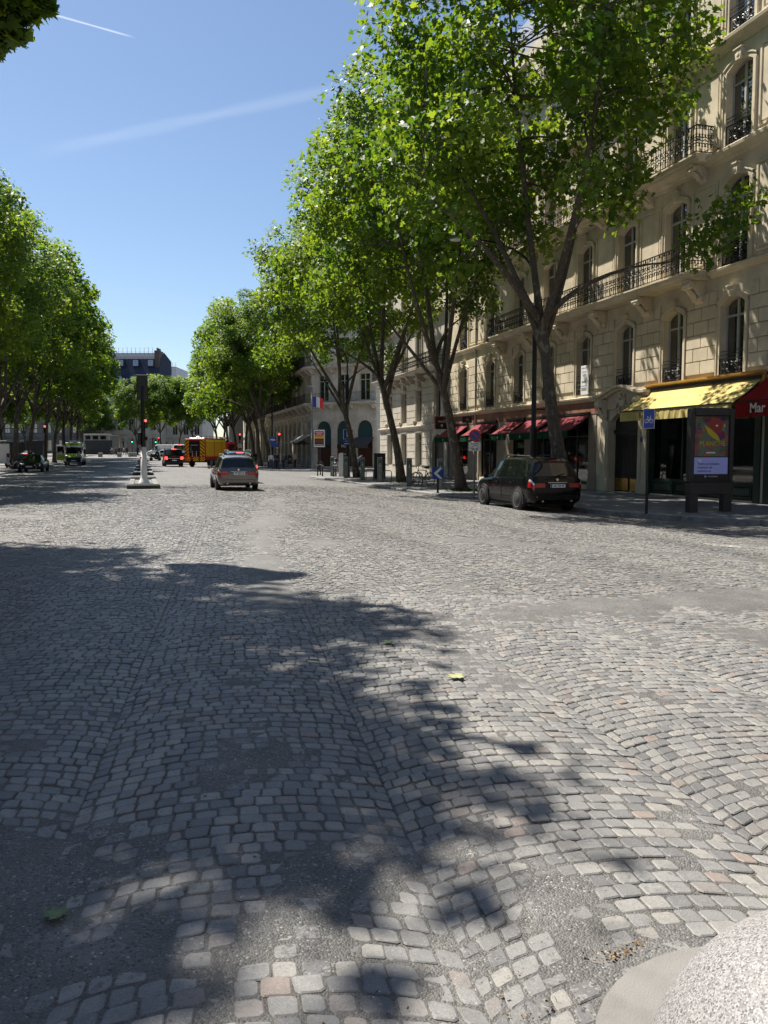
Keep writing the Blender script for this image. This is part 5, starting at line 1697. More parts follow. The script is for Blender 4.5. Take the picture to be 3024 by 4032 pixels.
def arches(root, wys, hw, r):
    for y in wys:
        for s_ in (-1,1):
            mb = MB(); k = 13; V = []; fs = []
            for q in range(k):
                a = R(-18)+R(216)*q/(k-1)
                for rr,xx in ((r*1.02,hw-.10),(r*1.02,hw+.012),(r*1.15,hw+.014),(r*1.17,hw-.04)):
                    V.append((s_*xx, y+rr*math.cos(a), r+rr*math.sin(a)*.98))
            for q in range(k-1):
                for j in range(3): fs.append((q*4+j,q*4+j+1,(q+1)*4+j+1,(q+1)*4+j))
            mb.add(V, fs); mb.build('wheel_arch', M_TRIM, root)
            mb = MB(); mb.lathe([(0,-.01),(r*1.06,-.01),(r*1.06,.01),(0,.01)], 20, (s_*(hw-.004),y,r), 'x'); mb.build('wheel_well', M_DARK, root)
def wagon(name, label, loc, rz, L, Wd, H, mat, plate_txt, wr=.33, brake=False, rails=True, cat='car', tail='tall', spoke=5, group=None, clad=None):
    root = thing(name, label, cat, loc, rz, group)
    a, b, h = L/4.57, Wd/1.85, H/1.67
    st = [(-2.285,.40,.70,.74,.74,.68),(-2.26,.33,.90,.84,.94,.74),(-2.19,.27,1.0,.90,1.03,.79),(-1.99,.25,1.03,.92,1.55,.66),(-1.6,.24,1.03,.925,1.635,.67),(-.7,.23,1.02,.925,1.67,.67),
          (.15,.23,1.0,.925,1.655,.66),(.52,.23,.99,.92,1.585,.64),(1.28,.23,.96,.91,1.03,.76),(1.8,.25,.90,.89,.95,.74),(2.12,.28,.80,.85,.84,.70),(2.25,.32,.66,.78,.70,.62),(2.285,.40,.55,.70,.58,.58)]
    st = [(y*a,zb*h,zt*h,hw*b,zr*h,hr*b) for y,zb,zt,hw,zr,hr in st]
    lf = Loft(st); bd = lf.body(mat, root)
    # panes
    for sd in (-1,1):
        for (i0,i1) in ((3.35,4.45),(4.55,5.45),(5.55,6.95)):
            lf.pane('side_window', M_CARGLASS, root, i0, i1, 6.08, 6.93, sd)
    lf.pane('windscreen', M_CARGLASS, root, 7.08, 7.95, 7.15, 10, across=True)
    lf.pane('rear_window', M_CARGLASS, root, 2.12, 2.86, 7.12, 10, across=True, off=.012)
    # lower cladding and bumper
    lf.pane('rear_bumper', clad or M_TRIM, root, .05, 1.4, 1.0, 3.4, across=False, side=1, off=.012) if clad else None
    lf.pane('rear_bumper', clad or M_TRIM, root, .05, 1.4, 1.0, 3.4, side=-1, off=.012) if clad else None
    for sd in (-1,1): lf.pane('sill', M_TRIM, root, 3.2, 9.0, 1.6, 3.0, sd, .012, 10, 3)
    yb = st[0][0]
    # tail lamps, wrapped round the corners
    tl = M_BRAKE if brake else M_LAMP
    for sd in (-1,1):
        lf.pane('tail_lamp', tl, root, .55, 2.6, 4.35, 5.75, sd, .016, 6, 3)
        lf.pane('lamp_insert', M_CLEARL, root, .9, 2.5, 5.3, 5.85, sd, .022, 5, 2)
        mb = MB(); x0,x1 = sorted((sd*.42*b, sd*.76*b)); mb.bev(x0,x1,yb-.03,yb+.06,.74*h,.88*h,.015); mb.build('tail_lamp', tl, root)
        mb = MB(); x0,x1 = sorted((sd*.50*b, sd*.72*b)); mb.bev(x0,x1,yb-.028,yb+.04,.44*h,.50*h,.01); mb.build('reflector', M_LAMP, root)
        lf.pane('headlamp', M_CLEARL, root, 9.6, 11.3, 4.4, 5.8, sd, .012)
        mb = MB(); mb.tube([(sd*.92*b,.95*a,1.0*h),(sd*1.0*b,.93*a,1.04*h)], .025, 5); mb.bev(*sorted((sd*.96*b,sd*1.12*b)),.86*a,.98*a,.97*h,1.13*h,.03); mb.build('wing_mirror', mat, root)
        for yy in (.75,-.35): 
            mb = MB(); mb.bev(*sorted((sd*.915*b,sd*.955*b)),(yy-.62)*a,(yy-.42)*a,.86*h,.89*h,.008); mb.build('door_handle', M_CHROME if mat is not P_BLACK else mat, root)
        for yy in (.98,-.10,-1.05):
            mb = MB(); mb.box(*sorted((sd*.922*b,sd*.9315*b)),yy*a-.006,yy*a+.006,.36*h,.96*h); mb.build('door_seam', M_DARK, root)
        if rails:
            mb = MB(); mb.tube([(sd*.60*b,-1.75*a,1.62*h),(sd*.61*b,-1.6*a,1.70*h),(sd*.61*b,.0,1.72*h),(sd*.60*b,.30*a,1.66*h)], .022, 6); mb.build('roof_rail', M_TRIM if mat is P_BLACK else M_STEEL, root)
        mb = MB(); mb.tube([(sd*.5*b,yb-.02,.34*h),(sd*.5*b,yb+.1,.34*h)], .035, 8); mb.build('exhaust', M_STEEL, root)
    plate(root, plate_txt, (0,yb-.05,.80*h))
    mb = MB(); mb.bev(-.34,.34,yb-.045,yb,.885*h,.91*h,.006); mb.build('plate_light_bar', M_CHROME, root)
    mb = MB(); mb.lathe([(0,0),(.045,0),(.045,.02),(0,.02)], 12, (0,st[1][0]-.035,.985*h), 'y'); bg_ = mb.build('badge', M_CHROME, root)
    mb = MB(); mb.bev(-.18,.18,st[3][0]-.04,st[3][0]+.0,1.535*h,1.56*h,.006); mb.build('high_brake_lamp', tl, root)
    mb = MB(); mb.tube([(0,st[2][0]-.06,1.10*h),(.30*b,st[2][0]+.0,1.17*h)], .012, 4); mb.build('rear_wiper', M_TRIM, root)
    mb = MB(); mb.bev(-.70*b,.70*b,yb-.035,yb+.03,.36*h,.52*h,.02); mb.build('bumper', mat if clad is None else clad, root)
    mb = MB(); mb.box(-.8*b,.8*b,-2.0*a,1.9*a,.20,.26); mb.build('underbody', M_DARK, root)
    wy = (-1.36*a, 1.40*a)
    arches(root, wy, .925*b, wr)
    for y in wy:
        for sd in (-1,1): wheel(root, sd*(.925*b+.026-.10), y, wr, .20, M_ALLOY, spoke)
    return root
wagon('parked_car', 'glossy black estate SUV parked by the kerb under the nearest tree', (12.60,25.2,rz_(12.4,25.2)), 0, 4.57, 1.87, 1.76, P_BLACK, 'AK-755 PS', .375, clad=None)
c1 = at(940,33.6)
wagon('estate_car', 'grey-brown estate car driving away, nearest of the moving cars', (c1[0],c1[1]+2.1,rz_(c1[0],c1[1])), R(0), 4.2, 1.72, 1.50, P_TAUPE, 'AC 280 LB', .31, brake=False)
c2 = at(948,43.0)
wagon('dark_car', 'dark grey car hidden behind the grey-brown estate with its high brake lamp lit', (c2[0],c2[1]+2.2,rz_(c2[0],c2[1])), 0, 4.5, 1.82, 1.72, P_GREY, '', .34, brake=True)
# ---- boxy vans
def van(name, label, loc, rz, L, Wd, H, mat, brake, plate_txt=None, cat='van', side_glass=True, front_slope=.9):
    root = thing(name, label, cat, loc, rz)
    h = H; w = Wd/2; l = L/2
    st = [(-l,.36,h*.55,w*.93,h*.58,w*.84),(-l+.04,.28,h*.56,w*.99,h*.60,w*.9),(-l+.10,.25,h*.56,w,h*.965,w*.86),(-l+.35,.25,h*.56,w,h*.995,w*.87),(0,.25,h*.55,w,h,w*.88),(l-1.9,.25,h*.54,w,h*.985,w*.86),
          (l-1.6,.25,h*.54,w,h*.95,w*.83),(l-.85,.25,h*.52,w*.97,h*.56,w*.8),(l-.25,.28,h*.44,w*.92,h*.47,w*.74),(l-.03,.34,h*.34,w*.84,h*.36,w*.66),(l,.40,h*.28,w*.78,h*.30,w*.6)]
    lf = Loft(st); lf.body(mat, root)
    for sd in (-1,1):
        if side_glass: lf.pane('side_window', M_CARGLASS, root, 2.9, 4.9, 6.1, 6.95, sd, .012)
        lf.pane('door_window', M_CARGLASS, root, 5.02, 6.2, 6.1, 6.9, sd, .012)
        lf.pane('tail_lamp', M_BRAKE if brake else M_LAMP, root, .25, 2.3, 4.5, 6.1, sd, .014)
        mb = MB(); x0,x1 = sorted((sd*w*.70,sd*w*.93)); mb.bev(x0,x1,-l-.03,-l+.08,h*.40,h*.56,.015); mb.build('tail_lamp', M_BRAKE if brake else M_LAMP, root)
        lf.pane('headlamp', M_CLEARL, root, 8.1, 9.3, 4.4, 6.0, sd, .012)
        mb = MB(); mb.bev(*sorted((sd*(w+.02),sd*(w+.2))),l-1.2,l-1.05,h*.56,h*.68,.03); mb.build('wing_mirror', M_TRIM, root)
    lf.pane('rear_window', M_CARGLASS, root, 1.15, 1.9, 7.12, 10, across=True, off=.014)
    lf.pane('windscreen', M_CARGLASS, root, 6.1, 6.95, 7.15, 10, across=True)
    mb = MB(); mb.bev(-w*.85,w*.85,-l-.06,-l+.1,.30,.50,.03); mb.build('bumper', M_TRIM, root)
    mb = MB(); mb.bev(-.25,.25,-l+.01,-l+.09,h*.955,h*.985,.008); mb.build('high_brake_lamp', M_BRAKE if brake else M_LAMP, root)
    mb = MB(); mb.bev(-w*.7,w*.7,-l-.03,-l+.02,h*.45,h*.475,.008); mb.build('chrome_strip', M_CHROME, root)
    mb = MB(); mb.box(-w*.85,w*.85,-l+.1,l-.2,.2,.27); mb.build('underbody', M_DARK, root)
    if plate_txt is not None: plate(root, plate_txt, (0,-l-.06,h*.36))
    arches(root, (-l+.95,l-.95), w, .34)
    for y in (-l+.95,l-.95):
        for sd in (-1,1): wheel(root, sd*(w+.026-.11), y, .34, .22)
    return root
v = at(684,86); van('minivan', 'black minivan with lit brake lamps left of the fire engine', (v[0],v[1]+2.5,rz_(v[0],v[1])), R(2), 5.1, 1.93, 1.92, P_BLACK, True, '')
v = at(640,150); van('delivery_van', 'white van crossing sideways beyond the black minivan', (v[0],v[1],rz_(v[0],v[1])), R(92), 5.4, 2.0, 2.35, P_WHITE, False, None, side_glass=False)
v = at(702,128); van('delivery_van', 'white van seen above the black minivan roof', (v[0],v[1],rz_(v[0],v[1])), R(4), 5.2, 1.95, 2.5, P_WHITE, True, None, side_glass=False)
v = at(588,140); wagon('small_car', 'small white car left of the black minivan', (v[0]+2.6,v[1]+8,rz_(v[0],v[1])), R(80), 4.1, 1.75, 1.5, P_WHITE, '', .31)
v = at(738,100); wagon('small_car', 'dark car between the black minivan and the fire engine', (v[0],v[1]+2,rz_(v[0],v[1])), R(0), 4.2, 1.78, 1.62, P_GREY, '', .31, brake=True)
v = at(560,160)

# ---- saloon on the left, facing the camera
def saloon(name, label, loc, rz, mat, plate_txt):
    root = thing(name, label, 'car', loc, rz)
    st = [(-2.45,.40,.72,.74,.76,.64),(-2.40,.32,.92,.86,.98,.70),(-2.1,.26,.95,.91,1.06,.72),(-1.6,.24,.95,.92,1.12,.70),(-.75,.22,.93,.93,1.42,.60),(-.2,.22,.92,.93,1.45,.60),(.25,.22,.91,.93,1.42,.60),(1.15,.22,.88,.92,.96,.74),(1.8,.24,.80,.90,.86,.72),(2.2,.26,.70,.86,.75,.66),(2.42,.32,.56,.78,.60,.58),(2.46,.40,.50,.72,.52,.52)]
    lf = Loft(st); lf.body(mat, root)
    for sd in (-1,1):
        lf.pane('side_window', M_CARGLASS, root, 3.3, 4.6, 6.1, 6.95, sd); lf.pane('side_window', M_CARGLASS, root, 4.7, 6.5, 6.1, 6.95, sd)
        lf.pane('headlamp', M_CLEARL, root, 9.1, 10.2, 4.6, 5.9, sd, .014)
        mb = MB(); mb.tube([(sd*.42,2.49,.62),(sd*.62,2.45,.44),(sd*.50,2.47,.30)], .016, 5); mb.build('grille_trim', M_CHROME, root)
        mb = MB(); mb.tube([(sd*.55,2.40,.66),(sd*.78,2.22,.72)], .018, 5); mb.build('running_lamp', M_CLEARL, root)
        lf.pane('tail_lamp', M_LAMP, root, .4, 1.5, 4.5, 5.8, sd, .014)
        mb = MB(); mb.bev(*sorted((sd*.95,sd*1.12)),.62,.76,.92,1.06,.03); mb.build('wing_mirror', mat, root)
    lf.pane('windscreen', M_CARGLASS, root, 6.1, 6.95, 7.15, 10, across=True); lf.pane('rear_window', M_CARGLASS, root, 3.1, 3.9, 7.15, 10, across=True)
    mb = MB(); mb.prism([(-.34,.62),(.34,.62),(.52,.30),(-.52,.30)], 'y', 2.40, 2.485); mb.build('grille', M_TRIM, root)
    plate(root, plate_txt, (0,2.50,.46), PI)
    arches(root, (-1.42,1.42), .925, .33)
    for y in (-1.42,1.42):
        for sd in (-1,1): wheel(root, sd*(.951-.105), y, .33, .21)
    return root
lx, ly = -8.75, 73.0
saloon('parked_saloon', 'black saloon with slanted grille parked facing the camera on the left', (lx,ly,rz_(lx,ly)), R(178), P_BLACK, '')
v = at(137,86); pc = wagon('small_car', 'white car with a roof light behind the black saloon', (v[0]-.6,v[1],rz_(v[0],v[1])), R(0), 4.2, 1.76, 1.55, P_WHITE, '', .31, brake=True, rails=False)
mb = MB(); mb.bev(-.35,.35,-.35,-.15,1.56,1.72,.03); mb.build('roof_light', M_WHITE, pc)

# ---- fire engine seen from behind, turning right
def stripes(parent, x0, x1, z0, z1, y, n, mA, mB_, lean=1, name='hazard_stripe'):
    """diagonal hazard bars on a flat rear panel"""
    MB().box(x0,x1,y,y+.03,z0,z1).build('hazard_panel', mA, parent)
    w = (x1-x0); hh = z1-z0; p = hh/n
    for k in range(-2,n+1):
        za = z0+k*p; zb = za+p*.5; sl = w*.8*lean
        pts = [(x0,za),(x1,za+sl),(x1,zb+sl),(x0,zb)] if lean > 0 else [(x0,za-sl),(x1,za),(x1,zb),(x0,zb-sl)]
        # clip vertically
        def clip(poly, z, keep_above):
            r = []
            for i in range(len(poly)):
                a, b = poly[i], poly[(i+1)%len(poly)]
                ia = (a[1] >= z) == keep_above; ib = (b[1] >= z) == keep_above
                if ia: r.append(a)
                if ia != ib:
                    t = (z-a[1])/(b[1]-a[1]); r.append((a[0]+(b[0]-a[0])*t, z))
            return r
        q = clip(clip(pts, z0, True), z1, False) if True else pts
        if len(q) >= 3: MB().prism(q, 'y', y-.012, y-.001).build(name, mB_, parent)
fx, fy = at(772,86.5)
FE = thing('fire_engine', 'red fire engine with yellow side shutters and hazard chevrons on its back', 'fire engine', (fx+1.9,fy+3.2,rz_(fx,fy)), R(-33))
w = 1.22
MB().bev(-w,w,-3.6,1.2,.75,3.05,.04).build('body', P_RED, FE)
MB().bev(-w,w,1.35,3.7,.7,2.75,.14).build('cab', P_RED, FE)
MB().box(-w+.1,w-.1,-3.4,3.4,.5,.75).build('chassis', M_DARK, FE)
MB().bev(-.62,.62,-3.66,-3.5,1.15,2.75,.02).build('pump_bay', M_DARK, FE)
MB().tube([(-.4,-3.70,2.35),(.4,-3.70,2.35)], .05, 6).tube([(-.42,-3.7,2.2),(-.42,-3.7,1.5)], .03, 6).build('pump_pipe', M_STEEL, FE)
lad = MB()
for s_ in (-1,1): lad.tube([(s_*.25,-3.72,1.1),(s_*.25,-3.72,1.75)], .025, 5)
for k in range(3): lad.tube([(-.25,-3.72,1.2+k*.22),(.25,-3.72,1.2+k*.22)], .02, 5)
lad.build('step_ladder', M_STEEL, FE)
for x0,x1,z0,z1,n,ln in ((-w,-.64,1.15,3.0,5,1),(.64,w,1.15,3.0,5,-1),(-w,-.5,.62,1.08,2,1),(-.2,.5,.62,1.08,2,-1),(.64,w,.62,1.08,2,1)):
    stripes(FE, x0+.02, x1-.02, z0, z1, -3.66, n, P_RED, M_YELP, ln)
for s_ in (-1,1):
    x = s_*(w+.01)
    for (y0,y1) in ((-3.4,-1.6),(-1.45,.0),(.12,1.05)):
        MB().bev(*sorted((x-.02*s_,x+.012*s_)),y0,y1,1.15,2.7,.01).build('roller_shutter', M_AMB, FE)
        MB().box(*sorted((x,x+.016*s_)),y0-.03,y1+.03,2.72,2.95).build('yellow_band', M_YELP, FE)
    MB().bev(*sorted((s_*(w-.01),s_*(w+.012))),1.9,3.2,1.7,2.45,.02).build('cab_window', M_CARGLASS, FE)
    for k in range(2): 
        MB().lathe([(0,0),(.07,0),(.06,.02),(0,.03)], 10, (s_*.95,-3.69,1.5+k*.9), 'y').build('rear_lamp', M_LAMP, FE)
    for y in (-2.3,2.4): wheel(FE, s_*(w+.03-.15), y, .48, .30, M_GREYP, 6)
MB().bev(-1.0,1.0,3.66,3.74,1.5,2.5,.02).build('windscreen', M_CARGLASS, FE)
MB().bev(-.9,.9,-3.2,2.9,3.06,3.14,.02).build('roof_deck', M_STEEL, FE)
ld = MB()
for s_ in (-1,1): ld.tube([(s_*.25+.3,-3.5,3.28),(s_*.25+.3,2.6,3.28)], .035, 5)
for k in range(18): ld.tube([(.05,-3.4+k*.34,3.28),(.55,-3.4+k*.34,3.28)], .02, 4)
for yy in (-3.0,2.2): ld.box(-.1,.7,yy-.03,yy+.03,3.13,3.28)
ld.build('roof_ladder', M_STEEL, FE)
MB().bev(-.8,.8,2.6,2.95,2.74,2.95,.04).build('light_bar', pm('blue_beacon',(.01,.04,.4),.2,0,.05,5,0), FE)
MB().lathe([(.09,0),(.09,.12),(.05,.17),(0,.18)], 10, (-.9,-3.3,3.05)).build('beacon', MATS['blue_beacon'], FE)

# ---- lime and white ambulance facing the camera, side door open
ax, ay = at(292,91)
AM = thing('ambulance', 'lime and white ambulance with a door standing open on the left', 'ambulance', (ax,ay+2.6,rz_(ax,ay)), R(180))
st = [(-2.9,.40,1.3,.98,2.62,.95),(-2.85,.35,1.32,1.0,2.68,.97),(.9,.35,1.32,1.0,2.68,.97),(1.15,.35,1.3,1.0,2.62,.95),(1.45,.35,1.28,.98,2.15,.86),(2.15,.36,1.24,.96,1.32,.84),(2.6,.38,1.05,.92,1.12,.78),(2.85,.42,.82,.84,.88,.7),(2.9,.48,.66,.78,.70,.6)]
lf = Loft(st); lf.body(P_WHITE, AM)
for sd in (-1,1):
    lf.pane('lime_panel', P_LIME, AM, .1, 3.0, 3.2, 5.6, sd, .012, 8, 3)
    lf.pane('door_window', M_CARGLASS, AM, 3.2, 4.8, 6.1, 6.9, sd, .014)
    lf.pane('headlamp', M_CLEARL, AM, 6.2, 7.3, 4.2, 6.0, sd, .014)
    MB().bev(*sorted((sd*1.03,sd*1.25)),1.5,1.62,1.35,1.85,.03).build('wing_mirror', M_TRIM, AM)
lf.pane('windscreen', M_CARGLASS, AM, 4.05, 4.95, 7.1, 10, across=True, off=.014)
lf.pane('lime_bonnet', P_LIME, AM, 5.05, 6.9, 6.2, 10, across=True, off=.010)
lf.pane('lime_header', P_LIME, AM, 3.1, 3.75, 7.1, 10, across=True, off=.012)
MB().bev(-.75,.75,2.86,2.96,.45,.95,.03).build('grille', M_TRIM, AM)
MB().bev(-.6,.6,.2,.8,2.69,2.86,.05).build('light_bar', M_CLEARL, AM)
plate(AM, '', (0,2.98,.58), PI)
text('AMBULANCE', .20, pm('dark_green_print',(.02,.10,.03),.6,0,0,5,0), AM, (0,1.36,2.43), rot=(R(58),0,PI), name='lettering')
dr_ = MB(); dr_.bev(-.04,.04,-1.0,.0,.55,2.35,.03); do = dr_.build('open_door', P_WHITE, AM, loc=(1.02,.7,0)); do.rotation_euler = (0,0,R(-100)+PI)
MB().box(-.05,.05,-.85,-.15,1.5,2.15).build('door_window', M_CARGLASS, do)
MB().box(-.052,.052,-.92,-.05,.62,1.25).build('lime_panel', P_LIME, do)
arches(AM, (-1.8,1.9), .98, .36)
for y in (-1.8,1.9):
    for sd in (-1,1): wheel(AM, sd*(1.006-.12), y, .36, .24, M_GREYP)

# ---- two-wheelers
def scooter(name, label, loc, rz, col, group=None, screen=True, box=False, cat='scooter'):
    t = thing(name, label, cat, loc, rz, group)
    for y in (-.62,.66):
        w_ = MB(); w_.lathe([(.15,-.055),(.24,-.05),(.27,0),(.24,.05),(.15,.055)], 18, (0,0,0), 'x'); w_.lathe([(0,-.02),(.16,-.03),(.16,.03),(0,.02)], 12, (0,0,0), 'x')
        w_.build('wheel', M_RUBBER, t, loc=(0,y,.27))
    m = pm('scooter_'+name+str(col), col, .3, 0, .1, 6, 0, coat=.8)
    b = MB(); b.tube([(0,-.85,.72),(0,-.55,.74),(0,-.1,.62),(0,.1,.36),(0,.42,.34),(0,.56,.62),(0,.52,.98)], [.10,.20,.19,.16,.17,.20,.10], 10); b.build('body', m, t)
    b = MB(); b.tube([(0,-.80,.84),(0,-.45,.86),(0,-.05,.80)], [.10,.15,.11], 8); b.build('seat', M_TRIM, t)
    b = MB(); b.tube([(-.34,.42,1.06),(-.1,.5,1.02),(.1,.5,1.02),(.34,.42,1.06)], .02, 6); b.tube([(0,.5,1.0),(0,.66,.27)], .03, 6); b.build('handlebar', M_IRON, t)
    b = MB(); b.lathe([(0,0),(.08,.01),(.09,.05),(0,.08)], 10, (0,.60,.80), 'y'); b.build('headlamp', M_CLEARL, t)
    if screen: b = MB(); b.bev(-.2,.2,.5,.53,1.02,1.38,.01); b.build('windshield', pm('tinted_screen',(.06,.06,.06),.1), t)
    if box: b = MB(); b.bev(-.22,.22,-1.1,-.68,.86,1.2,.05); b.build('top_box', M_TRIM, t)
    return t
GS = 'scooters parked along the left kerb'
sx0 = [(at(62,72),40,(.02,.02,.02),'black scooter parked at the front bumper of the black saloon'),(at(52,78),55,(.5,.5,.5),'pale scooter parked behind the black scooter'),(at(82,82),30,(.03,.03,.035),'dark scooter with a tall screen between the left trunks')]
for (p,a,c_,lb) in sx0: 
    x = min(p[0], -10.4); scooter('motor_scooter', lb, (x,p[1],pz_(x,p[1])), R(a), c_, GS, box=True)
# ------------------------------------------------------------------ street furniture
def pole_base(mb, h0=.0): mb.lathe([(.13,0),(.13,.03),(.09,.06),(.06,.25)], 12)
# ---- pavement corner and granite ball at the camera's feet
M_GRAN = None
def granite():
    m, n, p = newmat('speckled_granite'); ps = wpos(n)
    vo = n.nodes.new('ShaderNodeTexVoronoi'); vo.inputs['Scale'].default_value = 330; n.links.new(ps, vo.inputs['Vector'])
    sc = n.nodes.new('ShaderNodeSeparateColor'); n.links.new(vo.outputs['Color'], sc.inputs[0])
    a = mixc(n, ramp(n, sc.outputs[0], .0, 1.0), (.25,.24,.235,1), (.37,.355,.345,1))
    c_ = mixc(n, ramp(n, sc.outputs[1], .76, .82, 0, .9), a, (.075,.075,.08,1))
    c_ = mixc(n, ramp(n, sc.outputs[2], .62, .70, 0, .75), c_, (.17,.165,.165,1))
    c_ = mixc(n, ramp(n, noise(n, 9, 5, .6, ps), .5, .8, 0, .35), c_, (.20,.185,.17,1))
    n.links.new(c_, p.inputs['Base Color']); p.inputs['Roughness'].default_value = .55
    bump(n, p, noise(n, 320, 3, .6, ps), .25, .003)
    return m
M_GRAN = granite()
pc_pts = [(1.02,-3.0),(1.02,1.48)] + [(1.55-.53*math.cos(a),1.48+.53*math.sin(a)) for a in np.linspace(0,PI/2,10)[1:]] + [(6.5,1.75),(6.5,-3.0)]
mb = MB(); mb.prism(pc_pts[::-1], 'z', -.3, .034)
pcn = kind(mb.build('pavement_corner', pm('worn_concrete', (.20,.19,.175), .8, 0, .2, 5, .3, 150)), 'structure')
BR = .392
ball = thing('granite_ball', 'large speckled granite ball bollard at the bottom right corner', 'bollard', (1.112,.905,.034), 0)
mb = MB(); mb.lathe([(BR*math.cos(a) if abs(a) < PI/2-.01 else 0, BR+BR*math.sin(a)) for a in np.linspace(-PI/2,PI/2,40)], 72); b_ = mb.build('ball', M_GRAN, ball, True)
mb = MB(); mb.lathe([(.20,0),(.20,.015),(.16,.03)], 24); mb.build('seat_ring', pm('worn_concrete',(.2,.19,.175)), ball)
# dry blossom litter caught at the kerb
rgl = np.random.default_rng(3)
C = []
for _ in range(5000):
    t = rgl.uniform(0,1)
    if t < .7:
        a = rgl.uniform(-.2,PI/2+.1); rr = .53 + abs(rgl.normal(0,.05)) + .01
        x, y = 1.55-rr*math.cos(a), 1.48+rr*math.sin(a)
    else: x, y = rgl.uniform(.2,1.2), 1.75+rgl.normal(0,.12)
    if float(vnoise(x*6,y*6,0,3)) < .5: continue
    C.append((x,y,rz_(x,y)+.004))
lm = leaf_mesh('litter', np.array(C), .009, rgl, L4)
m_lit = pm('dry_litter', (.27,.18,.08), .9, 0, .3, 60, 0); lm.materials.clear(); lm.materials.append(m_lit)
lit = put('leaf_litter', lm); lit['kind'] = 'stuff'; tag(lit, 'dry orange blossom litter along the edge of the pavement corner', 'litter'); 
def fallen(label, x, y, s, rz, col):
    mb = MB(); V = [(a*s, (b-.4)*s, .012+.05*s*abs(a)*2+.12*s*(b-.4)**2) for a,b in L12]
    mb.add(V, [tuple(range(12))])
    mb.tube([(0,-.4*s,.012),(.03*s,-.85*s,.02)], .003, 4)
    o = mb.build('fallen_leaf', pm('fallen_'+label.split()[0], col, .6, 0, .25, 40, .1), None, loc=(x,y,rz_(x,y)+.002), rz=rz); tag(o, label, 'leaf', 'fallen leaves on the setts'); return o
fallen('yellowish curled leaf lying on the sunlit setts', 2.05, 5.13, .13, R(80), (.36,.36,.17))
fallen('green fallen leaf lying on the shaded setts at bottom left', -.32, 2.81, .085, R(60), (.13,.18,.07))
fallen('small green fallen leaf at the edge of the shade', 1.90, 6.24, .09, R(10), (.14,.22,.05))

# ---- refuge island with the signal pole
isl = MB(); y0, y1 = 36.2, 47.5
M_STONE = pm('island_stone', (.21,.205,.195), .8, 0, .2, 5, .2)
M_DKST = pm('dark_island_kerb', (.055,.055,.05), .8, 0, .3, 6, .2, dirt=(.06,.08,.03))
def island(label, ya, yb, w, nose=True):
    t = thing('traffic_island', label, 'island', (0,ya,rz_(0,ya)), 0, 'refuge islands along the middle of the street')
    L = yb-ya; dz = rz_(0,yb)-rz_(0,ya)
    MB().bev(-w,-w+.28,.3,L-.3,-.1,.10+dz,.02).build('edge_stone', M_STONE, t)
    MB().bev(w-.28,w,.3,L-.3,-.1,.10+dz,.02).build('edge_stone', M_STONE, t)
    MB().bev(-w+.285,w-.285,.3,L-.3,-.1,.07+dz,.01).build('infill', M_PAVE, t)
    for k,(yy,ww) in enumerate(((.0,w),(.75,w*.68),(L-.3,w),(L-1.1,w*.7))):
        zt = .20 + dz*yy/L
        MB().bev(-ww,ww,yy,yy+.30,-.1,zt,.06).build('bumper_stone', M_DKST, t)
    mb = MB()
    return t
island('nearest refuge island carrying the black and white signal pole', 36.2, 47.5, .70)
island('second refuge island beyond the signal pole', 58, 70, .70)
island('third refuge island farther up the street', 84, 100, .70)
island('fourth refuge island near the far crossing', 118, 135, .70)
SP = thing('traffic_signal', 'tall signal pole with black backplate and white lower half on the refuge island', 'traffic light', (0.04,39.6,rz_(0,39.6)+.07), 0)
mb = MB(); mb.lathe([(.29,0),(.29,.05),(.23,.12),(.19,.26),(.155,.30),(.15,.5),(.12,1.75)], 14); mb.build('white_base', M_WHITE, SP, True)
mb = MB(); mb.lathe([(.115,1.75),(.10,2.3),(.085,4.1),(.08,4.6)], 14); mb.build('pole', M_IRON, SP, True)
mb = MB(); mb.bev(-.25,.25,-.06,.06,3.95,5.12,.03); mb.build('backplate', M_BLACK, SP)
mb = MB(); mb.bev(-.17,.17,.06,.26,4.05,5.0,.03); mb.build('signal_head', M_BLACK, SP)
mb = MB(); mb.bev(.07,.22,-.08,.16,2.62,3.1,.02); rp = mb.build('repeater_head', M_BLACK, SP)
mb = MB(); mb.lathe([(0,0),(.055,0),(.055,.02),(0,.03)], 12, (.12,-.10,2.98), 'y'); mb.build('red_lens', M_RED, rp)
mb = MB(); mb.bev(-.26,-.09,-.1,.14,1.85,2.45,.04); mb.build('pedestrian_head', M_BLACK, SP)
mb = MB(); mb.bev(.10,.2,-.1,.1,2.05,2.25,.03); mb.build('push_button_box', M_BLACK, SP)
for z in (1.7,1.25): MB().bev(-.17,-.10,-.12,-.02,z-.04,z+.04,.01).build('reflector', pm('orange_reflector',(.6,.12,.01),.3,0,0,5,0), SP)
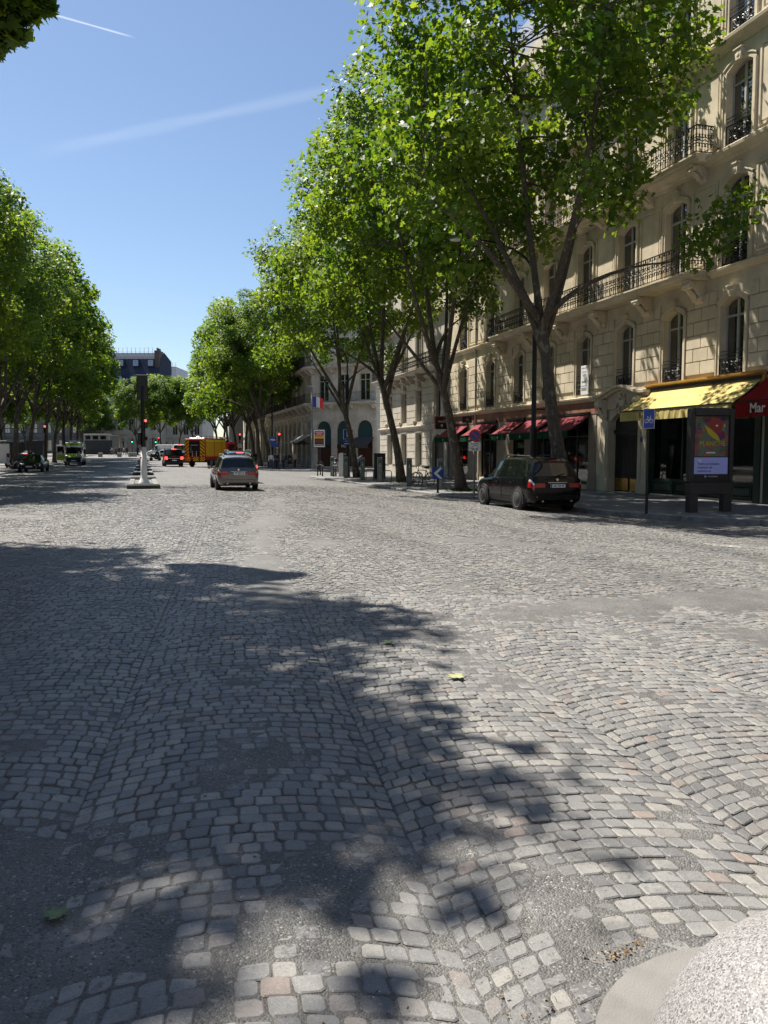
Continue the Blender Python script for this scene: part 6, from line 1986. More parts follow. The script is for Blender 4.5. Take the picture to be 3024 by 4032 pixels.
# ---- other signals
def signal(label, x, y, z0, h, red=True, lens_z=None, face=0.0, small=True, group='pole mounted traffic lights'):
    t = thing('traffic_light', label, 'traffic light', (x,y,z0), face, group)
    mb = MB(); mb.lathe([(.12,0),(.11,.1),(.07,.2),(.06,h-.4),(.055,h)], 10); mb.build('pole', M_IRON, t, True)
    zz = lens_z or h
    mb = MB(); mb.bev(-.16,.16,-.28,-.07,zz-.85,zz+.05,.03); hd = mb.build('signal_head', M_BLACK, t)
    for k,(m_on) in enumerate(((M_RED if red else M_TRIM),M_TRIM,(M_TRIM if red else M_GREEN))):
        c_ = zz-.12-.28*k
        mb = MB(); mb.lathe([(0,.0),(.095,0),(.095,-.02),(0,-.03)], 14, (0,-.285,c_), 'y'); mb.build('lens', m_on, hd)
        v_ = MB(); V = []; 
        for q in range(9):
            a = R(0)+PI*q/8; V += [(.115*math.cos(a),-.28,c_+.115*math.sin(a)),(.115*math.cos(a),-.42,c_+.115*math.sin(a))]
        v_.add(V, [(2*q,2*q+1,2*q+3,2*q+2) for q in range(8)]); v_.build('visor', M_BLACK, hd)
    if small:
        mb = MB(); mb.bev(-.09,.09,-.22,-.06,1.7,2.25,.02); mb.build('repeater_head', M_BLACK, t)
    return t
x,y = at(1099,84); signal('red traffic light beside the waiting people on the right', 13.4, atX(1099,13.4), pz_(13.4,84), 3.75)
x = 13.0; y = atX(946,x); sg = signal('red traffic light above the no-turn sign far along the right kerb', x, y, pz_(x,y), 4.2)
mb = MB(); mb.lathe([(0,0),(.45,0),(.45,.03),(0,.03)], 20, (0,-.12,2.5), 'y'); ns = mb.build('no_turn_sign', M_REDP, sg)
MB().lathe([(0,0),(.34,0),(.34,.02),(0,.02)], 20, (0,-.145,2.5), 'y').build('white_disc', M_WHITE, ns)
MB().tube([(-.14,-.17,2.35),(-.14,-.17,2.55),(.08,-.17,2.62)], .04, 5).build('arrow', M_TEXTB, ns)
x = -10.35; y = atX(184,x); signal('red traffic light among the left trunks', x, y, pz_(x,y), 4.4, lens_z=4.4)
for px,d,lb,rd in ((524,165,'green traffic light nearest the far crowd',False),(616,160,'green traffic light right of the signal pole',False),(628,158,'red traffic light right of the two green ones',True)):
    x,y = at(px,d); signal(lb, x, y, rz_(x,y), 3.7 if rd else 3.4, rd, small=False)
# ---- lamp posts
def lamp_post(label, x, y, lantern=True, reach=3.1):
    t = thing('lamp_post', label, 'street lamp', (x,y,pz_(x,y)), 0, 'tall black lamp posts')
    mb = MB(); mb.lathe([(.19,0),(.19,.5),(.15,.62),(.13,2.6),(.155,2.65),(.155,2.72),(.095,2.8),(.085,6.2),(.10,6.25),(.06,6.35),(.055,8.4)], 14); mb.build('pole', M_IRON, t, True)
    pts = bez(np.array([0,0,8.3]), np.array([-.1,0,9.75]), np.array([-reach,0,9.70]), 10)
    mb = MB(); mb.tube(pts, [.055-.002*i for i in range(10)], 8); mb.build('arm', M_IRON, t, True)
    mb = MB(); mb.lathe([(0,.10),(.10,.09),(.22,.0),(.26,-.06),(.22,-.075),(0,-.075)], 16, (-reach-.18,0,9.68)); hd = mb.build('lamp_head', M_GREYP, t, True)
    mb = MB(); mb.lathe([(0,-.078),(.2,-.078),(.15,-.11),(0,-.12)], 14, (-reach-.18,0,9.68)); mb.build('diffuser', pm('lamp_diffuser',(.7,.72,.72),.3,0,0,5,0), hd)
    if lantern:
        mb = MB(); mb.tube([(0,0,3.45),(.5,0,3.45),(.62,0,3.6),(.62,0,3.75)], .03, 6); br = mb.build('bracket', M_IRON, t)
        mb = MB(); mb.lathe([(.07,3.75),(.14,4.2),(.17,4.22),(.10,4.34),(.02,4.42)], 8, (.62,0,0)); mb.build('lantern', pm('frosted_lantern',(.45,.42,.36),.4), br)
    return t
lamp_post('black lamp post standing between the parked black car and the awnings', 14.5, 28.3)
x = 14.3; y = atX(1369,x); lp2 = lamp_post('black lamp post carrying the blue parking sign', x, y, False)
s_ = MB().bev(-.36,.36,-.20,-.16,2.75,3.45,.01).build('parking_sign', M_WHITE, lp2)
MB().box(-.33,.33,-.206,-.201,2.78,3.42).build('blue_field', M_BLUE, s_); text('P', .58, M_TEXTW, s_, (0,-.21,3.10), name='letter', bold=.02)
s_ = MB().bev(-.36,.36,-.20,-.16,2.32,2.70,.01).build('direction_plate', M_BLUE, lp2)
text('PARC', .13, M_TEXTW, s_, (-.08,-.204,2.60)); MB().box(-.28,.12,-.206,-.201,2.40,2.46).build('print_line', M_TEXTW, s_); text('>', .2, M_TEXTW, s_, (.28,-.204,2.5))
x = 14.2; y = atX(1074,x); lp3 = lamp_post('black lamp post carrying the round blue sign', x, y, False)
s_ = MB().lathe([(0,0),(.42,0),(.42,.03),(0,.03)], 24, (0,-.20,3.15), 'y').build('round_sign', M_BLUE, lp3)
MB().box(-.28,.28,-.225,-.20,3.08,3.22).build('white_bar', M_TEXTW, s_)
MB().bev(-.1,.65,-.2,-.17,2.35,2.75,.01).build('blue_plate', M_BLUE, lp3)
x = -10.6; y = atX(258,x); lamp_post('black lamp post left of the ambulance roof', x, y, False)['group'] = 'tall black lamp posts'
# ---- bicycle-lane sign
x,y = at(2548,23.6)
bs = thing('cycle_sign', 'blue bicycle sign on a thin black post at the kerb', 'sign', (x,y,pz_(x,y)), R(-28))
MB().lathe([(.06,0),(.04,.03),(.038,3.05)], 10).build('post', M_IRON, bs)
sg = MB().bev(-.16,.16,-.075,-.045,2.48,3.06,.012).build('sign_plate', M_WHITE, bs)
MB().box(-.145,.145,-.080,-.076,2.495,3.045).build('blue_field', M_BLUE, sg)
bk = MB()
for cx2 in (-.065,.065): bk.tube([(cx2+.052*math.cos(2*PI*q/12),-.084,2.70+.052*math.sin(2*PI*q/12)) for q in range(12)], .007, 4, closed=True)
bk.tube([(-.065,-.084,2.70),(-.03,-.084,2.80),(.04,-.084,2.80),(.0,-.084,2.70),(-.065,-.084,2.70)], .007, 4)
bk.tube([(.065,-.084,2.70),(.035,-.084,2.83),(.06,-.084,2.85)], .007, 4); bk.tube([(-.03,-.084,2.80),(-.035,-.084,2.83),(-.06,-.084,2.83)], .007, 4); bk.tube([(.0,-.084,2.70),(-.03,-.084,2.80)], .007, 4)
bk.build('bicycle_symbol', M_TEXTW, sg)
# ---- advertising panel
x,y = at(2792,23.9)
ad = thing('advertising_panel', 'dark two-legged advertising panel with bright posters and a lit blue screen', 'billboard', (x,y,pz_(x,y)), R(-8))
M_ADF = pm('panel_brown_grey', (.035,.033,.032), .5, 0, .2, 6, .05)
H = 3.05; w = .69
for s_ in (-1,1): MB().bev(*sorted((s_*.40,s_*.68)),-.13,.13,-.02,.62,.02).build('leg', M_ADF, ad)
MB().bev(-w,w,-.14,.14,.52,.90,.02).build('plinth', M_ADF, ad)
MB().bev(-w-.03,w+.03,-.16,.16,.90,.94,.01).build('ledge', M_ADF, ad)
for s_ in (-1,1): MB().bev(*sorted((s_*w,s_*(w-.13))),-.13,.13,.94,H,.02).build('side_frame', M_ADF, ad)
MB().bev(-w+.13,w-.13,-.12,.12,H-.20,H+.03,.02).build('top_frame', M_ADF, ad)
MB().bev(-w+.13,w-.13,-.10,.10,.94,1.12,.01).build('bottom_frame', M_BLACK, ad)
MB().box(-w+.13,w-.13,-.06,.10,1.12,H-.20).build('back_board', M_BLACK, ad)
px0,px1 = -w+.16, w-.16
scr = MB().box(px0,px1,-.075,-.061,1.13,1.62).build('lit_screen', pm('lavender_screen',(.12,.14,.30),.3,0,.02,5,0,emit=(.16,.19,.42),est=.16), ad)
m_ink = pm('screen_ink',(.02,.02,.06),.4,0,0,5,0)
for k,s in enumerate(('Votre prochaine','location de','voiture en')): text(s, .105, m_ink, scr, (px0+.10,-.077,1.43-.105*k), align='LEFT', ext=.001, bold=.0012)
MB().bev(px0+.13,px0+.19,-.082,-.076,1.47,1.57,.002).build('icon', M_TEXTW, scr)
text('ClearChannel', .055, M_TEXTW, ad, (.05,-.104,1.06), ext=.001)
MB().box(-.21,-.16,-.107,-.102,1.035,1.085).build('mark', pm('teal_mark',(.3,.6,.6),.5,0,0,5,0), ad)
def poster_mat():
    m, n, p = newmat('poster_print')
    tc = n.nodes.new('ShaderNodeTexCoord'); ps = tc.outputs['Generated']
    mp = n.nodes.new('ShaderNodeMapping'); mp.inputs['Scale'].default_value = (1,1,1.4); n.links.new(ps, mp.inputs['Vector'])
    vo = n.nodes.new('ShaderNodeTexVoronoi'); vo.inputs['Scale'].default_value = 7; n.links.new(mp.outputs[0], vo.inputs['Vector'])
    sc = n.nodes.new('ShaderNodeSeparateColor'); n.links.new(vo.outputs['Color'], sc.inputs[0])
    cr = n.nodes.new('ShaderNodeValToRGB'); cr.color_ramp.interpolation = 'CONSTANT'; n.links.new(sc.outputs[0], cr.inputs[0])
    e = cr.color_ramp.elements; e[0].color = (.02,.10,.05,1); e[1].position = .25; e[1].color = (.22,.015,.015,1)
    for pz,c_ in ((.5,(.10,.012,.07,1)),(.66,(.02,.14,.07,1)),(.8,(.26,.06,.02,1)),(.9,(.03,.035,.13,1))):
        q = e.new(pz); q.color = c_
    n.links.new(mixc(n, ramp(n, noise(n, 30, 4, .6, ps), .4, .7, 0, .35), cr.outputs[0], (.02,.02,.02,1)), p.inputs['Base Color']); p.inputs['Roughness'].default_value = .15
    p.inputs['Coat Weight'].default_value = .6
    return m
po = MB().box(px0,px1,-.070,-.061,1.65,H-.24).build('poster', poster_mat(), ad)
M_PY = pm('poster_yellow',(.50,.42,.03),.4,0,0,5,0); M_PR = pm('poster_red',(.30,.03,.03),.4,0,0,5,0); M_PP = pm('poster_purple',(.14,.02,.10),.4,0,0,5,0); M_PG = pm('poster_green',(.03,.16,.07),.4,0,0,5,0)
MB().prism([(-.05,2.32),(-.12,2.60),(.0,2.80),(.22,2.78),(.34,2.58),(.30,2.30),(.15,2.22)], 'y', -.074, -.0705).build('print_shape', M_PR, po)
MB().prism([(.05,2.20),(.36,2.40),(.44,2.25),(.30,2.12)], 'y', -.077, -.0745).build('print_shape', M_PP, po)
cres = [(-.24+.0,2.58)] + [(-.24+.52*t - .10*math.sin(t*PI), 2.58-.50*t-.05*math.sin(t*PI)) for t in np.linspace(0,1,8)][1:] + [(-.24+.52*t+.0, 2.58-.42*t+.04*math.sin(t*PI)) for t in np.linspace(1,0,8)][1:-1]
MB().prism(cres, 'y', -.080, -.0775).build('print_crescent', M_PY, po)
text('PLANCHE', .19, M_PY, po, (.02,-.082,2.02), ext=.001, sx=.98, bold=.004)
MB().lathe([(0,0),(.07,0),(.07,.004),(0,.004)], 16, (.36,-.080,1.85), 'y').build('print_disc', M_PG, po)
MB().prism([(.36,2.56),(.40,2.62),(.44,2.56),(.40,2.50)], 'y', -.077, -.0745).build('print_eye', M_PY, po)
MB().prism([(.10,2.56),(.16,2.59),(.2,2.55),(.14,2.52)], 'y', -.081, -.0785).build('print_eye', M_TEXTW, po)
MB().box(-.16,.12,-.074,-.0705,1.74,1.78).build('print_line', M_TEXTW, po)
# ---- no-parking sign with electric-car plate
x = 12.95; y = atX(1867,x)
npk = thing('no_parking_sign', 'round red and blue no-parking sign above a white electric-car plate', 'sign', (x,y,pz_(x,y)), R(-12))
MB().lathe([(.05,0),(.035,.03),(.033,2.75)], 10).build('post', M_GREYP, npk)
dsk = MB().lathe([(0,0),(.235,0),(.235,.02),(0,.02)], 28, (0,-.06,2.50), 'y').build('red_disc', M_REDP, npk)
MB().lathe([(0,0),(.185,0),(.185,-.006),(0,-.006)], 28, (0,-.061,2.50), 'y').build('blue_disc', M_BLUE, dsk)
mb = MB(); c45 = math.cos(R(45)); mb.add([(-.15*c45-.025,-.072,2.5+.17*c45-.025),(-.15*c45+.03,-.072,2.5+.17*c45+.02),(.17*c45+.02,-.072,2.5-.15*c45+.03),(.17*c45-.03,-.072,2.5-.17*c45-.02)],[(3,2,1,0)]); mb.build('red_slash', M_REDP, dsk)
pl_ = MB().bev(-.25,.25,-.07,-.05,1.86,2.22,.012).build('car_plate', M_WHITE, npk)
MB().box(-.15,.15,-.073,-.0705,2.135,2.165).build('print_line', pm('print_grey',(.25,.25,.27),.7,0,0,5,0), pl_)
cs = MB(); cs.tube([(-.12,-.076,1.94),(-.13,-.076,2.0),(-.06,-.076,2.04),(-.01,-.076,2.09),(.08,-.076,2.09),(.14,-.076,2.02),(.14,-.076,1.95),(-.12,-.076,1.94)], .007, 4)
for q in (-.07,.09): cs.tube([(q+.03*math.cos(2*PI*k/8),-.076,1.935+.03*math.sin(2*PI*k/8)) for k in range(8)], .007, 4, closed=True)
cs.tube([(-.13,-.076,1.98),(-.18,-.076,1.96),(-.19,-.076,2.02)], .006, 4); cs.build('car_symbol', M_TEXTB, pl_)
# ---- chevron sign
x = 12.62; y = 33.8
chv = thing('chevron_sign', 'square blue sign with a white chevron on a short post at the kerb', 'sign', (x,y,pz_(x,y)), R(-10))
MB().lathe([(.07,0),(.05,.05),(.05,.9)], 10).build('post', M_IRON, chv)
sg = MB().bev(-.26,.26,-.075,-.05,.62,1.14,.012).build('sign_plate', M_BLUE, chv)
MB().prism([(-.20,.88),(.06,1.12),(.20,1.12),(-.04,.88),(.20,.64),(.06,.64)], 'y', -.081, -.0755).build('chevron', M_TEXTW, sg)
# ---- charging posts
GC = 'grey charging posts along the right kerb'
M_CHG = pm('charger_grey', (.17,.18,.175), .45, .3, .12, 5, .05)
def charger(label, y, x=13.75):
    t = thing('charging_post', label, 'charging post', (x,y,pz_(x,y)), R(-15), GC)
    MB().bev(-.15,.15,-.12,.12,0,1.5,.03).build('cabinet', M_CHG, t)
    MB().box(-.11,.11,-.126,-.121,1.05,1.35).build('panel', pm('panel_dark',(.05,.06,.06),.3), t)
    MB().box(-.02,.02,-.13,-.127,.95,1.15).build('status_light', pm('status_green',(.1,.45,.3),.4,0,0,5,0,emit=(.1,.6,.4),est=.08), t)
    text("Belib'", .13, pm('pale_print',(.35,.45,.45),.6,0,0,5,0), t, (0,-.128,.35), rot=(R(90),R(-90),0), ext=.001)
    mb = MB(); mb.tube([(.22,-.1,0),(.22,-.1,.62),(.30,-.1,.70),(.62,-.1,.70),(.70,-.1,.62),(.70,-.1,0)], .028, 8); mb.build('guard_hoop', M_GREYP, t)
    return t
for px,lb in ((1733,'charging post right of the blue chevron sign'),(1611,'charging post left of the parked bicycle'),(1496,'charging post in front of the dark utility cabinet'),(1428,'charging post right of the forked trunk'),(1363,'charging post in front of the white and black terminal'),(1309,'charging post nearest the side street')):
    charger(lb, atX(px,13.75))
x = 14.25; y = atX(1347,x)
k = thing('charging_terminal', 'tall rounded white and black charging terminal', 'terminal', (x,y,pz_(x,y)), R(-15))
prof = [(-.26,0),(-.26,1.58)] + [(-.26+.18-.18*math.cos(a),1.58+.18*math.sin(a)) for a in np.linspace(0,PI/2,6)[1:]] + [(.10,1.76),(.10,0)]
MB().prism(prof, 'y', -.16, .16).build('white_shell', M_WHITE, k)
MB().bev(.02,.34,-.165,.165,0,1.70,.08).build('black_body', M_BLACK, k)
text("Belib'", .22, M_TEXTW, k, (.2,-.168,1.25), rot=(R(90),R(-90),0), ext=.001)
x = 14.9; y = atX(1495,x)
uc_ = thing('utility_cabinet', 'dark grey utility cabinet on the pavement before the second building', 'cabinet', (x,y,pz_(x,y)), R(-12))
MB().bev(-.37,.37,-.25,.25,.08,1.68,.03).build('cabinet', pm('cabinet_dark',(.03,.03,.032),.6), uc_); MB().box(-.33,.33,-.21,.21,0,.08).build('plinth', M_KERB, uc_); MB().bev(-.40,.40,-.28,.28,1.68,1.74,.02).build('lid', MATS['cabinet_dark'], uc_)
MB().box(-.005,.005,-.256,-.249,.15,1.6).build('door_seam', M_DARK, uc_)
# ---- bicycle
def bicycle(label, loc, rz, rider=False, col=(.02,.02,.02)):
    t = thing('bicycle', label, 'bicycle', loc, rz)
    fr = pm('bike_'+str(col), col, .4)
    for y in (-.53,.53):
        w_ = MB(); w_.tube([(0,.33*math.cos(2*PI*q/24),.33*math.sin(2*PI*q/24)) for q in range(24)], .02, 6, closed=True)
        o = w_.build('wheel', M_RUBBER, t, loc=(0,y,.35))
        s2 = MB()
        for q in range(10): s2.tube([(0,0,0),(0,.32*math.cos(2*PI*q/10),.32*math.sin(2*PI*q/10))], .003, 3)
        s2.build('spokes', M_STEEL, o)
    b = MB(); A,B_,C_,D_,E_ = (0,-.53,.35),(0,-.10,.30),(0,-.22,.82),(0,.36,.84),(0,.53,.35)
    for p,q in ((A,B_),(A,C_),(B_,C_),(B_,D_),(C_,D_),(D_,E_)): b.tube([p,q], .02, 6)
    b.tube([C_,(0,-.25,.95)], .016, 6); b.tube([D_,(0,.33,1.02)], .018, 6); b.build('frame', fr, t)
    b = MB(); b.tube([(0,-.40,.98),(0,-.25,.99),(0,-.10,.97)], [.08,.07,.03], 8); b.build('saddle', M_TRIM, t)
    b = MB(); b.tube([(-.30,.22,1.06),(-.22,.34,1.04),(.22,.34,1.04),(.30,.22,1.06)], .014, 6); b.build('handlebar', M_IRON, t)
    b = MB(); b.tube([(-.1,-.1,.2),(-.1,-.1,.3),(.1,-.1,.3),(.1,-.1,.4)], .012, 5); b.build('crank', M_STEEL, t)
    for y in (-.53,.53):
        b = MB(); b.tube([(0,y+.38*math.cos(a),.35+.38*math.sin(a)) for a in np.linspace(R(20),R(160),9)], .014, 5); b.build('mudguard', M_IRON, t)
    return t
x = 14.5; y = atX(1665,x); bicycle('dark bicycle leaning upright on the pavement behind the chevron sign', (x,y,pz_(x,y)+.0), R(28))
x,y = at(1316,66.5); bk2 = bicycle('bicycle with white bags parked at the pavement corner by the bollards', (x,y,pz_(x,y)), R(10), col=(.03,.02,.02))
mb = MB()
for s_ in (-1,1): MB().bev(*sorted((s_*.05,s_*.30)),-.80,-.35,.42,1.0,.08).build('white_bag', pm('white_bag',(.55,.55,.56),.8), bk2)
MB().bev(-.2,.2,-.75,-.4,1.02,1.32,.06).build('black_bag', M_TRIM, bk2)
# ---- bollards
GB = 'black bollards at the pavement corner'
for px,d,lb in ((1251,62.5,'black bollard at the outer left of the pavement corner'),(1262,64.5,'black bollard second from the left at the pavement corner'),(1270,61.5,'black bollard left of the white bags'),(1315,60.0,'black bollard left of the first charging post'),(1323,60.4,'black bollard right of the first charging post')):
    x,y = at(px,d); t = thing('bollard', lb, 'bollard', (x,y,pz_(x,y)), 0, GB)
    MB().lathe([(.06,0),(.06,.1),(.045,.15),(.045,.92),(.06,.95),(.06,1.0),(.035,1.08),(0,1.1)], 10).build('shaft', M_IRON, t, True); MB().lathe([(.062,.80),(.062,.86)], 10).build('band', M_WHITE, t)
# ---- poster mast and flag at the corner
x = 16.9; y = atX(1258,x)
pm_ = thing('poster_mast', 'poster panel with an orange sunset picture on a post at the corner', 'billboard', (x,y,pz_(x,y)), R(-14))
MB().bev(-.12,.12,-.08,.08,0,2.3,.02).build('post', M_BLACK, pm_); fr_ = MB().bev(-.62,.62,-.12,.12,2.2,4.05,.03).build('frame', M_BLACK, pm_)
MB().box(-.54,.54,-.130,-.121,2.28,3.97).build('white_margin', M_WHITE, fr_)
def grad_mat():
    m, n, p = newmat('sunset_print'); tc = n.nodes.new('ShaderNodeTexCoord'); sp = n.nodes.new('ShaderNodeSeparateXYZ'); n.links.new(tc.outputs['Generated'], sp.inputs[0])
    cr = n.nodes.new('ShaderNodeValToRGB'); n.links.new(sp.outputs['Z'], cr.inputs[0]); e = cr.color_ramp.elements
    e[0].color = (.05,.03,.10,1); e[1].color = (.16,.03,.22,1); e[1].position = .95
    for pz,c_ in ((.12,(.02,.012,.02,1)),(.30,(.16,.04,.02,1)),(.48,(.03,.02,.03,1)),(.52,(.65,.42,.10,1)),(.70,(.60,.14,.02,1)),(.85,(.30,.02,.05,1))):
        q = e.new(pz); q.color = c_
    n.links.new(cr.outputs[0], p.inputs['Base Color']); p.inputs['Roughness'].default_value = .3
    return m
MB().box(-.47,.47,-.135,-.131,2.38,3.87).build('picture', grad_mat(), fr_)
for z,wd in ((3.72,.7),(3.55,.5),(2.46,.8)): MB().box(-wd/2,wd/2,-.138,-.1355,z,z+.05).build('print_line', M_TEXTW, fr_)
x = 16.4; y = atX(1231,x)
fp = thing('flag_pole', 'tall dark flag pole with a blue white and red flag', 'flag', (x,y,pz_(x,y)), R(-12))
MB().lathe([(.10,0),(.10,.4),(.07,.5),(.05,8.3)], 10).build('pole', M_GREYP, fp)
MB().tube([(-.5,0,8.35),(.6,0,8.4)], .03, 6).build('cross_arm', M_STEEL, fp)
fl = [pm('flag_blue',(.02,.04,.30),.8,0,0,5,0),pm('flag_white',(.7,.7,.7),.8,0,0,5,0),pm('flag_red',(.5,.02,.03),.8,0,0,5,0)]
for k in range(3):
    mb = MB(); n = 5
    for i in range(n):
        a,b = (k+i/n)/3, (k+(i+1)/n)/3
        f = lambda t: (.06+1.05*t, .08*math.sin(t*7), -.25*t*t)
        (xa,ya,za),(xb,yb,zb) = f(a), f(b)
        mb.quad((xa,ya,6.3+za*.9),(xb,yb,6.3+zb*.9),(xb,yb,7.35+zb),(xa,ya,7.35+za)); 
    mb.build(('blue_band','white_band','red_band')[k], fl[k], fp)
# ---- bus shelter among the left trunks
x,y = at(48,86)
bsh = thing('bus_shelter', 'bus shelter with a white end panel among the left trunks', 'shelter', (x-.8,y,pz_(x,y)), R(0))
MB().bev(-1.6,1.8,-.9,2.6,2.55,2.68,.03).build('roof', M_GREYP, bsh)
for px2 in (-1.45,1.6):
    for py2 in (-.75,2.4): MB().lathe([(.05,0),(.05,2.55)], 8, (px2,py2,0)).build('post', M_IRON, bsh)
MB().bev(-.5,.75,-.8,-.7,.25,2.35,.02).build('end_panel', M_WHITE, bsh)
MB().box(-1.4,1.5,2.36,2.40,.4,2.3).build('back_glass', M_SHOPGLASS, bsh)
# ---- cafe tables on the corner
for i,(px,d,lb) in enumerate(((1182,93,'small pavement table left of the flag pole'),(1203,92,'small pavement table nearest the flag pole'))):
    x,y = at(px,d); t = thing('cafe_table', lb, 'table', (x+.3,y,pz_(x,y)), 0, 'pavement tables at the corner')
    MB().lathe([(.32,.78),(.34,.80),(.34,.82),(0,.82)], 14).build('table_top', M_STEEL, t); MB().lathe([(.22,0),(.2,.03),(.03,.06),(.03,.78)], 10).build('pedestal', M_IRON, t)
# concrete blocks at the far crossing
for px,d,lb in ((398,150,'concrete block left of the far cyclist'),(473,150,'concrete block right of the far cyclist'),(516,152,'concrete block under the green traffic light'),(533,152,'concrete block right of the green traffic light')):
    x,y = at(px,d); o = MB().bev(-.4,.4,-.4,.4,0,.8,.06).build('concrete_block', pm('pale_concrete',(.38,.35,.32),.8), None, loc=(x,y,rz_(x,y)-.01)); tag(o, lb, 'block', 'concrete blocks at the far crossing')
# ---- grass tufts at the tree pits
M_GRASS = pm('pit_grass', (.05,.09,.02), .9, 0, .3, 20, 0)
for (x,y),lb in (((14.5,35.2),'patch of grass at the foot of the tree by the no-parking sign'),((14.9,46.2),'patch of grass at the foot of the tree by the bicycle')):
    C = rgl.normal(0,.35,(500,2)); C3 = np.stack([x+C[:,0], y+C[:,1], np.full(500, pz_(x,y)+.02)+rgl.uniform(0,.05,500)],1)
    g_ = leaf_mesh('grass', C3, .10, rgl, L4); g_.materials.clear(); g_.materials.append(M_GRASS); o = put('grass', g_); o['kind'] = 'stuff'; tag(o, lb, 'grass')

# ------------------------------------------------------------------ people
def skin_mesh(name, pts, edges, root, mat):
    """one continuous surface grown over a skeleton: pts = {key: (x,y,z,r)}"""
    keys = list(pts); ix = {k_: i for i,k_ in enumerate(keys)}
    me = bpy.data.meshes.new(name); me.from_pydata([pts[k_][:3] for k_ in keys], [(ix[a],ix[b]) for a,b in edges], [])
    o = bpy.data.objects.new('tmp', me)
    o.modifiers.new('Skin','SKIN'); sm = o.modifiers.new('Sub','SUBSURF'); sm.levels = 1; sm.render_levels = 1
    sv = me.skin_vertices[0].data
    for k_ in keys:
        r = pts[k_][3]; r = r if isinstance(r, tuple) else (r,r); sv[ix[k_]].radius = r; sv[ix[k_]].use_root = (k_ == root)
    m2 = baked(o)
    m2.materials.clear(); m2.materials.append(mat); m2.polygons.foreach_set('use_smooth', [True]*len(m2.polygons))
    return m2
M_SKIN = pm('skin', (.42,.26,.18), .6, 0, .05, 6, 0)
def person(label, loc, rz, top, legs, hair, pose='stand', h=1.72, bag=None, skirt=False, group='people out on the street'):
    """faces -y"""
    t = thing('person', label, 'person', loc, rz, group)
    k = h/1.72
    J = dict(pel=(0,0,.95,.13), chest=(0,.01,1.25,(.15,.11)), neck0=(0,.0,1.45,.07), neck=(0,-.005,1.51,.05), head=(0,-.02,1.61,.095), crown=(0,-.01,1.685,.075), nose=(0,-.105,1.60,.018))
    for s_,q in ((-1,'l'),(1,'r')):
        J['hip'+q] = (s_*.095,0,.90,.095); J['kn'+q] = (s_*.10,-.01,.50,.062); J['an'+q] = (s_*.10,.02,.09,.042); J['to'+q] = (s_*.11,-.13,.04,.038)
        J['sh'+q] = (s_*.18,.01,1.40,.062); J['el'+q] = (s_*.23,.03,1.12,.045); J['wr'+q] = (s_*.23,-.04,.88,.03); J['ha'+q] = (s_*.225,-.06,.80,.032)
    if pose == 'walk':
        J['knl']=(-.10,-.16,.52,.062); J['anl']=(-.10,-.22,.10,.042); J['tol']=(-.10,-.36,.06,.038); J['knr']=(.10,.06,.50,.062); J['anr']=(.10,.30,.14,.042); J['tor']=(.10,.20,.05,.038)
        J['wrl']=(-.23,.14,.92,.03); J['hal']=(-.23,.14,.84,.032); J['wrr']=(.22,-.20,.94,.03); J['har']=(.21,-.25,.88,.032)
    if pose == 'phone':
        J['elr']=(.22,.03,1.12,.045); J['wrr']=(.12,-.22,1.20,.03); J['har']=(.08,-.27,1.24,.032); J['wrl']=(-.14,-.2,1.12,.03); J['hal']=(-.08,-.26,1.16,.032)
    if pose == 'ride':
        J['pel']=(0,.22,.98,.13); J['chest']=(0,.02,1.26,(.15,.11)); J['neck0']=(0,-.06,1.43,.07); J['neck']=(0,-.09,1.49,.05); J['head']=(0,-.13,1.58,.095); J['crown']=(0,-.12,1.66,.075); J['nose']=(0,-.22,1.57,.018)
        for s_,q in ((-1,'l'),(1,'r')):
            J['hip'+q]=(s_*.1,.2,.94,.095); J['kn'+q]=(s_*.12,-.18,.72 if q=='l' else .62,.062); J['an'+q]=(s_*.12,.0,.36 if q=='l' else .24,.042); J['to'+q]=(s_*.12,-.14,.34 if q=='l' else .22,.038)
            J['sh'+q]=(s_*.18,-.04,1.38,.062); J['el'+q]=(s_*.25,-.18,1.16,.045); J['wr'+q]=(s_*.27,-.30,1.08,.03); J['ha'+q]=(s_*.27,-.36,1.07,.034)
    if pose == 'lean':
        for n_ in ('chest','neck0','neck','head','crown','nose','shl','shr','ell','elr','wrl','wrr','hal','har'):
            x_,y_,z_,r_ = J[n_]; d_ = z_-.95; J[n_] = (x_, y_-.55*d_, z_-.22*d_, r_)
    J = {n_:(a*k,b*k,c_*k,r_) for n_,(a,b,c_,r_) in J.items()}
    E = [('pel','chest'),('chest','neck0'),('neck0','neck'),('neck','head'),('head','crown'),('head','nose')]
    for q in 'lr': E += [('pel','hip'+q),('hip'+q,'kn'+q),('kn'+q,'an'+q),('an'+q,'to'+q),('neck0','sh'+q),('sh'+q,'el'+q),('el'+q,'wr'+q),('wr'+q,'ha'+q)]
    put('body', skin_mesh('body', J, E, 'pel', M_SKIN), t)
    def grow(keys, f, edges, root, nm, mat):
        P = {n_:(J[n_][0],J[n_][1],J[n_][2],tuple(v+f for v in (J[n_][3] if isinstance(J[n_][3],tuple) else (J[n_][3],)*2))) for n_ in keys}
        put(nm, skin_mesh(nm, P, edges, root, mat), t)
    mt = pm('cloth_'+str(top), top, .9, 0, .12, 12, .1); ml = pm('cloth_'+str(legs), legs, .9, 0, .12, 12, .1); mh = pm('hair_'+str(hair), hair, .7)
    grow(['pel','chest','neck0','shl','shr','ell','elr','wrl','wrr'], .022, [('pel','chest'),('chest','neck0'),('neck0','shl'),('neck0','shr'),('shl','ell'),('shr','elr'),('ell','wrl'),('elr','wrr')], 'pel', 'shirt', mt)
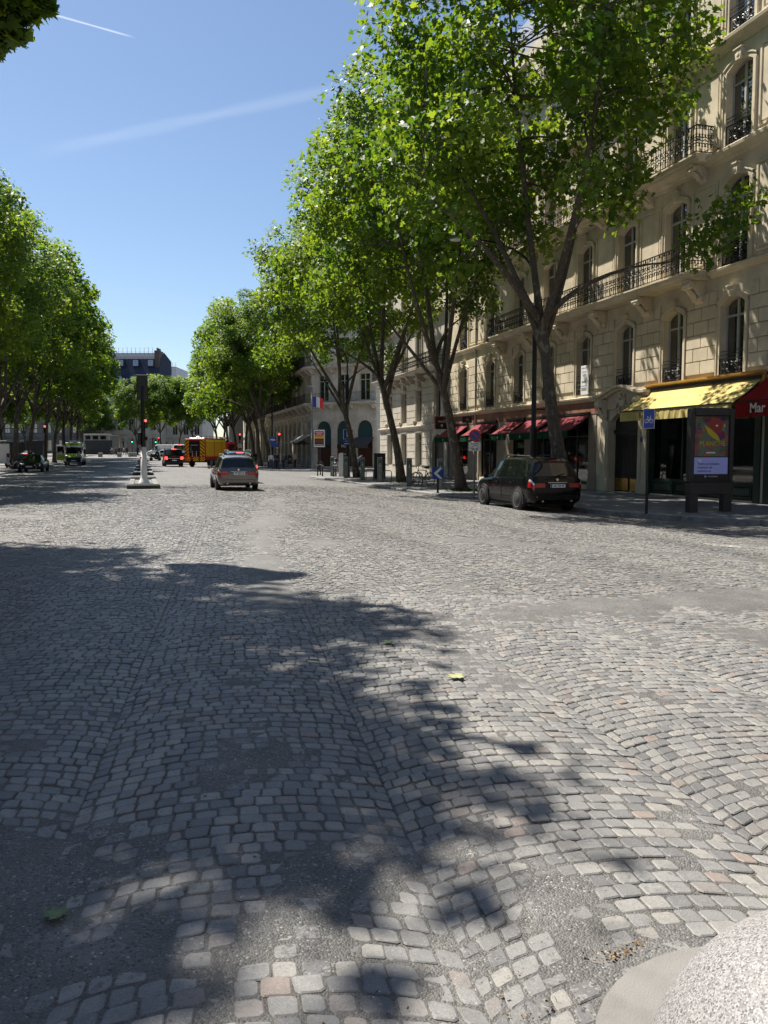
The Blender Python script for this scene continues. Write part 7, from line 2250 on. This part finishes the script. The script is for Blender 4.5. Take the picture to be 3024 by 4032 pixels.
    if skirt:
        mb = MB(); mb.lathe([(.30*k,.50*k),(.24*k,.75*k),(.17*k,1.0*k)], 12); mb.build('skirt', ml, t, True)
        grow(['anl','tol'], .014, [('anl','tol')], 'anl', 'shoe', M_TRIM); grow(['anr','tor'], .014, [('anr','tor')], 'anr', 'shoe', M_TRIM)
    else:
        grow(['pel','hipl','hipr','knl','knr','anl','anr'], .018, [('pel','hipl'),('pel','hipr'),('hipl','knl'),('hipr','knr'),('knl','anl'),('knr','anr')], 'pel', 'trousers', ml)
        grow(['anl','tol'], .014, [('anl','tol')], 'anl', 'shoe', M_TRIM); grow(['anr','tor'], .014, [('anr','tor')], 'anr', 'shoe', M_TRIM)
    hd = J['head']; cr_ = J['crown']
    P = {'a':(hd[0],hd[1]+.035,hd[2]+.01,.088),'b':(cr_[0],cr_[1]+.02,cr_[2]+.005,.085)}
    put('hair', skin_mesh('hair', P, [('a','b')], 'a', mh), t)
    if bag: 
        mb = MB(); mb.bev(-.16,.16,.12,.32,1.0*k,1.42*k,.06); mb.build('backpack', pm('bag_'+str(bag), bag, .8), t)
    return t
BK=(.012,.012,.014); NV=(.02,.03,.07); WH=(.6,.6,.6); DN=(.05,.07,.13); GY=(.12,.12,.13); BG=(.45,.33,.24); HR=(.02,.015,.01)
def pp_(px, d): x,y = at(px,d); return (x,y,pz_(x,y))
def fc(loc): return math.atan2(-loc[0], loc[1]) * -1    # face the camera
PL = [(1068,85,'person in a white shirt and jeans waiting left of the traffic light',WH,DN,HR,'stand',0,None,False),
 (1080,88,'person in a dark top behind the one in white at the kerb',BK,GY,HR,'stand',20,None,False),
 (1091,86,'person in black right behind the red traffic light pole',BK,NV,HR,'phone',-60,None,False),
 (1117,86,'person with a black backpack looking at a phone right of the red light',GY,NV,HR,'phone',-80,BK,False),
 (1143,87,'person in a dark coat and skirt between the backpack and the beige top',BK,BK,HR,'stand',15,None,True),
 (1162,88,'person in a beige top and black trousers nearest the awnings',BG,BK,HR,'stand',50,None,False)]
for px,d,lb,tp,lg,hr,ps_,rz,bag,sk in PL:
    l = pp_(px,d); person(lb, l, R(rz)-YAW*0, tp, lg, hr, ps_, 1.70, bag, sk)
l = pp_(1405,68); person('person in a blue shirt bending behind the charging posts', l, R(60), (.08,.14,.26), NV, HR, 'lean')
l = pp_(1020,62); l = (13.6, atX(1006,13.6), pz_(13.6,100)); person('person in black standing past the roof of the grey-brown estate', l, R(10), BK, BK, HR, 'stand')
x,y = at(314,87.0); person('person in a white shirt standing at the front of the ambulance', (x,y,rz_(x,y)), R(150), WH, NV, HR, 'phone')
x,y = at(106,79); x = max(x,-9.6); person('person in dark clothes behind the black saloon on the left', (x-1.2,y+2,pz_(x,y)), R(40), BK, NV, HR, 'stand')
# cyclist and walkers at the far crossing
x,y = at(445,158); z = rz_(x,y); b3 = bicycle('bicycle ridden across the far crossing', (x,y,z), R(80), col=(.03,.10,.04)); person('cyclist in a pale top crossing at the far end', (x,y,z+.02), R(80)+PI, (.5,.42,.38), GY, HR, 'ride')
for i,(px,lb) in enumerate(((460,'person in grey at the left of the far crowd'),(472,'person in black second from left in the far crowd'),(481,'tall person in dark blue in the far crowd'),(492,'person with bare arms in the middle of the far crowd'),(503,'person in black at the right of the far crowd'),(545,'person right of the green traffic light at the far crossing'))):
    x,y = at(px,164+2*(i%3)); person(lb, (x,y,rz_(x,y)), R(40*i), (GY,BK,NV,BG,BK,NV)[i], (NV,BK,GY,BK,NV,BK)[i], HR, ('stand','walk')[i%2], 1.68+.03*(i%3))
# motorcyclist left of the black minivan
x,y = at(613,120); z = rz_(x,y); scooter('motor_scooter', 'dark motorcycle crossing left of the black minivan', (x,y,z), R(-70), (.015,.015,.016), None, True); person('helmeted rider in dark clothes on the motorcycle', (x+.22,y-.08,z-.02), R(-70)+PI, BK, BK, BK, 'ride')

bpy.data.scenes.remove(WORK)
